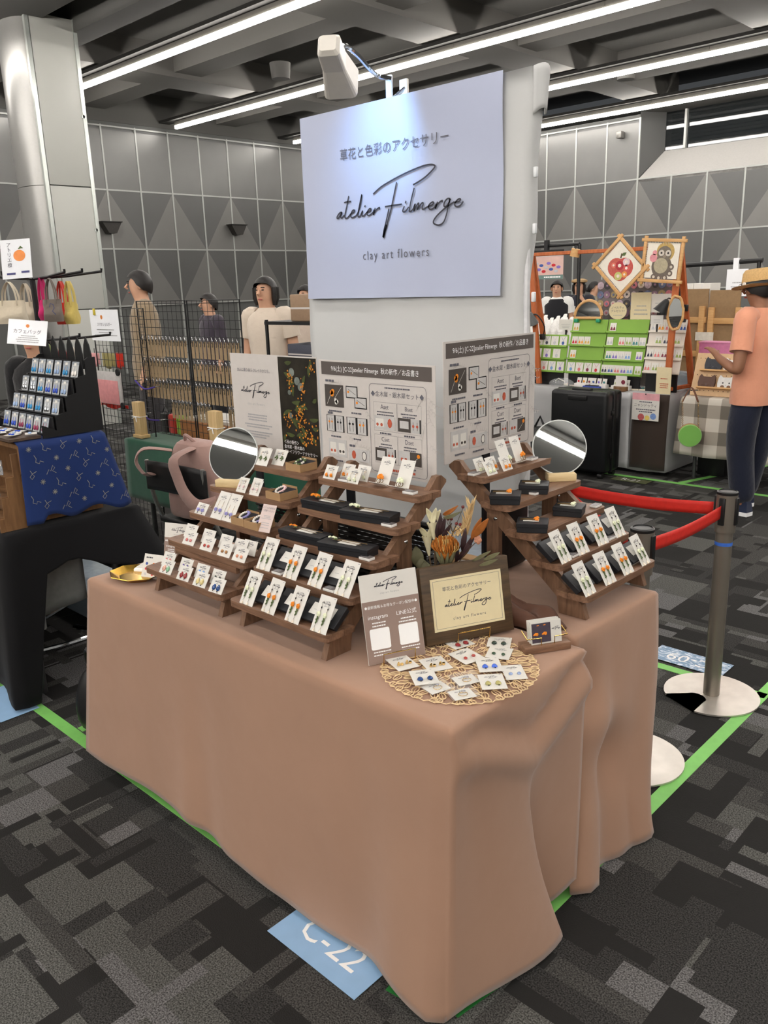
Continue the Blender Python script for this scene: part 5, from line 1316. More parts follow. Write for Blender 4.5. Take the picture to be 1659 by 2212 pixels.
# ================================================================ stanchions and belts
m_steel = mat('stanchion_steel', (138, 130, 120), .30, metal=.55, var=.05, scale=8)
m_plate = mat('base_plate', (206, 200, 192), .32, metal=.7, var=.08, scale=14)
m_bk = mat('plastic_black', (26, 26, 27), .4)
m_belt = mat('belt_red', (214, 44, 34), .55, var=.06, scale=60)
def stanchion(x, y, lb, notch, tapeb=False, slot=0.0):
    t = thing('stanchion', lb, 'stanchion', (x, y, 0), 0, 'steel belt stanchions')
    R_, hw_ = .172, .040; a0 = notch; al = math.asin(.075 / R_)
    o = [(R_ * math.cos(a0 + al + (2 * PI - 2 * al) * i / 44), R_ * math.sin(a0 + al + (2 * PI - 2 * al) * i / 44)) for i in range(45)]
    ux, uy = math.cos(a0), math.sin(a0); vx, vy = -uy, ux
    for k in range(9):
        u = -PI / 2 + PI * k / 8; o.append((ux * (.075 - hw_ * math.cos(u) * .8) + vx * hw_ * math.sin(u), uy * (.075 - hw_ * math.cos(u) * .8) + vy * hw_ * math.sin(u)))
    bm = bmesh.new(); vs = [bm.verts.new((p[0], p[1], .009)) for p in o]; f = bm.faces.new(vs); bmesh.ops.triangulate(bm, faces=[f]); r = bmesh.ops.extrude_face_region(bm, geom=list(bm.faces))
    for v in [e for e in r['geom'] if isinstance(e, bmesh.types.BMVert)]: v.co.z = .003
    bmesh.ops.recalc_face_normals(bm, faces=list(bm.faces)); me = bpy.data.meshes.new('base_plate'); bm.to_mesh(me); bm.free(); me.materials.append(m_plate); part('base_plate', me, t)
    MB().cyl((0, 0, .004), (0, 0, .70), .030, n=24).build('pole', m_steel, t)
    MB().lathe([(.036, .655), (.0365, .66), (.0365, .795), (.034, .797)], 28).build('head', m_steel, t)
    mb = MB(); mb.lathe([(.0345, .790), (.037, .795), (.0365, .803), (.030, .806), (.029, .803)], 28); mb.build('cap', m_bk, t)
    for k in range(4):
        a = slot + k * PI / 2; o_ = MB().rbox((.036, 0, .735), (.012, .022, .10), .003).build('belt_socket', m_bk, t); o_.rotation_euler = (0, 0, a)
    if tapeb:
        MB().lathe([(.0306, .605), (.0306, .618)], 24, caps=False).build('blue_tape', mat('tape_blue', (60, 110, 205), .5), t)
    return t
S1, S2, S3 = V((-.16, 1.80)), V((-.185, 1.205)), V((-.80, 1.72))
stanchion(S1.x, S1.y, 'steel stanchion with blue tape band and notched base plate', math.atan2(-.14, -.06), True, math.atan2(*(S2 - S1).yx))
stanchion(S2.x, S2.y, 'steel stanchion close beside the side counter cloth', math.radians(150), False, math.atan2(*(S1 - S2).yx))
stanchion(S3.x, S3.y, 'steel stanchion hidden behind the side counter mirror', math.radians(200), False, math.atan2(*(S1 - S3).yx))
def belt(a, b, lb, tw=0.0):
    d = (b - a).normalized(); a = a + d * .045; b = b - d * .045; n = V((-d.y, d.x))
    def fn(u, v):
        p = a + (b - a) * u; s = .012 * math.sin(PI * u); q = tw * math.sin(PI * u) * (v - .5)
        return V((p.x + n.x * q * .02, p.y + n.y * q * .02, .712 + .047 * v - s))
    tag(MB().grid(fn, 16, 3).build('belt', m_belt, solid=.0012), lb, 'belt', 'red barrier belts')
belt(S1, S2, 'red barrier belt between the blue-taped post and the cloth-side post')
belt(S1, S3, 'red barrier belt running from the blue-taped post toward the suitcase side')
belt(S2, S3, 'red barrier belt passing behind the side counter stand')

# ================================================================ chair with backpack
m_cs = mat('chair_seat', (24, 24, 25), .5); m_ct = mat('chair_tube', (150, 150, 146), .35, metal=.5)
ch = thing('folding_chair', 'folding chair with black back and grey tube legs holding the backpack', 'chair', (-2.53, 1.03, 0), math.radians(4))
mb = MB()
def backp(u, v):
    x = -.235 + .47 * u; return V((x, -.02 * math.sin(PI * u) - .0 + .03 * v * 0, .60 + .145 * v - .028 * abs(u - .5) ** 2 * 4 * (1 - v) * 0 - .012 * (2 * u - 1) ** 2))
mb.grid(backp, 20, 6); mb.build('backrest', m_cs, ch, solid=.014)
MB().rbox((0, .17, .43), (.40, .30, .03), .012, 3).build('seat', m_cs, ch)
for s in (-1, 1):
    MB().tube(smooth_path([(s * .22, -.005, .74), (s * .22, .03, .5), (s * .215, .16, .25), (s * .21, .31, .01)], 4), .011, 8).build('leg', m_ct, ch)
    MB().tube(smooth_path([(s * .195, .30, .43), (s * .20, .10, .25), (s * .205, -.08, .01)], 4), .011, 8).build('leg', m_ct, ch)
MB().cyl((-.205, -.06, .06), (.205, -.06, .06), .009, n=8).build('stretcher', m_ct, ch)
m_bpk = fabric('backpack_pink', (172, 140, 132), .85, wr=14, wrs=.35)
bk = thing('backpack', 'dusty pink backpack sitting on the folding chair', 'backpack', (-2.515, 1.16, .447), math.radians(4))
def sq_sec(w, d, z, k=.4): return [V((x, y, z)) for x, y in rrect(2 * w, 2 * d, min(w, d) * k * 2 * .9, 4)]
mb = MB(); mb.ring([sq_sec(.13, .06, 0), sq_sec(.165, .085, .02), sq_sec(.172, .095, .12), sq_sec(.168, .09, .24), sq_sec(.15, .08, .33), sq_sec(.12, .06, .385), sq_sec(.07, .03, .40)], True, True); mb.build('body', m_bpk, bk, subsurf=1)
mb = MB(); mb.ring([[V((x * .86, y * .5 - .10, z)) for x, y, z in sq_sec(.13, .06, zz)] for zz in (.015, .06, .13, .165)], True, True); mb.build('front_pocket', m_bpk, bk, subsurf=1)
for s in (-1, 1):
    mb = MB(); mb.ring([[V((x + s * .175, y, z)) for x, y, z in sq_sec(.03, .06, zz)] for zz in (.03, .08, .15)], True, True); mb.build('side_pocket', m_bpk, bk, subsurf=1)
MB().tube(smooth_path([(-.13, -.06, .34), (-.20, -.17, .36), (-.235, -.20, .30), (-.20, -.185, .235), (-.15, -.175, .24)], 5), .030, 8, flat=.22).build('strap', m_bpk, bk)
MB().tube(smooth_path([(.04, -.05, .37), (.035, -.17, .335), (.07, -.185, .25), (.13, -.19, .17), (.22, -.19, .13), (.27, -.12, .14)], 5), .034, 8, flat=.22).build('strap', m_bpk, bk)
MB().tube(smooth_path([(-.05, -.03, .39), (-.02, -.05, .425), (.03, -.03, .39)], 4), .009, 6).build('handle', m_bpk, bk)
# black bag on the floor left of the front cloth
t = thing('black_bag', 'soft black bag slumped on the carpet beside the front cloth', 'bag', (-1.70, .16, .001), .3)
mb = MB(); mb.ring([sq_sec(.10, .07, 0), sq_sec(.125, .10, .05), sq_sec(.12, .095, .15), sq_sec(.09, .06, .24), sq_sec(.04, .03, .27)], True, True); mb.build('body', m_bk, t, subsurf=1)
MB().tube(smooth_path([(-.05, -.03, .24), (-.02, -.06, .34), (.04, -.04, .25)], 4), .010, 6).build('strap', m_bk, t)
# ================================================================ neighbouring booth on the left
m_black = fabric('black_cloth', (22, 22, 24), .85, sheen=.05)
m_navy = fabric('navy_cloth', (32, 52, 104), .75, sheen=.1, wr=5)
m_print = mat('print_silver', (150, 150, 140), .5, var=.1)
m_bwood = wood('brown_plywood', (104, 72, 44), (142, 104, 66), 2, 5, 7)
table('folding_table', 'folding table under the black tablecloth of the neighbouring booth', (-3.55, .06), (-2.13, .55), .694)
def clothL(i, p, n, w):
    zt = .69
    if n.x > .5:
        y = p.y; zh = interp([(.0, .012), (.075, .012), (.15, .52), (.26, .555), (.42, .50), (.57, .44)], y)
        out = .004 + .05 * w * g(y, .57, .2) + .015 * w
        return V((p.x + out + (.10 * w * g(y, .58, .12)), p.y + .06 * w * g(y, .6, .1) - .02 * w * g(y, .0, .1), zt + (zh - zt) * w))
    if n.y < -.5:
        f = interp([(-3.6, .02), (-2.25, .02), (-2.12, .02)], p.x)
        return V((p.x + .06 * w * g(p.x, -2.1, .15), p.y - .01 - .03 * w * (1 + math.sin(p.x * 14)), zt + (f - zt) * w))
    return V((p.x + n.x * .01, p.y + n.y * (.01 + .02 * w), zt - .35 * w))
skirt('tablecloth', 'black tablecloth over the neighbouring table with the blue star cloth', path([(-3.58, .58), (-3.58, .03), (-2.10, .03), (-2.10, .58)], .04), 2, clothL, m_black, .703, 16)
# riser under the blue cloth
t = thing('riser_crate', 'wooden riser crate hidden by the navy star cloth', 'crate', (-2.52, .305, .705)); 
for zz in (.012, .30): MB().b2((-.36, -.155, zz - .008), (.36, .150, zz + .008)).build('board', m_bwood, t)
for xx in (-.35, .35): MB().b2((xx - .008, -.155, .02), (xx + .008, .150, .292)).build('board', m_bwood, t)
bl = thing('star_cloth', 'navy cloth printed with constellations draped over the riser', 'cloth', (-2.13, .305, .706))
ZB = 1.026 - .706
def blue(u, v):                                         # v: 0 top inner ... 1 hem on the end face
    y = -.175 + (.335 + .03 * v) * u
    if v < .25: return V((-.30 + v * 1.26, y, ZB + .004))
    w = (v - .25) / .75
    hem = .010 + .03 * math.sin(u * 7) ** 2 * (u > .15) - 0
    x = .018 + .012 * math.sin(u * 9) * w + .035 * w * u
    return V((x, y + .05 * w * (u - .2), ZB - .012 * (w == 0) + (hem - ZB) * w))
MB().grid(blue, 22, 22).build('cloth', m_navy, bl, solid=.002, sharp=False)
mb = MB(); rnd = random.Random(4)
SHP = [[(0, 0), (.3, .5), (.5, .3), (.8, .9), (1, .6), (.7, .3), (1.1, 0)], [(0, 1), (.2, .6), (.1, .2), (.5, .0), (.6, .3), (1, .1)], [(.3, 1), (.5, .6), (.2, .3), (.4, 0), (.7, .3), (.5, .6), (1, .8)]]
for r in range(6):
    for c in range(5):
        u = .10 + .19 * c + .09 * (r % 2); v = .31 + .115 * r
        if u > .95: continue
        if (r * 2 + c) % 3 == 0:
            for k in range(4):
                a = k * PI / 4; p = blue(u, v)
                mb.stroke([(p.y - .010 * math.cos(a), p.z - .010 * math.sin(a)), (p.y + .010 * math.cos(a), p.z + .010 * math.sin(a))], .0022, M=basis((0, 1, 0), (0, 0, 1), (1, 0, 0), (p.x + .004 + .0003 * k, 0, 0)))
        else:
            p = blue(u, v); sh = SHP[(r + c) % 3]
            mb.stroke([(p.y + .034 * (a - .5), p.z + .034 * (b - .5)) for a, b in sh], .0022, M=basis((0, 1, 0), (0, 0, 1), (1, 0, 0), (p.x + .0045, 0, 0)))
o = mb.build('star_print', m_print, bl); o['kind'] = 'stuff'
# brown stepped wooden rack at the left edge
t = thing('stepped_rack', 'brown plywood stepped rack in front of the navy star cloth', 'display rack', (-2.30, .03, .705))
prof = [(0, 0), (.10, 0), (.10, .285), (.075, .285), (.075, .20), (.045, .20), (.045, .125), (.02, .125), (.02, .05), (0, .05)]
for xx in (-.17, .165):
    mb = MB(); mb.prism(prof, -.004, .004, M=Matrix(((0, 0, 1, xx), (1, 0, 0, 0), (0, 1, 0, 0), (0, 0, 0, 1)))); mb.build('side_panel', m_bwood, t)
for y, z in ((.022, .05), (.046, .125), (.076, .20)): MB().b2((-.165, y - .02, z - .003), (.16, y + .035, z + .003)).build('shelf', m_bwood, t)
m_blister = mat('clear_blister', (206, 214, 222), .1, var=.1, alpha=.35, spec=.8)
for k, (x, z, y) in enumerate(((.10, .20, .045), (.02, .20, .047), (.11, .125, .018))):
    q = thing('earring_packet', ('clear packet with white price slip on the upper brown rack shelf', 'second clear packet on the upper brown rack shelf', 'packet with a golden charm on the lower brown rack shelf')[k], 'earring packet', (-2.30 + x, .03 + y, .705 + z + .004), .6, 'packets on the brown rack')
    MB().b2((-.022, 0, 0), (.022, .004, .055)).build('packet', m_blister, q); MB().b2((-.020, -.002, .035), (.020, -.001, .075)).build('slip', m_card, q)
    MB().ball((0, -.004, .02), (.010, .004, .008), 6, 5).build('charm', m_gold if k == 2 else m_chrome, q)
# flat board with cards, on the riser
br = thing('card_board', 'dark brown board laid with blue charm cards beside the black display', 'board', (-2.36, .20, 1.033))
MB().b2((-.20, -.09, 0), (.225, .03, .010)).build('board', wood('dark_brown_board', (70, 54, 44), (92, 74, 60), 0, 6, 8), br)
m_charm = mat('charm_blue', (36, 74, 190), .25, var=.3, scale=90); m_charm2 = mat('charm_pale', (150, 176, 214), .25, var=.2, scale=90); m_charm3 = mat('charm_magenta', (150, 44, 84), .3, var=.2, scale=90); m_charm4 = mat('charm_teal', (36, 140, 200), .25, var=.2, scale=90)
for k in range(11):
    x = -.16 + .037 * k; y = -.055 + .055 * ((k * 2) % 3) / 2
    q = thing('charm_card', 'small white card with a %s charm lying on the brown board' % ('blue' if k % 2 else 'pale'), 'charm card', (-2.36 + x, .20 + y, 1.0437 + .0009 * k), .4 * math.sin(k * 3), 'charm cards on the brown board')
    MB().b2((-.021, -.021, 0), (.021, .021, .0008)).build('card', m_card, q); mb = MB()
    for s in (-1, 1): mb.ball((s * .007, -.004, .003), (.006, .007, .003), 7, 5)
    mb.build('charm', m_charm if k % 2 else m_charm2, q)
# black stepped earring display with arched backs
bd = thing('arched_display', 'black stepped cardboard display with arched backs holding earring cards', 'display', (-2.34, .235, 1.030))
DW, RN = .42, 4
for r in range(RN):
    y = .045 + .048 * r; z = .02 + .066 * r
    MB().b2((-DW / 2, y, 0), (DW / 2, y + .004, z + .055)).build('riser', m_bk, bd); MB().b2((-DW / 2, y - .030, z - .012), (DW / 2, y, z - .008)).build('ledge', m_bk, bd)
for s in (-1, 1):
    pf = [(0, 0), (.245, 0), (.245, .285), (.215, .285)] + [q for k in range(4) for q in ((.200 - .048 * k, .275 - .066 * k), (.200 - .048 * k, .275 - .066 * (k + 1) + .012))] + [(0, .05)]
    mb = MB(); mb.prism(pf, -.003, .003, M=Matrix(((0, 0, 1, s * DW / 2), (1, 0, 0, 0), (0, 1, 0, 0), (0, 0, 0, 1)))); mb.build('side_panel', m_bk, bd)
for c in range(6):
    x = -DW / 2 + DW * (c + .5) / 6; w_ = DW / 12 * .9
    o = [(-w_, 0), (w_, 0), (w_ * .95, .06), (w_ * .65, .095), (0, .125), (-w_ * .65, .095), (-w_ * .95, .06)]
    mb = MB(); mb.prism(o, -.002, .002, M=basis((1, 0, 0), (0, 0, 1), (0, -1, 0), (x, .235, .235))); mb.build('arch', m_bk, bd)
kind = [(m_charm, 'deep blue'), (m_charm2, 'pale blue'), (m_chrome, 'silver'), (m_charm4, 'teal'), (m_charm3, 'magenta'), (m_pearl, 'pearl')]
for r in range(RN):
    for c in range(6):
        x = -DW / 2 + DW * (c + .5) / 6 + .004 * math.sin(r * 3 + c); y = .045 + .048 * r - .022; z = .02 + .066 * r - .006
        ki = (c * 2 + r * 5 + (c * r) % 3) % 4 if r > 0 else (4 if c > 1 and c != 3 else 0)
        if r == 3 and c == 5: ki = 5
        m_, nm = kind[ki]
        pk = (c + r * 2) % 5 == 0
        lb = '%s with %s charms, %s tier of the arched display' % ('clear packet' if pk else 'white card', nm, ('lowest', 'second', 'third', 'top')[r])
        q = thing('charm_card', lb, 'charm card', (bd.location.x + x, bd.location.y + y, bd.location.z + z), 0, 'cards on the arched display'); q.rotation_euler = (-.28, 0, .1)
        MB().b2((-.022, 0, 0), (.022, .001, .048)).build('card', m_blister if pk else m_card, q); MB().b2((-.008, -.0015, .044), (.008, -.0005, .054)).build('price_slip', m_card, q)
        MB().b2((-.024, -.0005, -.001), (.024, .0, .06)).build('sleeve', m_blister, q)
        mb = MB()
        for s in (-1, 1): mb.ball((s * .009, -.003, .014), (.008, .0025, .010), 7, 5); mb.cyl((s * .009, -.002, .02), (s * .009, -.002, .038), .0008, n=4)
        mb.build('charm', m_, q)
# ---- rack of tote bags
m_rod = mat('rack_black', (30, 30, 32), .4, metal=.3)
rk = thing('hook_rack', 'black hook rack hung with small tote bags', 'rack', (-2.66, .515, .704))
RX0 = rk.location.copy()
MB().rbox((0, 0, .012), (.26, .08, .02), .004).build('base', m_rod, rk)
MB().cyl((0, 0, .02), (0, 0, .92), .012, n=8).build('pole', m_rod, rk)
def RK(px, py, y): return at(px, py, Y=y) - RX0
def arm(p, q): MB().tube([p, p + (q - p) * .5 - V((0, 0, .004)), q, q + V((0, 0, .012))], .0055, 6).build('hook_arm', m_rod, rk)
for z, ends in ((.915, ((.30, .16), (.26, .02), (.33, .06), (.10, -.12), (-.3, .05), (-.2, -.1), (.04, -.14))), (.66, ((.33, .15), (.28, .04), (.08, -.12), (-.3, .05)))):
    for ex, ey in ends: arm(V((0, 0, z)), V((ex, ey, z + .02)))
def tote(px, py, w, h, hs, c, lb, D, yaw, logo=False):
    w, h, hs = w * .62, h * .60, hs * .60; D = D + .22
    p = at(px, py, D=D); m_ = fabric('tote_%d_%d_%d' % c, c, .85, wr=20, wrs=.4)
    t = thing('tote_bag', lb, 'tote bag', p, math.radians(yaw), 'small tote bags on the hook rack')
    def body(u, v):
        a = 2 * PI * u; wx = w / 2 * (1.0 + .06 * v); d = (.008 + .020 * math.sin(min(1, v * 1.1) * PI * .75))
        cx = math.copysign(abs(math.cos(a)) ** .5, math.cos(a)); sy = math.copysign(abs(math.sin(a)) ** .8, math.sin(a))
        return V((wx * cx, d * sy + .004 * math.sin(v * 9 + a), -hs - h * v))
    mb = MB(); mb.grid(body, 20, 8); n0_ = len(mb.v); mb.add([body(i / 20, 1) for i in range(20)], [tuple(range(20))]); mb.build('body', m_, t, sharp=False)
    for s in (-1, 1):
        MB().tube(smooth_path([(-w * .28, s * .012, -hs - .02), (-w * .22, s * .010, -hs * .45), (0, s * .004, .004), (w * .22, s * .010, -hs * .45), (w * .28, s * .012, -hs - .02)], 5), .008, 6, flat=.3).build('handle', m_, t)
    if logo:
        mb = MB(); mb.stroke([(-.01, .01), (-.005, .025), (.006, .02), (.009, .006), (.0, -.006), (.012, -.02)], .003, M=basis((1, 0, 0), (0, 0, 1), (0, -1, 0), (w * .12, -.031, -hs - h * .45))); mb.build('print', mat('tote_print', (70, 80, 120), .6), t)
    return t
tote(18, 612, .175, .15, .11, (204, 192, 170), 'large natural canvas tote bag under the orange fruit sign', 3.05, 40)
tote(53, 615, .13, .14, .12, (196, 184, 164), 'natural canvas tote bag with pink-lined handles', 3.35, 30)
tote(88, 603, .06, .14, .14, (196, 40, 104), 'hot pink tote bag on the upper hooks', 3.25, 20)
tote(106, 604, .115, .15, .13, (122, 112, 104), 'grey tote bag printed with a blue figure', 3.15, 44, True)
tote(130, 610, .10, .15, .14, (196, 56, 44), 'bright red tote bag between the grey and yellow ones', 3.3, 30)
tote(147, 610, .085, .15, .13, (206, 184, 104), 'mustard yellow tote bag at the hook rack end', 3.2, 20)
tote(103, 746, .10, .12, .13, (132, 146, 86), 'olive green tote bag on the lower hooks', 3.45, 30)
tote(118, 750, .10, .12, .13, (150, 144, 130), 'stone grey tote bag on the lower hooks', 3.4, 30)
tote(133, 749, .06, .16, .13, (206, 44, 40), 'red tote bag hanging behind the black arches', 3.35, 20)
tote(152, 748, .10, .12, .12, (206, 198, 180), 'off-white tote bag at the lower hook end', 3.5, 30)
# ---- acrylic signs on the rack
m_acr = mat('acrylic_sheet', (240, 242, 246), .12, var=.01)
m_fruit = mat('print_mandarin', (232, 140, 66), .5, var=.06, scale=60)
def acr_sign(tl, tr, bl, D, lb, body):
    a, b_, c = at(*tl, D=D), at(*tr, D=D), at(*bl, D=D)
    x = (b_ - a); w_ = x.length; x.normalize(); y = (a - c); y = y - x * y.dot(x); h_ = y.length; y.normalize(); n = x.cross(y)
    t = thing('acrylic_sign', lb, 'sign', M=basis(x, y, n, c)); MB().b2((0, 0, -.003), (w_, h_, 0)).build('sheet', m_acr, t); body(t, w_, h_); return t
def s1(t, w_, h_):
    mb = MB(); mb.prism(circ(w_ * .20, 24, w_ * .62, h_ * .58, .95), .0003, .0008); mb.build('fruit_print', m_fruit, t)
    mb = MB(); mb.stroke([(w_ * .60, h_ * .75), (w_ * .68, h_ * .79), (w_ * .76, h_ * .76)], [.002, .010, .002], z=.0010); mb.build('leaf_print', m_leafg, t)
    for k, s in enumerate('アトリエ橙'): text(s, h_ * .12, m_ink2, t, T(w_ * .28, h_ * (.86 - .13 * k), .0012))
    mb = MB(); rect_(mb, w_ * .16, h_ * .10, w_ * .45, h_ * .15); rect_(mb, w_ * .65, h_ * .13, w_ * .92, h_ * .18); mb.build('lettering', mat('print_navy', (62, 62, 116), .5, var=0), t)
acr_sign((-18, 521), (46, 516), (6, 604), 3.0, 'acrylic sign with a mandarin drawing above the hook rack', s1)
def s2(t, w_, h_):
    mb = MB(); mb.prism(circ(h_ * .07, 16, w_ * .5, h_ * .76), .0003, .0008); mb.build('fruit_print', m_fruit, t)
    text('カフェバッグ', h_ * .19, m_ink2, t, T(w_ * .5, h_ * .52, .0012)); mb = MB(); lines(mb, w_ * .2, w_ * .85, [h_ * v for v in (.36, .28, .20, .12)], h_ * .03, .001, 31); mb.build('lettering', m_lite, t)
acr_sign((14, 688), (98, 694), (15, 742), 2.95, 'white acrylic sign for cafe bags on the lower hooks', s2)
# ---- things under the neighbouring table
t = thing('pipe_chair', 'chrome pipe chair pushed under the black-covered table', 'chair', (-2.75, .42, 0), .1)
for s in (-1, 1):
    MB().tube(smooth_path([(s * .20, -.20, .03), (s * .20, .20, .03), (s * .19, .21, .42), (s * .19, -.15, .44)], 3), .012, 8).build('frame', m_chrome, t)
MB().cyl((-.2, -.2, .03), (.2, -.2, .03), .012, n=8).build('stretcher', m_chrome, t); MB().rbox((0, .02, .455), (.40, .38, .03), .01).build('seat', m_cs, t)
MB().tube([(.20, .0, .08), (.62, .10, .08)], .012, 8).build('foot_bar', m_chrome, t)
t = thing('grey_sheet', 'grey plastic sheet hanging below the black table end', 'sheet', (-2.22, .27, .30), PI / 2)
MB().grid(lambda u, v: V((-.11 + .20 * u, .01 * math.sin(u * 5), .03 * u + .22 * v)), 8, 6).build('sheet', mat('sheet_grey', (130, 132, 132), .4), t, solid=.003)
for k, (x, y, z0, w_, h_) in enumerate(((-2.86, .36, 0, .13, .09), (-2.87, .36, .093, .15, .05), (-2.90, .35, .146, .12, .16))):
    t = thing('plastic_tub', ('lowest white plastic tub under the black table', 'flat plastic tub in the middle of the stack', 'tall white tub on top of the plastic stack')[k], 'tub', (x, y, z0 + .001), .2)
    MB().rbox((0, 0, h_ / 2), (w_, w_ * .8, h_), .012, 2).build('body', mat('tub_white', (206, 210, 210), .35, alpha=.85), t); MB().rbox((0, 0, h_ - .006), (w_ + .01, w_ * .8 + .01, .012), .003).build('lid', m_tagw, t)
t = thing('storage_case', 'long translucent storage case on the carpet beneath the next booth', 'storage box', (-2.92, .765, .001), .0)
MB().rbox((0, 0, .07), (.62, .32, .14), .02, 2).build('body', m_clear, t); MB().rbox((0, 0, .15), (.64, .34, .03), .01, 2).build('lid', MATS['clear_lid'], t)

# ================================================================ booth behind: green table and wire grid
m_green = fabric('green_cloth', (34, 84, 64), .85)
GX0, GX1, GY0, GY1 = -3.66, -2.30, 1.40, 1.95
table('folding_table', 'folding table under the dark green tablecloth', (GX0 + .03, GY0 + .03), (GX1, GY1), .692)
def clothG(i, p, n, w):
    zt = .69; zh = .33
    if n.y < -.5: return V((p.x - .02 * w * (p.x < GX0 + .1), p.y - .004 - .006 * w * (1 + math.sin(p.x * 11)), zt + (zh - zt) * w))
    return V((p.x + n.x * (.01 + .04 * w), p.y + n.y * .01, zt + (zh - zt) * w))
skirt('tablecloth', 'dark green tablecloth behind the pink backpack', path([(GX0, GY1 + .02), (GX0, GY0), (GX1 + .03, GY0), (GX1 + .03, GY1 + .02)], .05), 2, clothG, m_green, .70, 12)
m_wireb = mat('grid_black', (28, 28, 30), .4, metal=.3)
def wire_panel(lb, a, b_, z0, z1, dx=.045):
    t = thing('grid_stand', lb, 'wire rack', (a[0], a[1], 0)); d = V((b_[0] - a[0], b_[1] - a[1], 0)); L = d.length; d.normalize(); mb = MB()
    n = int(L / dx)
    for k in range(n + 1): p = d * (L * k / n); mb.cyl((p.x, p.y, z0), (p.x, p.y, z1), .0016, n=4, caps=False)
    for k in range(int((z1 - z0) / dx) + 1): z = z0 + k * dx; mb.cyl((0, 0, z), (d.x * L, d.y * L, z), .0016, n=4, caps=False)
    o = mb.build('grid_wire', m_wireb, t); o['kind'] = 'stuff'
    mb = MB(); mb.tube([(0, 0, z0), (0, 0, z1), (d.x * L, d.y * L, z1), (d.x * L, d.y * L, z0)], .0045, 6); mb.build('edge_rod', m_wireb, t)
    return t
GY = 1.53
g0 = at(197, 668, Y=GY).x
wire_panel('black wire panel holding the clear pouch and phone strap sign', (g0, GY), (g0 + .62, GY), .02, 1.46)
wire_panel('black wire panel hung with kraft packets beside the first wood post', (-3.63, GY + .03), (-3.12, GY + .03), .72, 1.50)
wire_panel('black wire panel hung with kraft packets beside the second wood post', (-3.10, GY + .03), (-2.62, GY + .03), .72, 1.50)
m_post = wood('raw_lumber', (196, 164, 112), (220, 192, 142), 2, 6, 8)
for px, py, lb in ((298, 868, 'raw wooden post with white tie by the red cloth'), (464, 888, 'raw wooden post with white tie by the round mirror')):
    p = at(px, py, Y=1.455); p.z -= .702
    t = thing('wood_post', lb, 'post', (p.x, 1.455, .703), 0, 'raw wooden posts')
    MB().rbox((0, 0, (p.z) / 2), (.075, .045, p.z), .002).build('post', m_post, t); MB().rbox((0, .0, .011), (.10, .06, .02), .002).build('foot', m_post, t)
    mb = MB(); zt_ = (p.z) * .6; mb.tube([(-.044, -.025, zt_), (.044, -.025, zt_), (.044, .025, zt_), (-.044, .025, zt_)], .003, 5, loop=True); mb.tube([(0, -.027, zt_), (.015, -.032, zt_ - .03)], .003, 5); mb.tube([(0, -.027, zt_), (-.03, -.034, zt_ - .012)], .003, 5); mb.build('tie', m_white, t)
m_hook = mat('ring_silver', (190, 190, 192), .2, metal=.9)
pk1 = MB().b2((-.0135, 0, -.115), (.0135, .0012, -.02)).mesh('packet', mat('packet_brown', (150, 128, 98), .7, var=.08, scale=40))
pk2 = MB(); pk2.tube([(0, -.004, -.03), (-.006, -.005, -.012), (0, -.004, .002), (.006, -.003, -.012), (.003, -.004, -.05)], .0028, 4); pk2 = pk2.mesh('hook', m_hook)
for r, z in enumerate((1.30, 1.175, 1.05, .94)):
    for c in range(26):
        x = -3.60 + .0375 * c
        if abs(x + 3.11) < .02 or (r == 3 and not (6 < c < 18 or c > 21)): continue
        t = thing('keyring_packet', 'kraft packet with a silver keyring hook, %s row of the wire panels' % ('highest', 'upper', 'lower', 'lowest')[r], 'packet', (x, GY + .028, z), 0, 'kraft packets on the wire panels')
        part('packet', pk1, t); part('hook', pk2, t)
# white parts and shelving seen through the grid
t = thing('shelf_unit', 'dark shelf unit with boxes standing behind the wire panels', 'shelf', (-2.75, 2.45, 0))
for z in (.55, .82, 1.08, 1.34): MB().b2((-.55, -.2, z - .01), (.45, .2, z + .01)).build('shelf', m_bk, t)
for sx in (-.54, .44):
    for sy in (-.19, .19): MB().cyl((sx, sy, 0), (sx, sy, 1.36), .012, n=6).build('post', m_bk, t)
for k, (x, z, w_, h_, c) in enumerate(((-.30, .83, .30, .14, (168, 110, 70)), (.15, .83, .34, .10, (214, 214, 212)), (-.2, 1.09, .4, .12, (70, 72, 84)), (.22, 1.09, .3, .15, (196, 198, 198)), (-.1, 1.35, .5, .16, (150, 124, 100)))):
    q = thing('carton', ('tan carton on the dark shelf unit', 'white tray of papers on the dark shelf unit', 'folded dark cloth bundle on the shelf unit', 'pale plastic case on the dark shelf unit', 'wide brown carton on top of the shelf unit')[k], 'box', (-2.75 + x, 2.45, z + .001))
    m_ = mat('carton_%d' % k, c, .6, var=.06); MB().rbox((0, 0, h_ / 2), (w_, .3, h_), .008, 2).build('body', m_, q); MB().b2((-w_ / 2 + .01, -.152, h_ * .45), (w_ / 2 - .01, -.150, h_ * .52)).build('seam', m_faint, q)
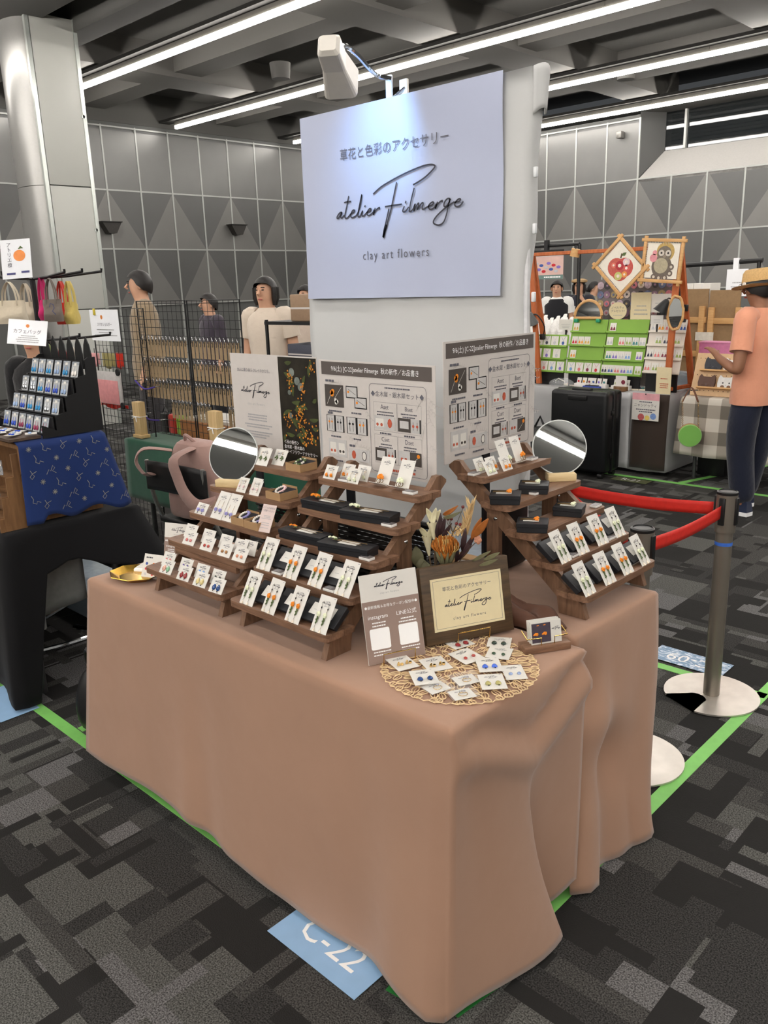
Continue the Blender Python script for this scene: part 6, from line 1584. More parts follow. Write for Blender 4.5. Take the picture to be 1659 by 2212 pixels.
# items on the first wire panel
t = thing('clear_pouch', 'clear zip pouch with pink lining clipped on the wire panel', 'pouch', at(207, 885, Y=GY - .02) )
a = at(208, 800, Y=GY - .02); b_ = at(268, 800, Y=GY - .02); c = at(208, 868, Y=GY - .02); t.location = c
w_, h_ = b_.x - a.x, a.z - c.z
MB().rbox((w_ / 2, 0, h_ / 2), (w_, .012, h_), .005).build('pouch', mat('pouch_clear', (196, 192, 190), .2, alpha=.9), t); MB().rbox((w_ * .55, -.007, h_ * .38), (w_ * .72, .004, h_ * .72), .002).build('lining', mat('pouch_pink', (206, 138, 140), .5), t)
for x, z in ((w_ * .95, h_), (w_ * 1.0, .0), (-.02, h_)): MB().cyl((x, -.012, z), (x, -.002, z), .022, n=14).build('button', m_bk, t)
for px0, py0, px1, py1, c, lb in ((215, 868, 275, 885, (190, 44, 34), 'folded red cloth showing below the clear pouch'), (250, 762, 266, 795, (196, 52, 36), 'narrow red strap bundle hung above the pouch'), (220, 762, 248, 795, (150, 140, 90), 'olive tote hung above the clear pouch'), (197, 762, 215, 790, (206, 150, 150), 'red gingham cloth corner on the wire panel edge')):
    a = at(px0, py0, Y=GY + .02); b_ = at(px1, py1, Y=GY + .02)
    t = thing('hung_cloth', lb, 'cloth', (a.x, GY + .02, a.z)); ww, hh = b_.x - a.x, a.z - b_.z
    MB().grid(lambda u, v: V((ww * u, .008 * math.sin(u * 14), -hh * v + .01 * math.sin(u * 9) * v)), 12, 5).build('cloth', fabric('hung_%d_%d_%d' % c, c), t, solid=.004)
    MB().cyl((ww / 2, 0, .0), (ww / 2, 0, .03), .003, n=5).build('hook', m_hook, t)
q = at(211, 870, Y=GY - .03)
t = thing('round_charm', 'round pink charm with a black mark hanging on the wire panel', 'charm', q)
MB().cyl((0, 0, 0), (0, -.012, 0), .05, n=20).build('disc', mat('charm_rim', (226, 214, 196), .7), t); MB().cyl((0, -.012, 0), (0, -.014, 0), .038, n=20).build('face', mat('charm_face', (222, 150, 150), .6), t)
mb = MB(); mb.stroke([(-.02, .01), (0, -.005), (.015, .012), (.0, -.02)], .006, M=basis((1, 0, 0), (0, 0, 1), (0, -1, 0), (0, -.0145, 0))); mb.build('mark', m_pblack, t); MB().cyl((0, -.005, .05), (0, .02, .12), .002, n=4).build('cord', m_bk, t)
a = at(200, 669, Y=GY - .01); b_ = at(262, 669, Y=GY - .01); c = at(200, 735, Y=GY - .01)
t = thing('acrylic_sign', 'white sign for phone straps clipped on the wire panel top', 'sign', M=basis((1, 0, 0), (0, 0, 1), (0, -1, 0), c)); w_, h_ = b_.x - a.x, a.z - c.z
MB().b2((0, 0, -.002), (w_, h_, 0)).build('sheet', m_acr, t); text('スマホショルダー', h_ * .12, m_ink2, t, T(w_ * .5, h_ * .52, .001)); mb = MB(); lines(mb, w_ * .1, w_ * .9, [h_ * v for v in (.36, .27, .18)], h_ * .03, .001, 41); mb.build('lettering', m_lite, t)
mb = MB(); mb.prism(circ(h_ * .07, 14, w_ * .42, h_ * .76), .0003, .0008); mb.build('fruit_print', m_fruit, t); MB().rbox((w_ * .2, h_ * .93, .004), (.02, .04, .008), .002).build('clip', mat('clip_yellow', (200, 180, 60), .4), t)
for px, py, c, nm in ((245, 920, (40, 40, 40), 'black'), (262, 915, (196, 60, 50), 'red'), (275, 925, (150, 190, 60), 'lime')):
    q = at(px, py, Y=1.62); t = thing('small_pouch', '%s small pouch behind the wire panel over the green table' % nm, 'pouch', (max(q.x, -3.60 + .09 * ('black red lime'.split().index(nm))), 1.66, .702))
    MB().rbox((0, 0, .06), (.075, .04, .12), .012, 2).build('body', fabric('pouchc_%s' % nm, c), t); MB().tube([(-.03, 0, .118), (0, 0, .16), (.03, 0, .118)], .004, 5).build('loop', m_bk, t)
t = thing('white_basin', 'white plastic tray with paper bundle on the green table', 'tray', (-2.45, 1.70, .702)); MB().rbox((0, 0, .04), (.30, .24, .08), .02, 2).build('body', m_tagw, t); MB().rbox((0, 0, .085), (.26, .2, .01), .004).build('papers', m_card, t)
t = thing('wood_tray', 'orange-brown wooden tray of papers behind the wire panels', 'tray', (-3.1, 1.76, .702)); MB().rbox((0, 0, .05), (.60, .26, .10), .006).build('body', wood('tan_box', (156, 100, 58), (184, 128, 80), 0), t); MB().rbox((0, 0, .11), (.5, .22, .02), .004).build('papers', m_card, t)

for (p0, p1, p2), lb in ((((292, 822), (312, 840), (334, 836)), 'purple cord loop hanging on the upper wire panel'), (((312, 894), (322, 906), (344, 908)), 'purple cord loop hanging on the lower wire panel')):
    q = at(*p0, Y=GY - .012); t = thing('cord_loop', lb, 'cord', q, 0, 'purple cords on the wire panels'); a_, b__ = at(*p1, Y=GY - .012) - q, at(*p2, Y=GY - .012) - q
    MB().tube(smooth_path([V((0, 0, 0)), a_, b__], 5), .005, 6).build('cord', mat('cord_purple', (66, 48, 140), .6), t); MB().cyl(b__, b__ + V((0, .045, 0)), .004, n=6).build('hook', m_hook, t); MB().cyl((0, 0, 0), (0, .045, 0), .004, n=6).build('hook', m_hook, t)
# ================================================================ booth across the aisle on the right
YT = 5.15
def R5(px, py, y=YT): return at(px, py, Y=y)
m_gcl = fabric('grey_cloth', (176, 176, 176), .8, wr=4); m_dbr = fabric('dark_brown_cloth', (58, 48, 42), .85, wr=4)
TR = .655
table('folding_table', 'folding table under the grey tablecloth of the green display booth', (-3.55, YT - .02), (-1.97, YT + .55), TR - .008)
def clothR(i, p, n, w):
    zt = TR - .012
    return V((p.x + n.x * (.01 + .015 * w), p.y + n.y * (.012 + .02 * w * (1 + math.sin(p.x * 17))), zt + (.03 - zt) * w))
skirt('tablecloth', 'light grey tablecloth hanging behind the black suitcase', path([(-3.6, YT + .6), (-3.6, YT - .05), (-1.93, YT - .05), (-1.93, YT + .6)], .05), 2, clothR, m_gcl, TR, 12)
a = R5(1366, 850, YT - .13); b_ = R5(1444, 850, YT - .13)
bc = thing('brown_drape', 'dark brown drape hung over the grey table front', 'cloth', (a.x, YT - .13, .06))
MB().grid(lambda u, v: V(((b_.x - a.x) * u, .012 * math.sin(u * 7) * (1 - v) + .03 * v * v, (TR - .06 + .004) * v)), 12, 10).build('cloth', m_dbr, bc, solid=.004)
a = R5(1367, 845, YT - .155); c = R5(1422, 911, YT - .155)
t = thing('booth_notice', 'pastel bordered notice pinned on the dark brown drape', 'notice', M=basis((1, 0, 0), (0, 0, 1), (0, -1, 0), (a.x, YT - .155, c.z))); w_, h_ = c.x - a.x, a.z - c.z - .01
m_past = mat('pastel_pink', (226, 166, 172), .5, var=.1, scale=18); MB().b2((0, 0, -.003), (w_, h_, 0)).build('paper', m_card, t); MB().b2((0, h_ * .75, .0002), (w_, h_, .0008)).build('border', m_past, t)
text('ニャンドゥティ', h_ * .13, m_ink, t, T(w_ * .5, h_ * .55, .0014)); mb = MB(); lines(mb, w_ * .15, w_ * .85, [h_ * v for v in (.68, .40, .32)], h_ * .04, .001, 51); mb.build('lettering', m_ink2, t)
mb = MB(); mb.prism(circ(w_ * .12, 16, w_ * .35, h_ * .12), .0003, .0008); mb.build('flower_print', mat('pr_rose', (190, 96, 96), .5, var=.2, scale=120), t); mb = MB(); mb.prism(circ(w_ * .09, 16, w_ * .58, h_ * .10), .0003, .0008); mb.build('flower_print', mat('pr_yellow', (232, 206, 110), .5), t); mb = MB(); mb.prism(circ(w_ * .11, 16, w_ * .8, h_ * .17), .0003, .0008); mb.build('flower_print', mat('pr_blue', (120, 150, 206), .5, var=.2, scale=100), t)
MB().cyl((w_ * .5, h_ * .97, .001), (w_ * .5, h_ * .97, .006), .006, n=8).build('pin', m_chrome, t)
MB().b2((w_ * .4, h_ * .4, -.045), (w_ * .6, h_ * .5, -.003)).build('spacer', m_card, t)
a = R5(1336, 846, YT - .10); c = R5(1362, 1012, YT - .10)
t = thing('lace_runner', 'pale grey lace runner hanging beside the brown drape', 'cloth', (a.x, YT - .105, c.z)); MB().grid(lambda u, v: V(((c.x - a.x) * .8 * u, .006 * math.sin(v * 9), (TR - c.z) * v)), 4, 10).build('cloth', fabric('lace_grey', (196, 196, 198), .8), t, solid=.003)
# suitcase
sx0 = at(1190, 900, Y=4.72).x; sx1 = at(1312, 900, Y=4.72).x; sz = at(1250, 842, Y=4.72).z
t = thing('suitcase', 'large black hard-shell suitcase standing before the grey table', 'suitcase', ((sx0 + sx1) / 2, 4.83, 0)); sw = sx1 - sx0
MB().rbox((0, -.068, sz / 2 + .02), (sw, .125, sz - .05), .035, 4).build('shell', mat('suitcase_black', (20, 21, 23), .32, bump=.1, bscale=200), t); MB().rbox((0, .068, sz / 2 + .02), (sw, .125, sz - .05), .035, 4).build('shell', MATS['suitcase_black'], t)
MB().rbox((0, 0, sz / 2 + .02), (sw + .006, .022, sz - .046), .01, 2).build('zip_band', m_bk, t)
MB().rbox((0, -.06, sz - .002), (.17, .05, .03), .01, 2).build('handle', m_bk, t); MB().rbox((0, -.133, sz - .06), (.17, .02, .04), .006, 2).build('latch', m_bk, t)
for x in (-sw * .4, sw * .4):
    for y in (-.09, .09): MB().cyl((x - .02, y, .022), (x + .02, y, .022), .022, n=12).build('wheel', m_bk, t)
for z in (.18, sz * .75): MB().rbox((sw / 2 + .004, -.03, z), (.012, .03, .04), .004).build('foot_stud', m_bk, t)
t = thing('black_satchel', 'black soft bag lying on the carpet left of the suitcase', 'bag', (sx0 - .22, 4.9, .001)); mb = MB(); mb.ring([sq_sec(.14, .10, 0), sq_sec(.16, .12, .10), sq_sec(.13, .10, .28), sq_sec(.06, .05, .34)], True, True); mb.build('body', m_bk, t, subsurf=1); MB().tube([(-.05, 0, .33), (0, 0, .42), (.05, 0, .33)], .010, 6).build('strap', m_bk, t)
# A-frame of orange wood
m_owood = wood('orange_wood', (168, 84, 40), (198, 110, 58), 2, 5, 9)
af = thing('trestle_stand', 'orange wooden A-frame stand carrying two woven pictures', 'display frame', (R5(1440, 848).x, YT, TR)); ao = af.location.copy()
def plank(p, q, w_, d_, name='leg', m_=None):
    p = V(p); q = V(q); d = q - p; L = d.length; z = d.normalized(); x = V((1, 0, 0)); x = (x - z * x.dot(z)).normalized(); y = z.cross(x)
    MB(basis(x, y, z, (p + q) / 2)).rbox((0, 0, 0), (w_, d_, L), .004, 1).build(name, m_ or m_owood, af)
rt = R5(1468, 530) - ao; rb = V((0, 0, .012)); rt2 = R5(1470, 530, YT + .03) - ao; rb2 = at(1495, 818, Y=YT + .34) - ao; rb2.z = .012
plank(rb, rt, .05, .025); plank(rb2, rt2, .05, .025)
lt = R5(1146, 548) - ao; lb_ = R5(1166, 770) - ao; lb_.z = .012; plank(lb_, lt, .05, .025); plank(V((lb_.x - .12, .34, .012)), lt + V((0, .03, 0)), .05, .025)
plank(lt + V((0, -.02, -.01)), rt + V((0, -.02, -.01)), .03, .035, 'crossbar'); plank(rb + V((0, .0, .02)), rb2 + V((0, 0, .02)), .03, .03, 'crossbar')
MB().cyl(rt + V((-.0, -.03, -.11)), rt + V((0, .05, -.11)), .012, n=10).build('bolt', m_chrome, af)
MB().rbox(rb2 * .45 + rt2 * .55 + V((.0, -.02, -.10)), (.035, .012, .10), .006).build('hinge', m_bk, af)
# woven pictures
m_lt = wood('loom_wood', (196, 148, 92), (216, 172, 114), 0, 6, 8); m_canvas = mat('canvas_cream', (232, 226, 212), .8, var=.03)
def loom(pts, y, lb, paint):
    tl, tr, bl_, br_ = (R5(*p, y) for p in pts); c = (tl + tr + bl_ + br_) / 4
    x = (tr - tl); w_ = ((tr - tl).length + (br_ - bl_).length) / 2; x.normalize(); h_ = ((tl - bl_).length + (tr - br_).length) / 2; yv = V((0, -1, 0)).cross(x).normalized(); yv = x.cross(V((0, 1, 0))) if yv.z < 0 else yv
    t = thing('woven_picture', lb, 'picture', M=basis(x, yv, x.cross(yv), c)); t_ = .018
    MB().b2((-w_ / 2 + .02, -h_ / 2 + .02, -.004), (w_ / 2 - .02, h_ / 2 - .02, 0)).build('canvas', m_canvas, t)
    for s in (-1, 1):
        MB().rbox((s * w_ / 2, 0, 0), (.024, h_ + .06, .02), .003).build('frame_bar', m_lt, t); MB().rbox((0, s * h_ / 2, .004), (w_ + .06, .024, .02), .003).build('frame_bar', m_lt, t)
    mb = MB()
    for k in range(22):
        f = -.46 + .92 * k / 21; mb.cyl((f * w_, h_ / 2 - .01, .003), (f * w_, h_ / 2 - .03, .001), .0012, n=4); mb.cyl((-w_ / 2 + .01, f * h_, .003), (-w_ / 2 + .03, f * h_, .001), .0012, n=4)
    mb.build('lacing', m_canvas, t)['kind'] = 'stuff'
    paint(t, w_, h_); return t
def disc(t, name, x, y, r, c, z=.001, sy=1.0, n=20): MB().prism(circ(r, n, x, y, sy), z - .0008, z).build(name, mat('dye_%d_%d_%d' % c, c, .75, var=.12, scale=60), t)
def apple(t, w_, h_):                                     # local axes are turned 45 degrees
    k = w_; U = lambda u, v: ((u * .7071 + v * .7071) * k, (-u * .7071 + v * .7071) * k)
    def d2(n_, u, v, r, c, z, sy=1.0):
        x, y = U(u, v); disc(t, n_, x, y, r * k, c, z, 1.0)
    d2('apple_shape', -.12, -.02, .25, (196, 96, 84), .0010); d2('apple_shape', .12, -.02, .25, (196, 90, 82), .0012); d2('apple_shape', 0, -.13, .24, (192, 92, 80), .0014)
    for u, v, r, c in ((-.02, .03, .12, (176, 56, 64)), (.17, .12, .10, (222, 196, 200)), (.18, -.04, .09, (212, 96, 92)), (-.05, -.24, .11, (196, 196, 120)), (.13, -.20, .08, (224, 150, 80)), (-.2, .04, .07, (214, 120, 104))):
        d2('flower_motif', u, v, r, c, .0020); d2('flower_centre', u, v, r * .4, (236, 220, 206), .0026)
    x, y = U(0, .22); x2, y2 = U(.03, .34); mb = MB(); mb.stroke([(x, y), (x2, y2)], .012, z=.0018); mb.build('apple_stem', m_stem, t)
    a_ = U(.03, .28); b2_ = U(.16, .36); mb = MB(); mb.stroke([a_, ((a_[0] + b2_[0]) / 2, (a_[1] + b2_[1]) / 2), b2_], [.002, .028, .002], z=.0022); mb.build('apple_leaf', m_leafg, t)
loom(((1283, 578), (1338, 516), (1344, 636), (1398, 574)), YT - .06, 'woven picture of a red apple hung as a diamond on the orange frame', apple)
def owl(t, w_, h_):
    k = w_
    disc(t, 'straw_hat', .06 * k, .22 * k, .24 * k, (190, 160, 96), .0008); disc(t, 'animal_body', 0, -.14 * k, .27 * k, (112, 102, 92), .0010, 1.05); disc(t, 'animal_head', .04 * k, .17 * k, .19 * k, (122, 112, 100), .0012)
    disc(t, 'belly', -.02 * k, -.12 * k, .19 * k, (176, 166, 140), .0018)
    for u in (-.04, .14): disc(t, 'eye_patch', u * k, .19 * k, .075 * k, (206, 198, 186), .0020); disc(t, 'pupil', u * k, .19 * k, .026 * k, (40, 36, 34), .0026)
    disc(t, 'muzzle', .05 * k, .11 * k, .04 * k, (150, 138, 122), .0024)
    disc(t, 'pink_gourd', -.24 * k, .06 * k, .10 * k, (222, 150, 156), .0022); disc(t, 'pink_gourd', -.22 * k, .19 * k, .06 * k, (222, 150, 156), .0022)
    for u, v in ((-.18, -.40), (-.04, -.42), (.12, -.41), (.24, -.30), (.26, -.14)): disc(t, 'paw_motif', u * k, v * k, .075 * k, (110, 98, 90), .0020); disc(t, 'paw_centre', u * k, v * k, .036 * k, (206, 196, 180), .0026)
loom(((1398, 518), (1480, 520), (1384, 604), (1462, 610)), YT - .06, 'woven picture of a round grey animal in a straw hat on the orange frame', owl)
# sloping display boards with rails and cards
m_grn = mat('board_green', (128, 170, 66), .6, var=.03, scale=8); m_wht = mat('board_cream', (222, 214, 202), .6, var=.02)
m_thread = [mat('thread_%d' % k, c, .6, var=.2, scale=200) for k, c in enumerate(((196, 40, 50), (224, 150, 50), (120, 40, 60), (60, 90, 160), (130, 110, 190), (60, 130, 130), (150, 170, 90), (214, 120, 120), (190, 190, 195), (60, 60, 80), (206, 170, 90), (120, 160, 210)))]
EC = {}
def thread_card(w_, h_):
    k = (w_, h_)
    if k not in EC: EC[k] = MB().b2((-w_ / 2, 0, 0), (w_ / 2, h_, .0012)).mesh('card', m_card)
    return EC[k]
TE = {}
def thread_ear(ci, kind):
    if (ci, kind) not in TE:
        mb = MB()
        if kind == 'e':
            for s in (-1, 1): mb.prism([(s * .010 - .008, .014), (s * .010 + .008, .014), (s * .010 + .004, .032), (s * .010 - .004, .032)], .001, .0035); mb.cyl((s * .010, .032, .002), (s * .010, .045, .002), .0008, n=4)
        else:
            mb.tube([(-.018, .066, .002), (-.006, .05, .002), (0, .036, .002), (.006, .05, .002), (.018, .066, .002)], .0007, 4); mb.prism(circ(.010, 10, 0, .022, 1.2), .001, .0035)
        TE[(ci, kind)] = mb.mesh('thread_earring', m_thread[ci])
    return TE[(ci, kind)]
def board(tl, tr, bl_, br_, m_, lb, nm, rows, lean=.10, nrail=4):
    A, Bq, Cq, Dq = R5(*tl, YT + lean + .05), R5(*tr, YT + lean + .05), R5(*bl_, YT + .05), R5(*br_, YT + .05)
    Cq.z = Dq.z = max(Cq.z, TR + .11); x = (Dq - Cq); w_ = x.length; x.normalize(); y = (A - Cq); y = y - x * y.dot(x); h_ = y.length; y.normalize(); n = x.cross(y)
    M = basis(x, y, n, Cq); t = thing('display_board', lb, 'display board', M=M)
    MB().b2((0, 0, -.006), (w_, h_, 0)).build('panel', m_, t)
    sp = h_ / len(rows)
    for r, cols in enumerate(rows):
        yb = h_ - sp * (r + .92)
        MB().b2((0, yb - .007, 0), (w_, yb, .022)).build('rail', m_, t); MB().b2((0, yb, .018), (w_, yb + .008, .022)).build('rail_lip', m_, t)
        for f, ci, kd, cw, ch_ in cols:
            q = thing('thread_card', '%s with %s thread work on the %s, %s rail' % ('necklace card' if kd == 'n' else 'earring card', ('red', 'orange', 'wine red', 'blue', 'violet', 'teal', 'olive', 'coral', 'grey', 'dark', 'golden', 'sky blue')[ci], nm, ('top', 'upper', 'lower', 'bottom')[r + (4 - len(rows) if len(rows) < 4 else 0)]), 'earring card', M=M @ T(w_ * f, yb + .0005, .004), group='thread cards on the display boards')
            part('card', thread_card(cw, ch_), q); part('thread_earring', thread_ear(ci, kd), q, Matrix.Scale(1.25, 4))
    # easel legs behind
    for xx in (w_ * .12, w_ * .88): p0 = V((xx, h_ * .4, -.008)); MB().b2((xx - .01, 0, -.02), (xx + .01, h_ * .5, -.006)).build('prop', m_bk, t)
    L = (M @ V((0, 0, 0))).z - TR
    MB(M.inverted()).b2(V((Cq.x + .02, Cq.y + .01, TR + .002)), V((Dq.x - .02, Dq.y + .03, Cq.z))).build('prop_foot', m_bk, t)
    return t
e = lambda f, c: (f, c, 'e', .056, .076)
nk = lambda f, c: (f, c, 'n', .072, .086)
board((1240, 690), (1317, 690), (1222, 806), (1297, 810), m_grn, 'green railed display board beneath the half-moon mirror', 'first green board', ([e(.13, 10)], [e(.14, 0), e(.32, 1), e(.50, 10)], [e(.14, 1)], [nk(.14, 11), nk(.38, 7), nk(.62, 2), nk(.86, 0)]))
board((1319, 690), (1402, 690), (1299, 810), (1385, 814), m_grn, 'green railed display board beneath the cream notice', 'second green board', ([e(.13, 2)], [e(.10, 8), e(.40, 7), e(.57, 6), e(.74, 5), e(.91, 8)], [e(.12, 5), e(.28, 4), e(.44, 8), e(.60, 11), e(.88, 4)], [e(.06, 9), e(.22, 3), e(.38, 7), e(.54, 4), e(.70, 11), e(.90, 6)]))
board((1160, 722), (1238, 724), (1150, 803), (1219, 806), m_grn, 'low green railed board of necklaces beside the grey desk lamp', 'necklace board', ([nk(.12, 6), nk(.36, 9), nk(.60, 8), nk(.86, 3)], [nk(.12, 5), nk(.40, 4), nk(.70, 8)], [nk(.12, 6), nk(.36, 7), nk(.60, 11), nk(.86, 4)]), .06)
board((1406, 690), (1484, 700), (1389, 806), (1466, 812), m_wht, 'cream railed display board behind the orange frame leg', 'cream board', ([e(.12, 8), e(.32, 1), e(.52, 7), e(.72, 8), e(.92, 3)], [e(.30, 6), e(.52, 9), e(.82, 6)], [e(.12, 9), e(.32, 7), e(.52, 2), e(.72, 3), e(.92, 6)], [e(.10, 7), e(.32, 6), e(.54, 10)]))
# small things along the table edge
for k, (px, lb) in enumerate(((1258, 'white stand of small coral earring cards on the grey table'), (1300, 'low white tray with brooch cards on the grey table'), (1363, 'white box of red earring cards on the grey table'))):
    p = at(px, 838, Z=TR); t = thing('card_stand', lb, 'card stand', (p.x, YT + .02, TR + .002)); MB().rbox((0, 0, .018), (.16, .06, .036), .004).build('base', m_tagw, t)
    for j in range(3): 
        o = MB().b2((-.02, 0, 0), (.02, .0015, .05)).build('card', m_card, t); o.location = (-.05 + .05 * j, .0, .034); o.rotation_euler = (-.3, 0, 0)
        MB().ball((-.05 + .05 * j, -.004, .052), (.010, .003, .010), 6, 5).build('charm', m_thread[(k * 3 + j) % 12], t)
for px, py, w_, lb in ((1210, 842, .32, 'oval cream platter of trinkets near the suitcase'), (1330, 845, .40, 'long cream platter along the grey table edge'), (1410, 838, .22, 'cream platter below the printed card')):
    p = at(px, py, Z=TR); t = thing('platter', lb, 'platter', (p.x, YT - .0 + .10, TR + .001)); mb = MB(); mb.prism(circ(w_ / 2, 28, 0, 0, .28), 0, .012); mb.build('plate', mat('platter_cream', (226, 216, 196), .5), t)
    for j in range(5): MB().ball(((j - 2) * w_ * .16, -.01 * (j % 2), .016), (.014, .012, .006), 7, 5).build('trinket', m_thread[(j * 5 + 7) % 12], t)
t = thing('round_block_card', 'wood slice block holding a white card with dark flower', 'card stand', (at(1404, 830, Z=TR).x, YT - .02, TR + .001)); mb = MB(); mb.cyl((0, 0, 0), (0, 0, .035), .06, n=20); mb.build('wood_slice', m_bwood, t); MB().b2((-.05, 0, .033), (.05, .002, .12)).build('card', m_card, t); MB().cyl((.018, -.002, .07), (.018, -.001, .07), .018, n=14).build('flower_print', m_thread[2], t)
a = R5(1419, 793, YT - .045); c = R5(1449, 832, YT - .045)
t = thing('cream_notice', 'cream text card leaning before the cream board', 'notice', (a.x, YT - .045, TR + .001)); w_ = c.x - a.x; MB().b2((0, 0, 0), (w_, .003, a.z - TR)).build('card', m_creamp, t); mb = MB(); M_ = basis((1, 0, 0), (0, 0, 1), (0, -1, 0), (0, -.0008, 0)); mb2 = MB(M_); lines(mb2, w_ * .2, w_ * .85, [.05, .065, .08, .12], .006, .0004, 61); mb2.build('lettering', m_red, t)
# mirrors, lamps, notices above the boards
q = R5(1270, 687, YT + .14); t = thing('half_moon_mirror', 'half-moon mirror in a wooden arch on the green board', 'mirror', q); rr = R5(1300, 687, YT + .14).x - q.x
o = [(rr * math.cos(PI * i / 20), rr * 1.1 * math.sin(PI * i / 20)) for i in range(21)]; Mv = basis((1, 0, 0), (0, 0, 1), (0, -1, 0), (0, 0, 0)) @ RX(-.12)
MB(Mv).prism([(x * .86, .012 + y * .86) for x, y in o], 0, .004).build('mirror', m_mirror, t); mb = MB(Mv); mb.tube([(x, y, .002) for x, y in o], .013, 6, loop=True); mb.build('arch_frame', m_lt, t)
for x in (-rr * .8, rr * .8): MB().rbox((x, -.01, -.02), (.035, .03, .03), .004).build('clip', mat('clip_teal', (40, 150, 110), .4), t)
q = R5(1459, 676, YT - .05); t = thing('oval_mirror', 'oval wavy wooden mirror hanging on the orange frame leg', 'mirror', q); ov = [(.055 * (1 + .05 * math.sin(i * 2.2)) * math.cos(2 * PI * i / 28), .125 * (1 + .04 * math.sin(i * 1.7)) * math.sin(2 * PI * i / 28)) for i in range(28)]; Mo = RZ(.5) @ basis((1, 0, 0), (0, 0, 1), (0, -1, 0), (0, 0, 0))
MB(Mo).prism([(x * .84, y * .88) for x, y in ov], 0, .004).build('mirror', m_mirror, t); mb = MB(Mo); mb.tube([(x, y, .002) for x, y in ov], .010, 6, loop=True); mb.build('wavy_frame', m_lt, t)
def desk_lamp(base, head, aim, m_, lb, neck):
    t = thing('desk_lamp', lb, 'lamp', base); b0 = V(base); MB().tube(smooth_path([V((0, 0, 0))] + [p - b0 for p in neck], 4), .006, 6).build('neck', m_bk, t); MB().rbox((0, 0, .01), (.04, .04, .05), .006).build('clamp', m_bk, t)
    h = head - b0; d = (V(aim) - head).normalized(); x, y = frame(d); M = basis(x, y, d, h); mb = MB(M); mb.lathe([(.012, -.03), (.022, -.02), (.03, .0), (.055, .075), (.052, .075), (.026, .0)], 20, caps=False); mb.build('shade', m_, t); MB(M).lathe([(.012, -.03), (.001, -.034)], 12).build('cap', m_, t); return t
hd = R5(1146, 682, YT - .05); desk_lamp(R5(1172, 730, YT + .06), hd, hd + V((.0, .05, -.12)), mat('lamp_grey', (96, 98, 98), .4), 'grey desk lamp clipped beside the necklace board', [R5(1176, 705, YT + .03), R5(1160, 680, YT - .02), hd])
hd = R5(1437, 655, YT - .10); desk_lamp(R5(1480, 668, YT + .12), hd, hd + V((-.05, -.03, -.10)), m_bk, 'black desk lamp on the orange frame beside the oval mirror', [R5(1460, 655, YT + .04), R5(1445, 644, YT - .06), hd])
def flat_sign(tl, br_, y, m_, lb, name='notice_board', shape=None, lett=None, cat='notice', seed=0):
    a = R5(*tl, y); c = R5(br_[0], br_[1], y); w_, h_ = c.x - a.x, a.z - R5(tl[0], br_[1], y).z
    t = thing(name, lb, cat, M=basis((1, 0, 0), (0, 0, 1), (0, -1, 0), (a.x, y, a.z - h_)))
    if shape == 'round': MB().prism(circ(w_ / 2, 28, w_ / 2, h_ / 2, h_ / w_), -.004, 0).build('card', m_, t)
    else: MB().b2((0, 0, -.004), (w_, h_, 0)).build('card', m_, t)
    if lett:
        for s, f, v in lett: text(s, h_ * f, m_ink2, t, T(w_ / 2, h_ * v, .001))
    mb = MB(); lines(mb, w_ * .15, w_ * .85, [h_ * v for v in ((.5, .35, .2) if not lett else (.25,))], h_ * .035, .001, seed); mb.build('lettering', m_lite, t)
    MB().b2((w_ * .45, -.06, -.014), (w_ * .55, h_ * .6, -.005)).build('prop', m_bk, t)
    return t
flat_sign((1316, 653), (1353, 690), YT + .20, m_creamp, 'round cream novelty present sign above the green boards', 'round_sign', 'round', (('ノベルティ', .17, .68), ('プレゼント!', .17, .48)), seed=71)
flat_sign((1364, 632), (1404, 690), YT + .19, m_creamp, 'tall cream notice standing on the second green board', seed=72)
flat_sign((1405, 635), (1448, 675), YT + .20, m_card, 'white printed notice beside the black desk lamp', seed=73)
flat_sign((1208, 690), (1236, 712), YT + .22, m_card, 'small white notice above the necklace board', seed=74)
flat_sign((1406, 681), (1432, 700), YT + .0, m_card, 'small white card on top of the cream board', seed=75)
# button and lace curtain behind the boards
a = R5(1292, 605, YT + .34); c = R5(1450, 692, YT + .34)
t = thing('patch_panel', 'panel covered with round lace patches behind the boards', 'display panel', (a.x, YT + .34, TR + .002)); w_, h_ = c.x - a.x, a.z - TR; MB().b2((0, 0, 0), (w_, .01, h_)).build('panel', mat('panel_grey', (120, 112, 112), .7), t)
rnd = random.Random(6); pcs = [mat('patch_%d' % k, c_, .7, var=.2, scale=90) for k, c_ in enumerate(((190, 170, 180), (150, 120, 140), (206, 190, 180), (110, 120, 150), (196, 120, 130), (70, 66, 70), (170, 150, 110)))]
for r in range(7):
    for c_ in range(11):
        x = w_ * (c_ + .5) / 11; z = h_ - .05 - .075 * r
        if z < .45: continue
        o = MB().cyl((x, -.001, z), (x, -.006, z), rnd.uniform(.022, .034), n=12); o.cyl((x, -.006, z), (x, -.008, z), .010, n=8, mi=1); o.build('lace_patch', [pcs[(r * 3 + c_ * 5) % 7], pcs[(r + c_) % 7]], t)
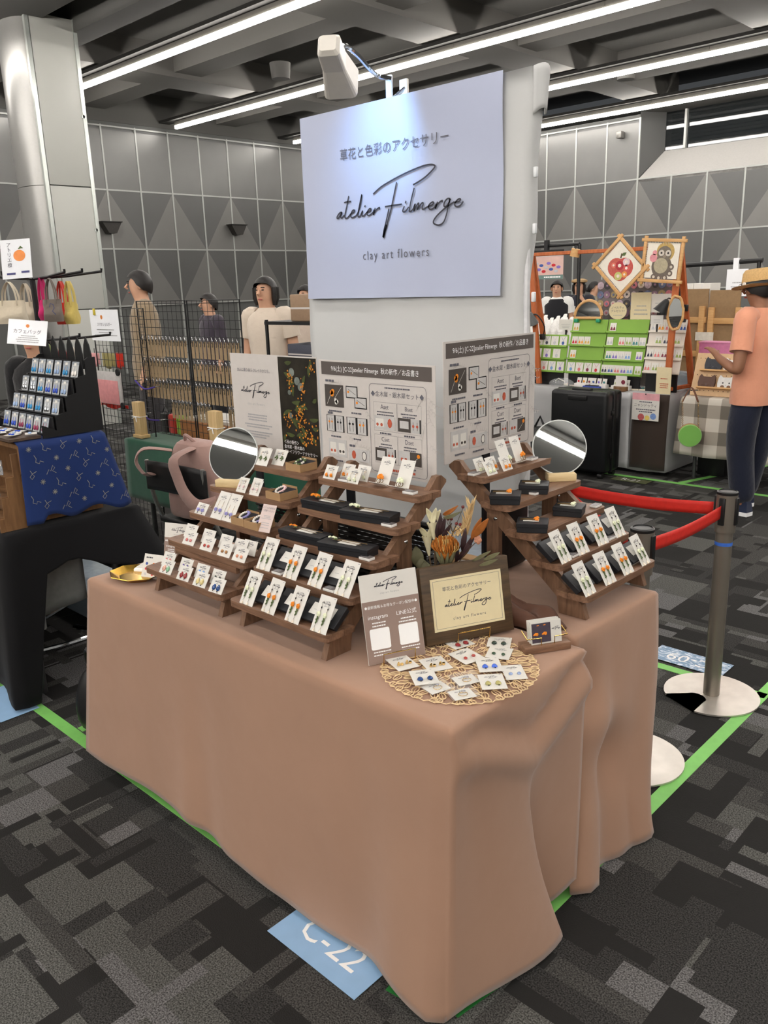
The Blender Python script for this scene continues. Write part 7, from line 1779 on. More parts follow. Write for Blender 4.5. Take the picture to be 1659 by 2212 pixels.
# cork lamp and black pipe gate
t = thing('pipe_gate', 'black pipe gate hung with the jewellery poster behind the frame', 'pipe frame', (at(1250, 600, Y=7.4).x, 7.4, 0)); xx = at(1130, 535, Y=7.4).x - t.location.x; zt_ = at(1252, 527, Y=7.4).z
MB().cyl((0, 0, 0), (0, 0, zt_), .02, n=8).build('post', m_bk, t); MB().cyl((xx - .4, 0, zt_), (0, 0, zt_), .02, n=8).build('rail', m_bk, t); MB().cyl((xx - .4, 0, 0), (xx - .4, 0, zt_), .02, n=8).build('post', m_bk, t); MB().cyl((0, -.2, .02), (0, .2, .02), .02, n=8).build('foot', m_bk, t)
q = R5(1241, 546, YT - .02); t = thing('cork_lamp', 'small cork-shaded lamp on the orange crossbar', 'lamp', q); MB().cyl((0, 0, -.03), (.015, 0, .03), .040, .036, n=16).build('shade', m_lt, t); MB().cyl((.01, 0, .03), (.01, 0, .06), .008, n=8).build('clip', m_bk, t)
a = at(1142, 545, Y=7.36); c = at(1216, 602, Y=7.36); w_, h_ = c.x - a.x, a.z - c.z
t = thing('jewel_poster', 'pink jewellery poster hanging on the black pipe gate', 'poster', M=basis((1, 0, 0), (0, 0, 1), (0, -1, 0), (a.x, 7.36, c.z))); MB().b2((0, 0, -.004), (w_, h_, 0)).build('sheet', mat('poster_pink', (216, 180, 170), .5, var=.08, scale=6), t); MB().b2((0, 0, .0002), (w_, h_ * .15, .001)).build('footer', mat('poster_teal', (110, 134, 128), .5), t); MB().b2((0, h_ * .8, .0002), (w_, h_, .001)).build('header', mat('poster_head', (196, 178, 172), .5), t)
text('天然石ジュエリー', h_ * .14, m_ink2, t, T(w_ * .42, h_ * .90, .0016)); mb = MB(); lines(mb, w_ * .4, w_ * .95, (h_ * .07,), h_ * .05, .0016, 81); mb.build('lettering', m_white, t)
for k in range(12): MB().ball((w_ * (.1 + .07 * k), h_ * (.28 + .36 * ((k * 7) % 5) / 5), .002), (.03, .018, .002), 8, 5).build('gem_print', [m_thread[3], m_thread[0], m_thread[8], m_thread[4]][k % 4], t)
MB().cyl((0, h_, .004), (w_, h_, .004), .012, n=6).build('hanger', m_bk, t); MB().b2((w_ * .45, h_, -.04), (w_ * .55, h_ + .12, .004)).build('loop', m_bk, t)
# jewellery busts far behind
tb = table('folding_table', 'far table of white jewellery busts under a white cloth', (-6.6, 8.0), (-4.35, 8.6), .86)
def clothW(i, p, n, w): return V((p.x + n.x * .012, p.y + n.y * (.012 + .01 * math.sin(p.x * 20) * w), .855 + (.04 - .855) * w))
skirt('tablecloth', 'white tablecloth under the jewellery busts', path([(-6.65, 8.65), (-6.65, 7.95), (-4.3, 7.95), (-4.3, 8.65)], .08), 2, clothW, fabric('white_cloth', (200, 198, 196)), .868, 8)
MB_b = MB(); MB_b.ring([[V((x * s, y * .35 * s + .02 * k, z)) for x, y in circ(1, 12)] for k, (s, z) in enumerate(((.035, 0), (.075, .05), (.10, .14), (.085, .20), (.05, .23), (.045, .27), (.03, .285)))], True, True)
bust = MB_b.mesh('bust', mat('bust_white', (232, 230, 226), .7))
for k, (px, y, dz) in enumerate(((1148, 8.45, .10), (1161, 8.45, .10), (1174, 8.45, .08), (1187, 8.45, .02), (1201, 8.45, .06), (1216, 8.45, .10), (1230, 8.45, .04), (1180, 8.12, 0), (1195, 8.12, 0), (1210, 8.12, 0), (1164, 8.12, 0), (1149, 8.12, 0))):
    dz *= .6; p = at(px, 690, Y=y); t = thing('jewellery_bust', 'white jewellery bust in the %s row on the far table' % ('back' if k < 7 else 'front'), 'bust', (p.x, y, .869 + (.0)), 0, 'white jewellery busts'); part('bust', bust, t, T(0, 0, dz + .02) @ Matrix.Diagonal((.60, .6, .58, 1))); MB().cyl((0, .02, 0), (0, .02, dz + .03), .03, n=12).build('base', m_tagw, t)
# wooden frames stacked behind, white cartons, pipe, sheet
for k, (x0, x1, lb) in enumerate(((1472, 1535, 'brown backed wooden frame leaning behind the orange frame'), (1533, 1605, 'brown backed wooden frame behind the man in the straw hat'))):
    y = 6.2; a = at(x0, 625 + 2 * k, Y=y); b_ = at(x1, 625 + 2 * k, Y=y); w_ = b_.x - a.x; zt_ = a.z
    t = thing('backed_frame', lb, 'frame', (a.x, y, .70)); h_ = zt_ - .70; MB().b2((0, .015, 0), (w_ - .02, .03, h_)).build('backing', mat('hardboard', (150, 122, 88), .7, var=.06), t)
    lft, rgt = (.0, w_ - .06) if k == 0 else (.03, w_ - .02)
    for xx in ((rgt,) if k == 0 else (lft, rgt)): MB().rbox((xx, 0, h_ * .40), (.05, .03, h_ * .80), .003).build('frame_bar', m_lt, t)
    for zz in (.64, .24): MB().rbox((w_ / 2, .003, h_ * zz), (w_ - .04, .026, .05), .003).build('frame_bar', m_lt, t)
    if k == 0: MB().b2((w_ - .10, -.018, h_ * .40), (w_ + .06, -.0165, h_ * .50)).build('masking_tape', mat('tape_white', (220, 214, 200), .6), t)
table('folding_table', 'table at the back carrying the two backed wooden frames', (-2.6, 6.05), (-1.2, 6.6), .70)
for k, (px0, px1, lb) in enumerate(((1488, 1509, 'small white carton on top of the backed frames'), (1509, 1546, 'wide white carton on top of the backed frames'))):
    a = at(px0, 612, Y=6.36); b_ = at(px1, 632, Y=6.36); t = thing('white_carton', lb, 'box', ((a.x + b_.x) / 2, 6.36, .702), 0, 'white cartons'); MB().rbox((0, 0, (a.z - .702) / 2), (b_.x - a.x - .01, .22, a.z - .702), .004).build('carton', m_card, t); MB().b2((-.01, -.112, .1), (.01, -.1105, a.z - .71)).build('tape_strip', m_tagw, t)
t = thing('garment_pipe', 'black pipe rail on posts behind the wooden frames', 'pipe frame', (at(1640, 565, Y=6.9).x, 6.9, 0)); z_ = at(1640, 562, Y=6.9).z; xl = at(1470, 570, Y=6.9).x - t.location.x
MB().cyl((0, 0, 0), (0, 0, z_), .018, n=8).build('post', m_bk, t); MB().cyl((xl, 0, z_ - .02), (.03, 0, z_), .022, n=8).build('rail', m_bk, t); MB().cyl((xl, 0, 0), (xl, 0, z_), .018, n=8).build('post', m_bk, t); MB().cyl((0, -.2, .02), (0, .2, .02), .018, n=8).build('foot', m_bk, t)
t = flat_sign((1571, 582), (1612, 640), 6.87, m_acr, 'white printed sheet hanging left of the straw hat', 'printed_sheet', seed=91); MB().b2((.05, .2, -.03), (.10, .34, -.004)).build('hanger', m_acr, t)
t = thing('brown_carton', 'tall brown carton standing right of the straw hat', 'box', (at(1690, 600, Y=7.3).x, 7.3, .001)); z_ = at(1670, 590, Y=7.3).z; MB().rbox((0, 0, z_ / 2), (.4, .3, z_), .006).build('carton', m_kraft, t); MB().b2((-.02, -.152, .2), (.02, -.1505, z_)).build('tape_strip', m_tagw, t)
# checked cloth table with peg board
def check_mat():
    m = bpy.data.materials.new('check_cloth'); m.use_nodes = True; nt = m.node_tree; L = nt.links; N = nt.nodes; b = N['Principled BSDF']; b.inputs['Roughness'].default_value = .8
    tc = N.new('ShaderNodeTexCoord'); sp = N.new('ShaderNodeSeparateXYZ'); L.new(tc.outputs['Object'], sp.inputs[0]); outs = []
    for ax_i in (0, 2):
        m1 = N.new('ShaderNodeMath'); m1.operation = 'MULTIPLY'; m1.inputs[1].default_value = 1 / .20; L.new(sp.outputs[ax_i], m1.inputs[0]); m2 = N.new('ShaderNodeMath'); m2.operation = 'FRACT'; L.new(m1.outputs[0], m2.inputs[0]); m3 = N.new('ShaderNodeMath'); m3.operation = 'GREATER_THAN'; m3.inputs[1].default_value = .5; L.new(m2.outputs[0], m3.inputs[0]); outs.append(m3.outputs[0])
    ad = N.new('ShaderNodeMath'); ad.operation = 'ADD'; L.new(outs[0], ad.inputs[0]); L.new(outs[1], ad.inputs[1]); dv = N.new('ShaderNodeMath'); dv.operation = 'MULTIPLY'; dv.inputs[1].default_value = .5; L.new(ad.outputs[0], dv.inputs[0])
    cr = N.new('ShaderNodeValToRGB'); cr.color_ramp.interpolation = 'CONSTANT'; cr.color_ramp.elements[0].color = lin((212, 206, 194)); cr.color_ramp.elements[1].position = .75; cr.color_ramp.elements[1].color = lin((116, 110, 100)); e_ = cr.color_ramp.elements.new(.25); e_.color = lin((168, 160, 148)); L.new(dv.outputs[0], cr.inputs[0]); L.new(cr.outputs[0], b.inputs['Base Color']); return m
cx0 = R5(1476, 860, 5.12).x
table('folding_table', 'folding table under the checked tablecloth', (cx0 + .03, 5.14), (cx0 + 1.25, 5.62), .642)
def clothC(i, p, n, w):
    zt = .64; zh = .20 if n.y < .5 else .3
    return V((p.x + n.x * (.012 + .05 * w), p.y + n.y * (.012 + .02 * w * (1 + math.sin(p.x * 15))), zt + (zh - zt) * w))
skirt('tablecloth', 'beige and grey checked tablecloth beside the green round bag', path([(cx0, 5.66), (cx0, 5.10), (cx0 + 1.3, 5.10), (cx0 + 1.3, 5.66)], .05), 2, clothC, check_mat(), .65, 12)
a = R5(1507, 760, 5.36); c = R5(1489, 843, 5.16)
x0 = c.x; wp = 1.0; M = face_frame(V((x0, 5.17, .656)), (1, 0, 0), (0, -1, .35)); hp = .33
t = thing('peg_board', 'pale wooden peg board of cat-shaped pouches beside the man', 'peg board', M=M); MB().b2((0, 0, -.012), (wp, hp, 0)).build('board', mat('peg_birch', (206, 172, 132), .6, var=.04), t)
mb = MB()
for k in range(26):
    for v in (.04, .16, .29): mb.cyl((.03 + .037 * k, hp * v / .33, 0), (.03 + .037 * k, hp * v / .33, .0006), .004, n=6)
mb.build('peg_hole', m_stem, t)['kind'] = 'stuff'
for v in (.065, .20): MB().b2((.05, v - .012, 0), (.75, v, .035)).build('ledge', m_lt, t)
MB(M.inverted()).b2((x0 + .1, 5.28, .654), (x0 + .14, 5.31, .86)).build('prop', m_lt, t)
pou = [((.145), .20, (38, 40, 48), 'charcoal cat pouch on the upper ledge'), (.29, .20, (226, 222, 216), 'white cat pouch with face on the upper ledge'), (.43, .20, (216, 178, 140), 'tan and brown cat pouch on the upper ledge'), (.12, .065, (84, 54, 40), 'brown cat pouch on the lower ledge'), (.27, .065, (222, 220, 216), 'white cat pouch on the lower ledge'), (.42, .065, (34, 36, 38), 'black cat pouch on the lower ledge')]
for x, v, c_, lb in pou:
    q = thing('cat_pouch', lb, 'pouch', M=M @ T(x, v + .001, .016), group='cat-shaped pouches'); m_ = mat('leather_%d_%d_%d' % c_, c_, .5, var=.06)
    o = [(-.06, 0), (.06, 0), (.066, .03), (.062, .075), (.052, .095), (.03, .078), (-.03, .078), (-.052, .095), (-.062, .075), (-.066, .03)]
    MB().prism(o, -.008, .008).build('pouch', m_, q); dark = c_[0] < 100
    for s in (-1, 1): MB().cyl((s * .024, .035, .008), (s * .024, .035, .0095), .006, n=8).build('eye', m_pblack if not dark else m_, q); MB().ball((s * .024, .006, .009), (.016, .012, .005), 8, 5).build('paw', m_ if dark else mat('paw_brown', (120, 84, 60), .5), q)
    mb = MB(); mb.stroke([(-.006, .022), (0, .017), (.006, .022)], .002, z=.0086); mb.build('nose', m_ink2, q)
t = thing('pink_box', 'mauve pink box standing behind the peg board', 'box', (at(1553, 750, Y=5.5).x, 5.5, .652)); z_ = at(1553, 740, Y=5.5).z - .652; MB().rbox((0, 0, z_ / 2), (.27, .12, z_), .004).build('box', mat('mauve', (190, 110, 150), .5), t); MB().rbox((0, 0, z_ + .003), (.28, .13, .012), .003).build('lid', mat('mauve_lid', (200, 126, 160), .5), t)
t = thing('vinyl_cover', 'folded clear vinyl cover on the checked table', 'vinyl sheet', (at(1495, 755, Y=5.6).x, 5.55, .652)); MB().rbox((0, 0, .06), (.24, .1, .12), .02, 3).build('sheet', m_clear, t); MB().rbox((0, -.02, .13), (.22, .1, .02), .006, 2).build('fold', m_clear, t)
# green round bag
ctr = R5(1490, 940, 4.98); t = thing('round_bag', 'fuzzy lime green round bag with gold chain hanging by the checked cloth', 'handbag', ctr); rb_ = abs(R5(1516, 940, 4.98).x - R5(1464, 940, 4.98).x) / 2 * .92
M = RZ(.45)
MB(M).cyl((0, -.04, 0), (0, -.025, 0), rb_ * .94, rb_, n=36).build('front_panel', fabric('bag_green', (128, 190, 92), .95, sheen=.6), t); MB(M).cyl((0, -.025, 0), (0, .03, 0), rb_, n=36).build('gusset', mat('bag_tan', (180, 140, 92), .6), t)
p1 = R5(1474, 868, 4.98) - ctr; p2 = R5(1508, 868, 4.98) - ctr
mb = MB()
for s, pt in ((-1, p1), (1, p2)):
    a = V((s * rb_ * .72, .0, rb_ * .68)); 
    for k in range(13): f = k / 12; c_ = a + (pt - a) * f; mb.tube([c_ + V((.006 * math.cos(u), .002 * (k % 2), .008 * math.sin(u))) for u in (0, 1.57, 3.14, 4.71)], .0018, 4, loop=True)
mb.build('chain', m_gold, t); MB().tube([(p1 + p2) / 2 + V((-.02, .05, .08)), (p1 + p2) / 2 + V((0, .16, .07))], .006, 6).build('hook', m_chrome, t); MB().tube(smooth_path([p1, (p1 + p2) / 2 + V((-.02, .05, .10)), p2], 6), .009, 6, flat=.4).build('strap', mat('strap_brown', (96, 58, 36), .5), t)
# dark crate and vinyl under the checked table
t = thing('black_crate', 'black crate beneath the checked table', 'crate', (at(1530, 1030, Z=0).x, 5.42, .001)); MB().rbox((0, 0, .12), (.22, .2, .24), .008).build('body', m_bk, t); MB().b2((-.02, -.1015, .17), (.03, -.1005, .19)).build('label_strip', m_lite, t)

t = thing('clear_bag', 'crumpled clear plastic bag on the grey cloth left of the suitcase', 'plastic bag', (sx0 - .16, YT - .02, TR + .001)); mb = MB(); mb.ring([sq_sec(.10, .05, 0), sq_sec(.12, .055, .03), sq_sec(.09, .04, .06), sq_sec(.03, .02, .075)], True, True); mb.build('bag', m_bag, t, subsurf=1); MB().tube([(-.04, -.03, .05), (0, -.05, .075), (.05, -.03, .05)], .005, 6).build('twist', m_card, t)
t = thing('blue_tray', 'small blue tray at the grey table edge above the suitcase', 'tray', ((sx0 + sx1) / 2 - .12, YT - .02, TR + .001)); MB().rbox((0, 0, .012), (.16, .05, .024), .008, 2).build('tray', mat('tray_blue', (48, 70, 160), .4), t); MB().rbox((0, 0, .026), (.12, .03, .008), .003).build('pad', m_blkin, t)
# ================================================================ people
m_skin = mat('skin_tone', (206, 160, 132), .55, var=.04, scale=20); m_skin2 = mat('skin_tan', (150, 104, 78), .55, var=.05, scale=20)
m_hair = mat('hair_black', (30, 26, 25), .45, var=.2, scale=120); m_lips = mat('lips', (176, 96, 90), .5); m_eye = mat('eye_dark', (28, 22, 20), .3)
def skin(name, joints, edges, root, m, parent, sub=2):
    keys = list(joints); idx = {k: i for i, k in enumerate(keys)}
    me = bpy.data.meshes.new(name); me.from_pydata([joints[k][0] for k in keys], [(idx[a], idx[b]) for a, b in edges], []); me.materials.append(m)
    o = bpy.data.objects.new(name, me); COL.objects.link(o); o.parent = parent
    md = o.modifiers.new('skin', 'SKIN'); md.use_smooth_shade = True; md.branch_smoothing = .6
    for k in keys:
        r = joints[k][1]; v = me.skin_vertices[0].data[idx[k]]; v.radius = r if isinstance(r, tuple) else (r, r); v.use_root = (k == root)
    s = o.modifiers.new('sub', 'SUBSURF'); s.levels = sub; s.render_levels = sub
    return o
def mixp(a, b, f): return tuple(a[i] + (b[i] - a[i]) * f for i in range(3))
def person(lb, loc, rotz, H=1.60, top=(120, 120, 120), bottom=(40, 44, 60), shoe=(40, 44, 66), sleeve=.5, pose=None, hair='short', skinm=None, vest=None, sit=False, fingers=True, head_tilt=(0, 0), topname='shirt'):
    s = H / 1.65; sm_ = skinm or m_skin
    t = thing('person', lb, 'person', loc, rotz)
    hx, hy = head_tilt
    J = dict(pelvis=((0, 0, .93), (.135, .10)), waist=((0, .005, 1.07), (.125, .092)), chest=((0, .005, 1.25), (.150, .105)), upper=((0, -.005, 1.35), (.105, .075)), neck=((0, .0, 1.415), .052), jaw=((hx * .5, .022 + hy * .5, 1.475), (.064, .066)), head=((hx, .022 + hy, 1.548), (.078, .092)), crown=((hx, .012 + hy, 1.618), (.060, .070)))
    for n, sx in (('L', -1), ('R', 1)):
        J['sh' + n] = ((sx * .165, -.005, 1.36), .058); J['el' + n] = ((sx * .215, -.02, 1.09), .041); J['wr' + n] = ((sx * .225, .05, .86), .027); J['pa' + n] = ((sx * .225, .075, .80), (.036, .018))
        J['hip' + n] = ((sx * .085, 0, .86), .092); J['kn' + n] = ((sx * .095, .015, .48), .062); J['an' + n] = ((sx * .10, -.01, .09), .042); J['he' + n] = ((sx * .10, -.02, .045), .036); J['to' + n] = ((sx * .115, .15, .032), .030)
    if sit:
        for n, sx in (('L', -1), ('R', 1)): J['kn' + n] = ((sx * .11, .40, .82), .062); J['an' + n] = ((sx * .11, .42, .40), .042); J['he' + n] = ((sx * .11, .40, .36), .036); J['to' + n] = ((sx * .12, .55, .345), .030)
    for k, p in (pose or {}).items(): J[k] = (p, J[k][1])
    for n in 'LR':                                              # hand with separate fingers
        w_, p_ = V(J['wr' + n][0]), V(J['pa' + n][0]); d = (p_ - w_).normalized(); side = V((1, 0, 0)) - d * d.x; side = side.normalized() if side.length > .2 else V((0, 1, 0)); dn = d.cross(side)
        if fingers:
            for i, (f, L) in enumerate(((-.026, .060), (-.009, .070), (.009, .066), (.025, .050))):
                b0 = p_ + side * f + d * .018; J['f%d%s' % (i, n)] = (tuple(b0), .0092); J['g%d%s' % (i, n)] = (tuple(b0 + d * L * .5 + dn * .006), .0085); J['h%d%s' % (i, n)] = (tuple(b0 + d * L * .85 + dn * .022), .0075)
            sg = 1 if n == 'L' else -1; b0 = p_ + side * (.030 * sg) - d * .012; J['t0' + n] = (tuple(b0), .011); J['t1' + n] = (tuple(b0 + side * (.022 * sg) + d * .030), .0095)
    Js = {k: ((p[0] * s, p[1] * s, p[2] * s), tuple(q * s for q in r) if isinstance(r, tuple) else r * s) for k, (p, r) in J.items()}
    E = [('pelvis', 'waist'), ('waist', 'chest'), ('chest', 'upper'), ('upper', 'neck'), ('neck', 'jaw'), ('jaw', 'head'), ('head', 'crown')]
    for n in 'LR':
        E += [('upper', 'sh' + n), ('sh' + n, 'el' + n), ('el' + n, 'wr' + n), ('wr' + n, 'pa' + n), ('pelvis', 'hip' + n), ('hip' + n, 'kn' + n), ('kn' + n, 'an' + n), ('an' + n, 'he' + n), ('he' + n, 'to' + n)]
        if fingers:
            for i in range(4): E += [('pa' + n, 'f%d' % i + n), ('f%d' % i + n, 'g%d' % i + n), ('g%d' % i + n, 'h%d' % i + n)]
            E += [('pa' + n, 't0' + n), ('t0' + n, 't1' + n)]
    skin('body', Js, E, 'pelvis', sm_, t)
    grow = lambda k, a=1.0, b=.012: tuple((q + b * s) * a for q in Js[k][1]) if isinstance(Js[k][1], tuple) else (Js[k][1] + b * s) * a
    # top garment
    gm = fabric('garment_%d_%d_%d' % top, top, .85, wr=12, wrs=.5)
    def loft(prof, grow_=0.0):
        rs = []
        for z, a_, b_ in prof:
            k = max(0, min(1, (z - .95) / .4)); cx = J['upper'][0][0] * k; cy = .003 + (J['upper'][0][1] + .005) * k
            rs.append([V(((cx + (a_ + grow_) * math.copysign(abs(math.cos(u)) ** .85, math.cos(u))) * s, (cy + (b_ + grow_) * math.copysign(abs(math.sin(u)) ** .9, math.sin(u)) + .006 * math.sin(u * 5 + z * 20) * (z < 1.1)) * s, z * s)) for u in [2 * PI * i / 28 for i in range(28)]])
        return rs
    TP = [(.775, .172, .132), (.80, .176, .136), (.93, .172, .132), (1.06, .160, .120), (1.20, .172, .124), (1.30, .180, .116), (1.355, .168, .098), (1.385, .130, .084), (1.405, .090, .072), (1.425, .066, .064)]
    mb = MB(); mb.ring(loft(TP), True, False)
    for n in 'LR':
        a0, e0, w0 = V(Js['sh' + n][0]), V(Js['el' + n][0]), V(Js['wr' + n][0]); inn = a0 + V((-.06 * s * (1 if n == 'R' else -1), 0, .0))
        if sleeve <= 1: pts = [inn, a0, a0 + (e0 - a0) * sleeve * .5, a0 + (e0 - a0) * sleeve]; rr_ = [.066 * s, .074 * s, .072 * s, .074 * s]
        else: pts = [inn, a0, a0 + (e0 - a0) * .5, e0, e0 + (w0 - e0) * (sleeve - 1)]; rr_ = [.066 * s, .074 * s, .064 * s, .056 * s, .044 * s]
        sp_ = smooth_path(pts, 4); nr = len(rr_) - 1
        rl = [rr_[min(nr, int(i / 4))] + (rr_[min(nr, int(i / 4) + 1)] - rr_[min(nr, int(i / 4))]) * ((i % 4) / 4) for i in range(len(sp_))]
        mb.tube(sp_, rl, 14)
    mb.build(topname, gm, t)
    if vest:
        mb = MB(); mb.ring(loft([p for p in TP if p[0] < 1.31] + [(1.37, .125, .098), (1.395, .095, .088)], .009), True, False); mb.build('vest', fabric('vest_%d_%d_%d' % vest, vest, .8), t)
    Tr = {'top': ((0, 0, Js['pelvis'][0][2] + .10 * s), grow('pelvis', 1.0, .012)), 'pelvis': (Js['pelvis'][0], grow('pelvis', 1.04, .020))}; TE_ = [('top', 'pelvis')]
    for n in 'LR':
        Tr['hip' + n] = (Js['hip' + n][0], .130 * s); Tr['kn' + n] = (Js['kn' + n][0], .098 * s); Tr['cu' + n] = (mixp(Js['kn' + n][0], Js['an' + n][0], 1.05), .086 * s); TE_ += [('pelvis', 'hip' + n), ('hip' + n, 'kn' + n), ('kn' + n, 'cu' + n)]
    skin('trousers', Tr, TE_, 'pelvis', fabric('trouser_%d_%d_%d' % bottom, bottom, .85, wr=10, wrs=.5), t)
    for n in 'LR':
        he, to = V(Js['he' + n][0]), V(Js['to' + n][0]); d = (to - he); d.z = 0; L = d.length; d.normalize(); sd = V((-d.y, d.x, 0)); zb = min(he.z - .045 * s, to.z - .032 * s) + .001 * 0
        M = basis(sd, d, (0, 0, 1), (he.x, he.y, max(zb, 0)))
        o = [(-.034, -.05), (.034, -.05), (.042, .05), (.046, .13), (.034, .185), (0, .205), (-.034, .185), (-.046, .13), (-.042, .05)]; o = [(x * s * 1.08, y * s * 1.05) for x, y in o]
        mb = MB(M); mb.prism(o, 0, .028 * s); so_ = mb.build('shoe_sole', m_white, t)
        mb = MB(M); mb.ring([[V((x * k, y * k2 + dy, z)) for x, y in o] for k, k2, dy, z in ((.97, .97, 0, .028 * s), (.93, .92, 0, .055 * s), (.78, .62, -.012 * s, .085 * s), (.70, .36, -.018 * s, .11 * s))], True, True); mb.build('shoe', fabric('shoe_%d_%d_%d' % shoe, shoe), t)
    # face, ears and hair in head space
    hc = V(Js['head'][0]); rx, ry = Js['head'][1]
    def fpart(name, mb, m): return mb.build(name, m, t)
    mb = MB(); mb.tube([hc + V((0, ry * .90, .012 * s)), hc + V((0, ry * 1.16, -.018 * s)), hc + V((0, ry * .95, -.030 * s))], [.007 * s, .013 * s, .010 * s], 6); fpart('nose', mb, sm_)
    for sx in (-1, 1):
        fpart('eye', MB().ball(hc + V((sx * .030 * s, ry * .90, .012 * s)), (.013 * s, .006 * s, .005 * s), 8, 5), m_eye); fpart('ear', MB().ball(hc + V((sx * rx * 1.02, -.005, -.008 * s)), (.010 * s, .022 * s, .030 * s), 8, 6), sm_)
        mb = MB(); mb.tube([hc + V((sx * .018 * s, ry * .96, .030 * s)), hc + V((sx * .044 * s, ry * .82, .030 * s))], .004 * s, 5); fpart('eyebrow', mb, m_hair)
    fpart('mouth', MB().ball(hc + V((0, ry * .86, -.058 * s)), (.022 * s, .008 * s, .006 * s), 8, 5), m_lips)
    def cap(u, v, side, back, grow_):
        a = 2 * PI * u; sn = math.sin(a); line = interp([(-1, back), (-.3, (back + side) / 2), (.12, side), (.45, .30), (.75, .52), (1, .56)], sn)
        ph = PI / 2 - v * (PI / 2 - line); k = 1 if ph > 0 else 1 - .12 * (math.sin(ph) ** 2)
        return hc + V((0, -.006 * s, .004 * s)) + V(((rx + grow_) * math.cos(ph) ** (1 if ph > 0 else .35) * math.cos(a) * k, (ry + grow_) * math.cos(ph) ** (1 if ph > 0 else .35) * sn * k, (ry + grow_ + .006 * s) * math.sin(ph)))
    if hair != 'none':
        drop, back = {'short': (-.15, -.75), 'bob': (-.55, -1.0), 'bun': (-.1, -.6), 'crop': (-.1, -.55)}[hair]
        mb = MB(); mb.grid(lambda u, v: cap(u, v, drop, back, .016 * s), 28, 12)
        if hair == 'bun': mb.ball(hc + V((0, -ry * 1.25, -.02 * s)), .038 * s, 10, 7)
        if hair == 'bob':
            for k in range(9):
                a = PI * (.98 + 1.04 * k / 8); p = hc + V(((rx + .008) * math.cos(a), (ry + .006) * math.sin(a), .0)); mb.tube([p + V((0, 0, .03 * s)), p + V((0, 0, -.05 * s)), p + V((-.008 * math.cos(a), -.008 * math.sin(a), -.105 * s))], [.020 * s, .022 * s, .010 * s], 6)
        fpart('hair', mb, m_hair)
    return t, hc, s, Js
# ---- man in a straw hat
pm = at(1632, 1090, Z=0)
man, hc, s, Jm = person('person in a straw hat, peach short-sleeved shirt and dark jeans looking at the peg board', (-1.045, 4.475, .0), math.radians(72), 1.55, top=(226, 158, 128), bottom=(28, 32, 48), shoe=(38, 46, 70), sleeve=.62, hair='crop', skinm=m_skin2,
    pose={'elL': (-.26, -.05, 1.01), 'wrL': (-.19, .17, 1.09), 'paL': (-.17, .235, 1.13), 'elR': (.24, .02, 1.07), 'wrR': (.12, .20, 1.02), 'paR': (.09, .26, 1.02), 'knL': (-.10, .01, .48), 'anL': (-.11, -.06, .09), 'heL': (-.11, -.07, .045), 'toL': (-.125, .10, .032), 'anR': (.11, .10, .09), 'heR': (.11, .09, .045), 'toR': (.125, .26, .032)}, head_tilt=(-.005, .035))
m_straw2 = mat('straw_hat', (206, 168, 112), .75, var=.12, scale=90, bump=.5, bscale=260)
Mh = T(*(hc + V((0, -.012, .022)))) @ RX(-.12); mb = MB(Mh)
def hr(z, rx_, ry_): return [V((rx_ * math.cos(2 * PI * i / 32), ry_ * math.sin(2 * PI * i / 32), z)) for i in range(32)]
def brim(r, z, up): return [V((r * .92 * math.cos(2 * PI * i / 32), r * math.sin(2 * PI * i / 32), z + up * abs(math.cos(2 * PI * i / 32)) ** 1.5 + (.012 if math.sin(2 * PI * i / 32) < -.3 else -.012) * up * 30 * .5)) for i in range(32)]
mb.ring([brim(.165, -.010, .014), brim(.135, -.012, .004), hr(-.012, .090, .104), hr(.035, .088, .102), hr(.080, .080, .094), hr(.098, .066, .080), hr(.094, .035, .055), hr(.082, .012, .040)], True, True); mb.build('straw_hat', m_straw2, man, solid=.002)
mb = MB(Mh); mb.ring([hr(-.008, .0925, .1065), hr(.022, .0915, .1055)], True, False); mb.build('hat_band', m_bk, man, solid=.002)
MB(Mh).cyl((-.092, .030, .010), (-.099, .032, .010), .014, n=14).build('hat_button', m_card, man)
mb = MB()
for sx in (-1, 1):
    c_ = hc + V((sx * .032, .095, .012)); mb.tube([c_ + V((.022 * math.cos(u), 0, .018 * math.sin(u))) for u in [2 * PI * k / 14 for k in range(14)]], .0018, 4, loop=True); mb.tube([c_ + V((sx * .022, 0, .004)), hc + V((sx * .078, .02, .008))], .0018, 4)
mb.build('glasses', m_wire, man)
# ---- three people far behind the busts
def stand_at(px, py, Y, H): p = at(px, py, Y=Y); return (p.x, Y, 0), p.z
l1, z1 = stand_at(1204, 612, 8.95, 0); person('person in a black vest over a white shirt behind the jewellery busts', l1, math.radians(205), min(1.60, z1 + .03), top=(226, 226, 222), bottom=(40, 40, 44), sleeve=.6, vest=(30, 30, 34), hair='bun', fingers=False, pose={'wrL': (-.16, .22, .95), 'paL': (-.13, .27, .93), 'wrR': (.16, .22, .95), 'paR': (.13, .27, .93)}, head_tilt=(0, .03))
l2, z2_ = stand_at(1252, 606, 9.75, 0); w2, hc2, s2_, _ = person('person in a tan beret and dark top holding a paper cup to the face', l2, math.radians(200), min(1.60, z2_ + .01), top=(48, 50, 58), bottom=(40, 40, 44), sleeve=.6, hair='bob', fingers=True, pose={'elL': (-.24, .06, 1.10), 'wrL': (-.10, .16, 1.34), 'paL': (-.06, .17, 1.40), 'elR': (.24, .08, 1.08), 'wrR': (.10, .24, 1.18), 'paR': (.06, .27, 1.20)})
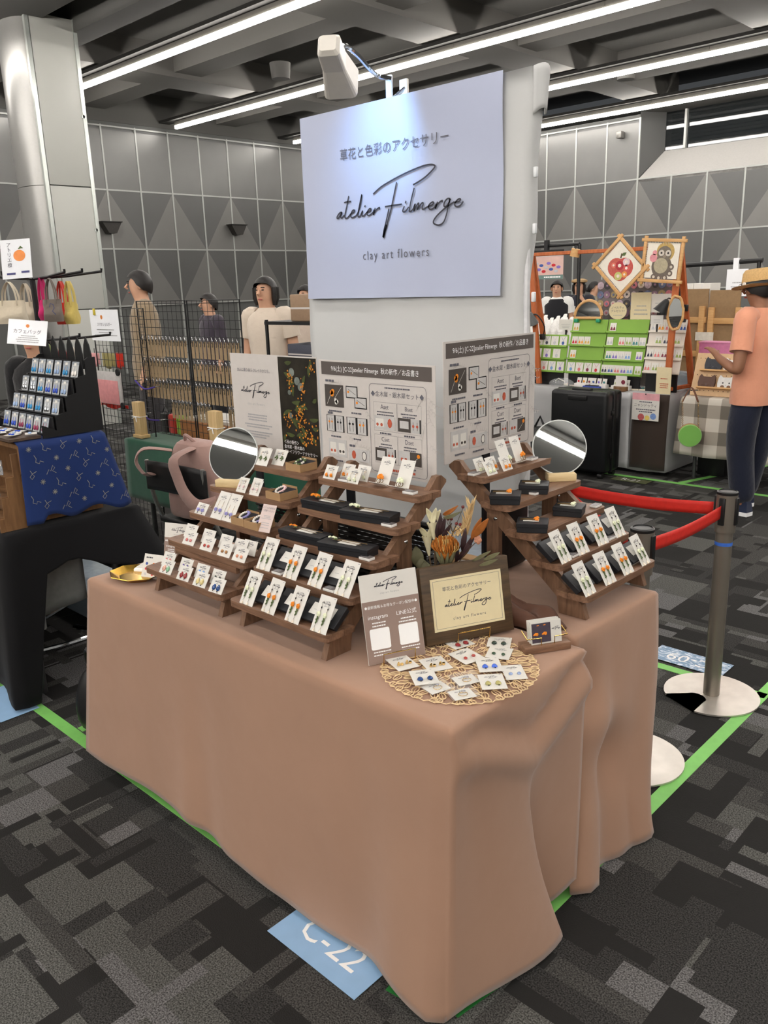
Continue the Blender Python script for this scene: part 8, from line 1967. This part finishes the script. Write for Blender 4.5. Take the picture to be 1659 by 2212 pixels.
mb = MB(T(*(hc2 + V((0, -.012, .055))))); mb.ring([hr(0, .088, .100), hr(.01, .112, .125), hr(.035, .112, .122), hr(.055, .06, .07), hr(.058, .01, .01)], True, True); mb.build('beret', mat('beret_tan', (176, 146, 104), .8), w2)
q = V((.03, .31, 1.20)) * s2_; cup = thing('paper_cup', 'white paper cup held by the person in the beret', 'cup', w2.matrix_world @ q if False else V(l2) + RZ(math.radians(200)) @ q); MB().lathe([(.026, -.05), (.034, .05)], 14).build('cup', m_card, cup); MB().lathe([(.036, .05), (.034, .06)], 14).build('lid', m_tagw, cup)
l3, z3 = stand_at(1282, 612, 10.5, 0); person('person seen from the side with a low bun and khaki top far behind', l3, math.radians(280), min(1.60, z3 + .02), top=(150, 144, 126), bottom=(50, 50, 54), hair='bun', fingers=False)
# ---- people behind the wire panels and left neighbour
l, z = stand_at(303, 592, 2.75, 0); person('person in a beige top standing behind the wire panels', l, math.radians(150), min(1.72, z + .02), top=(150, 132, 108), bottom=(60, 58, 60), sleeve=1.8, hair='short', fingers=True)
l, z = stand_at(574, 606, 3.05, 0); person('person in an off-white top standing behind the flower poster', l, math.radians(200), min(1.70, z + .02), top=(206, 192, 176), bottom=(60, 58, 60), sleeve=.6, hair='bob', fingers=True)
l, z = stand_at(452, 640, 3.9, 0); person('person in a dark top further back between two visitors', l, math.radians(170), min(1.62, z + .02), top=(66, 60, 70), bottom=(40, 40, 44), sleeve=1.6, hair='short', fingers=False)
l, z = stand_at(662, 622, 4.6, 0); person('person partly hidden by the banner stand edge', l, math.radians(190), min(1.60, z + .02), top=(196, 180, 166), bottom=(50, 50, 54), sleeve=.6, hair='short', fingers=False)
p = at(72, 690, D=4.45)
person('person in black sitting behind the hook rack of tote bags', (p.x, p.y, -.0), math.radians(215), 1.42, top=(26, 26, 28), bottom=(26, 26, 30), sleeve=1.7, hair='short', pose={'wrL': (-.20, .26, 1.02), 'paL': (-.19, .33, 1.0), 'wrR': (.20, .26, 1.02), 'paR': (.19, .33, 1.0)})
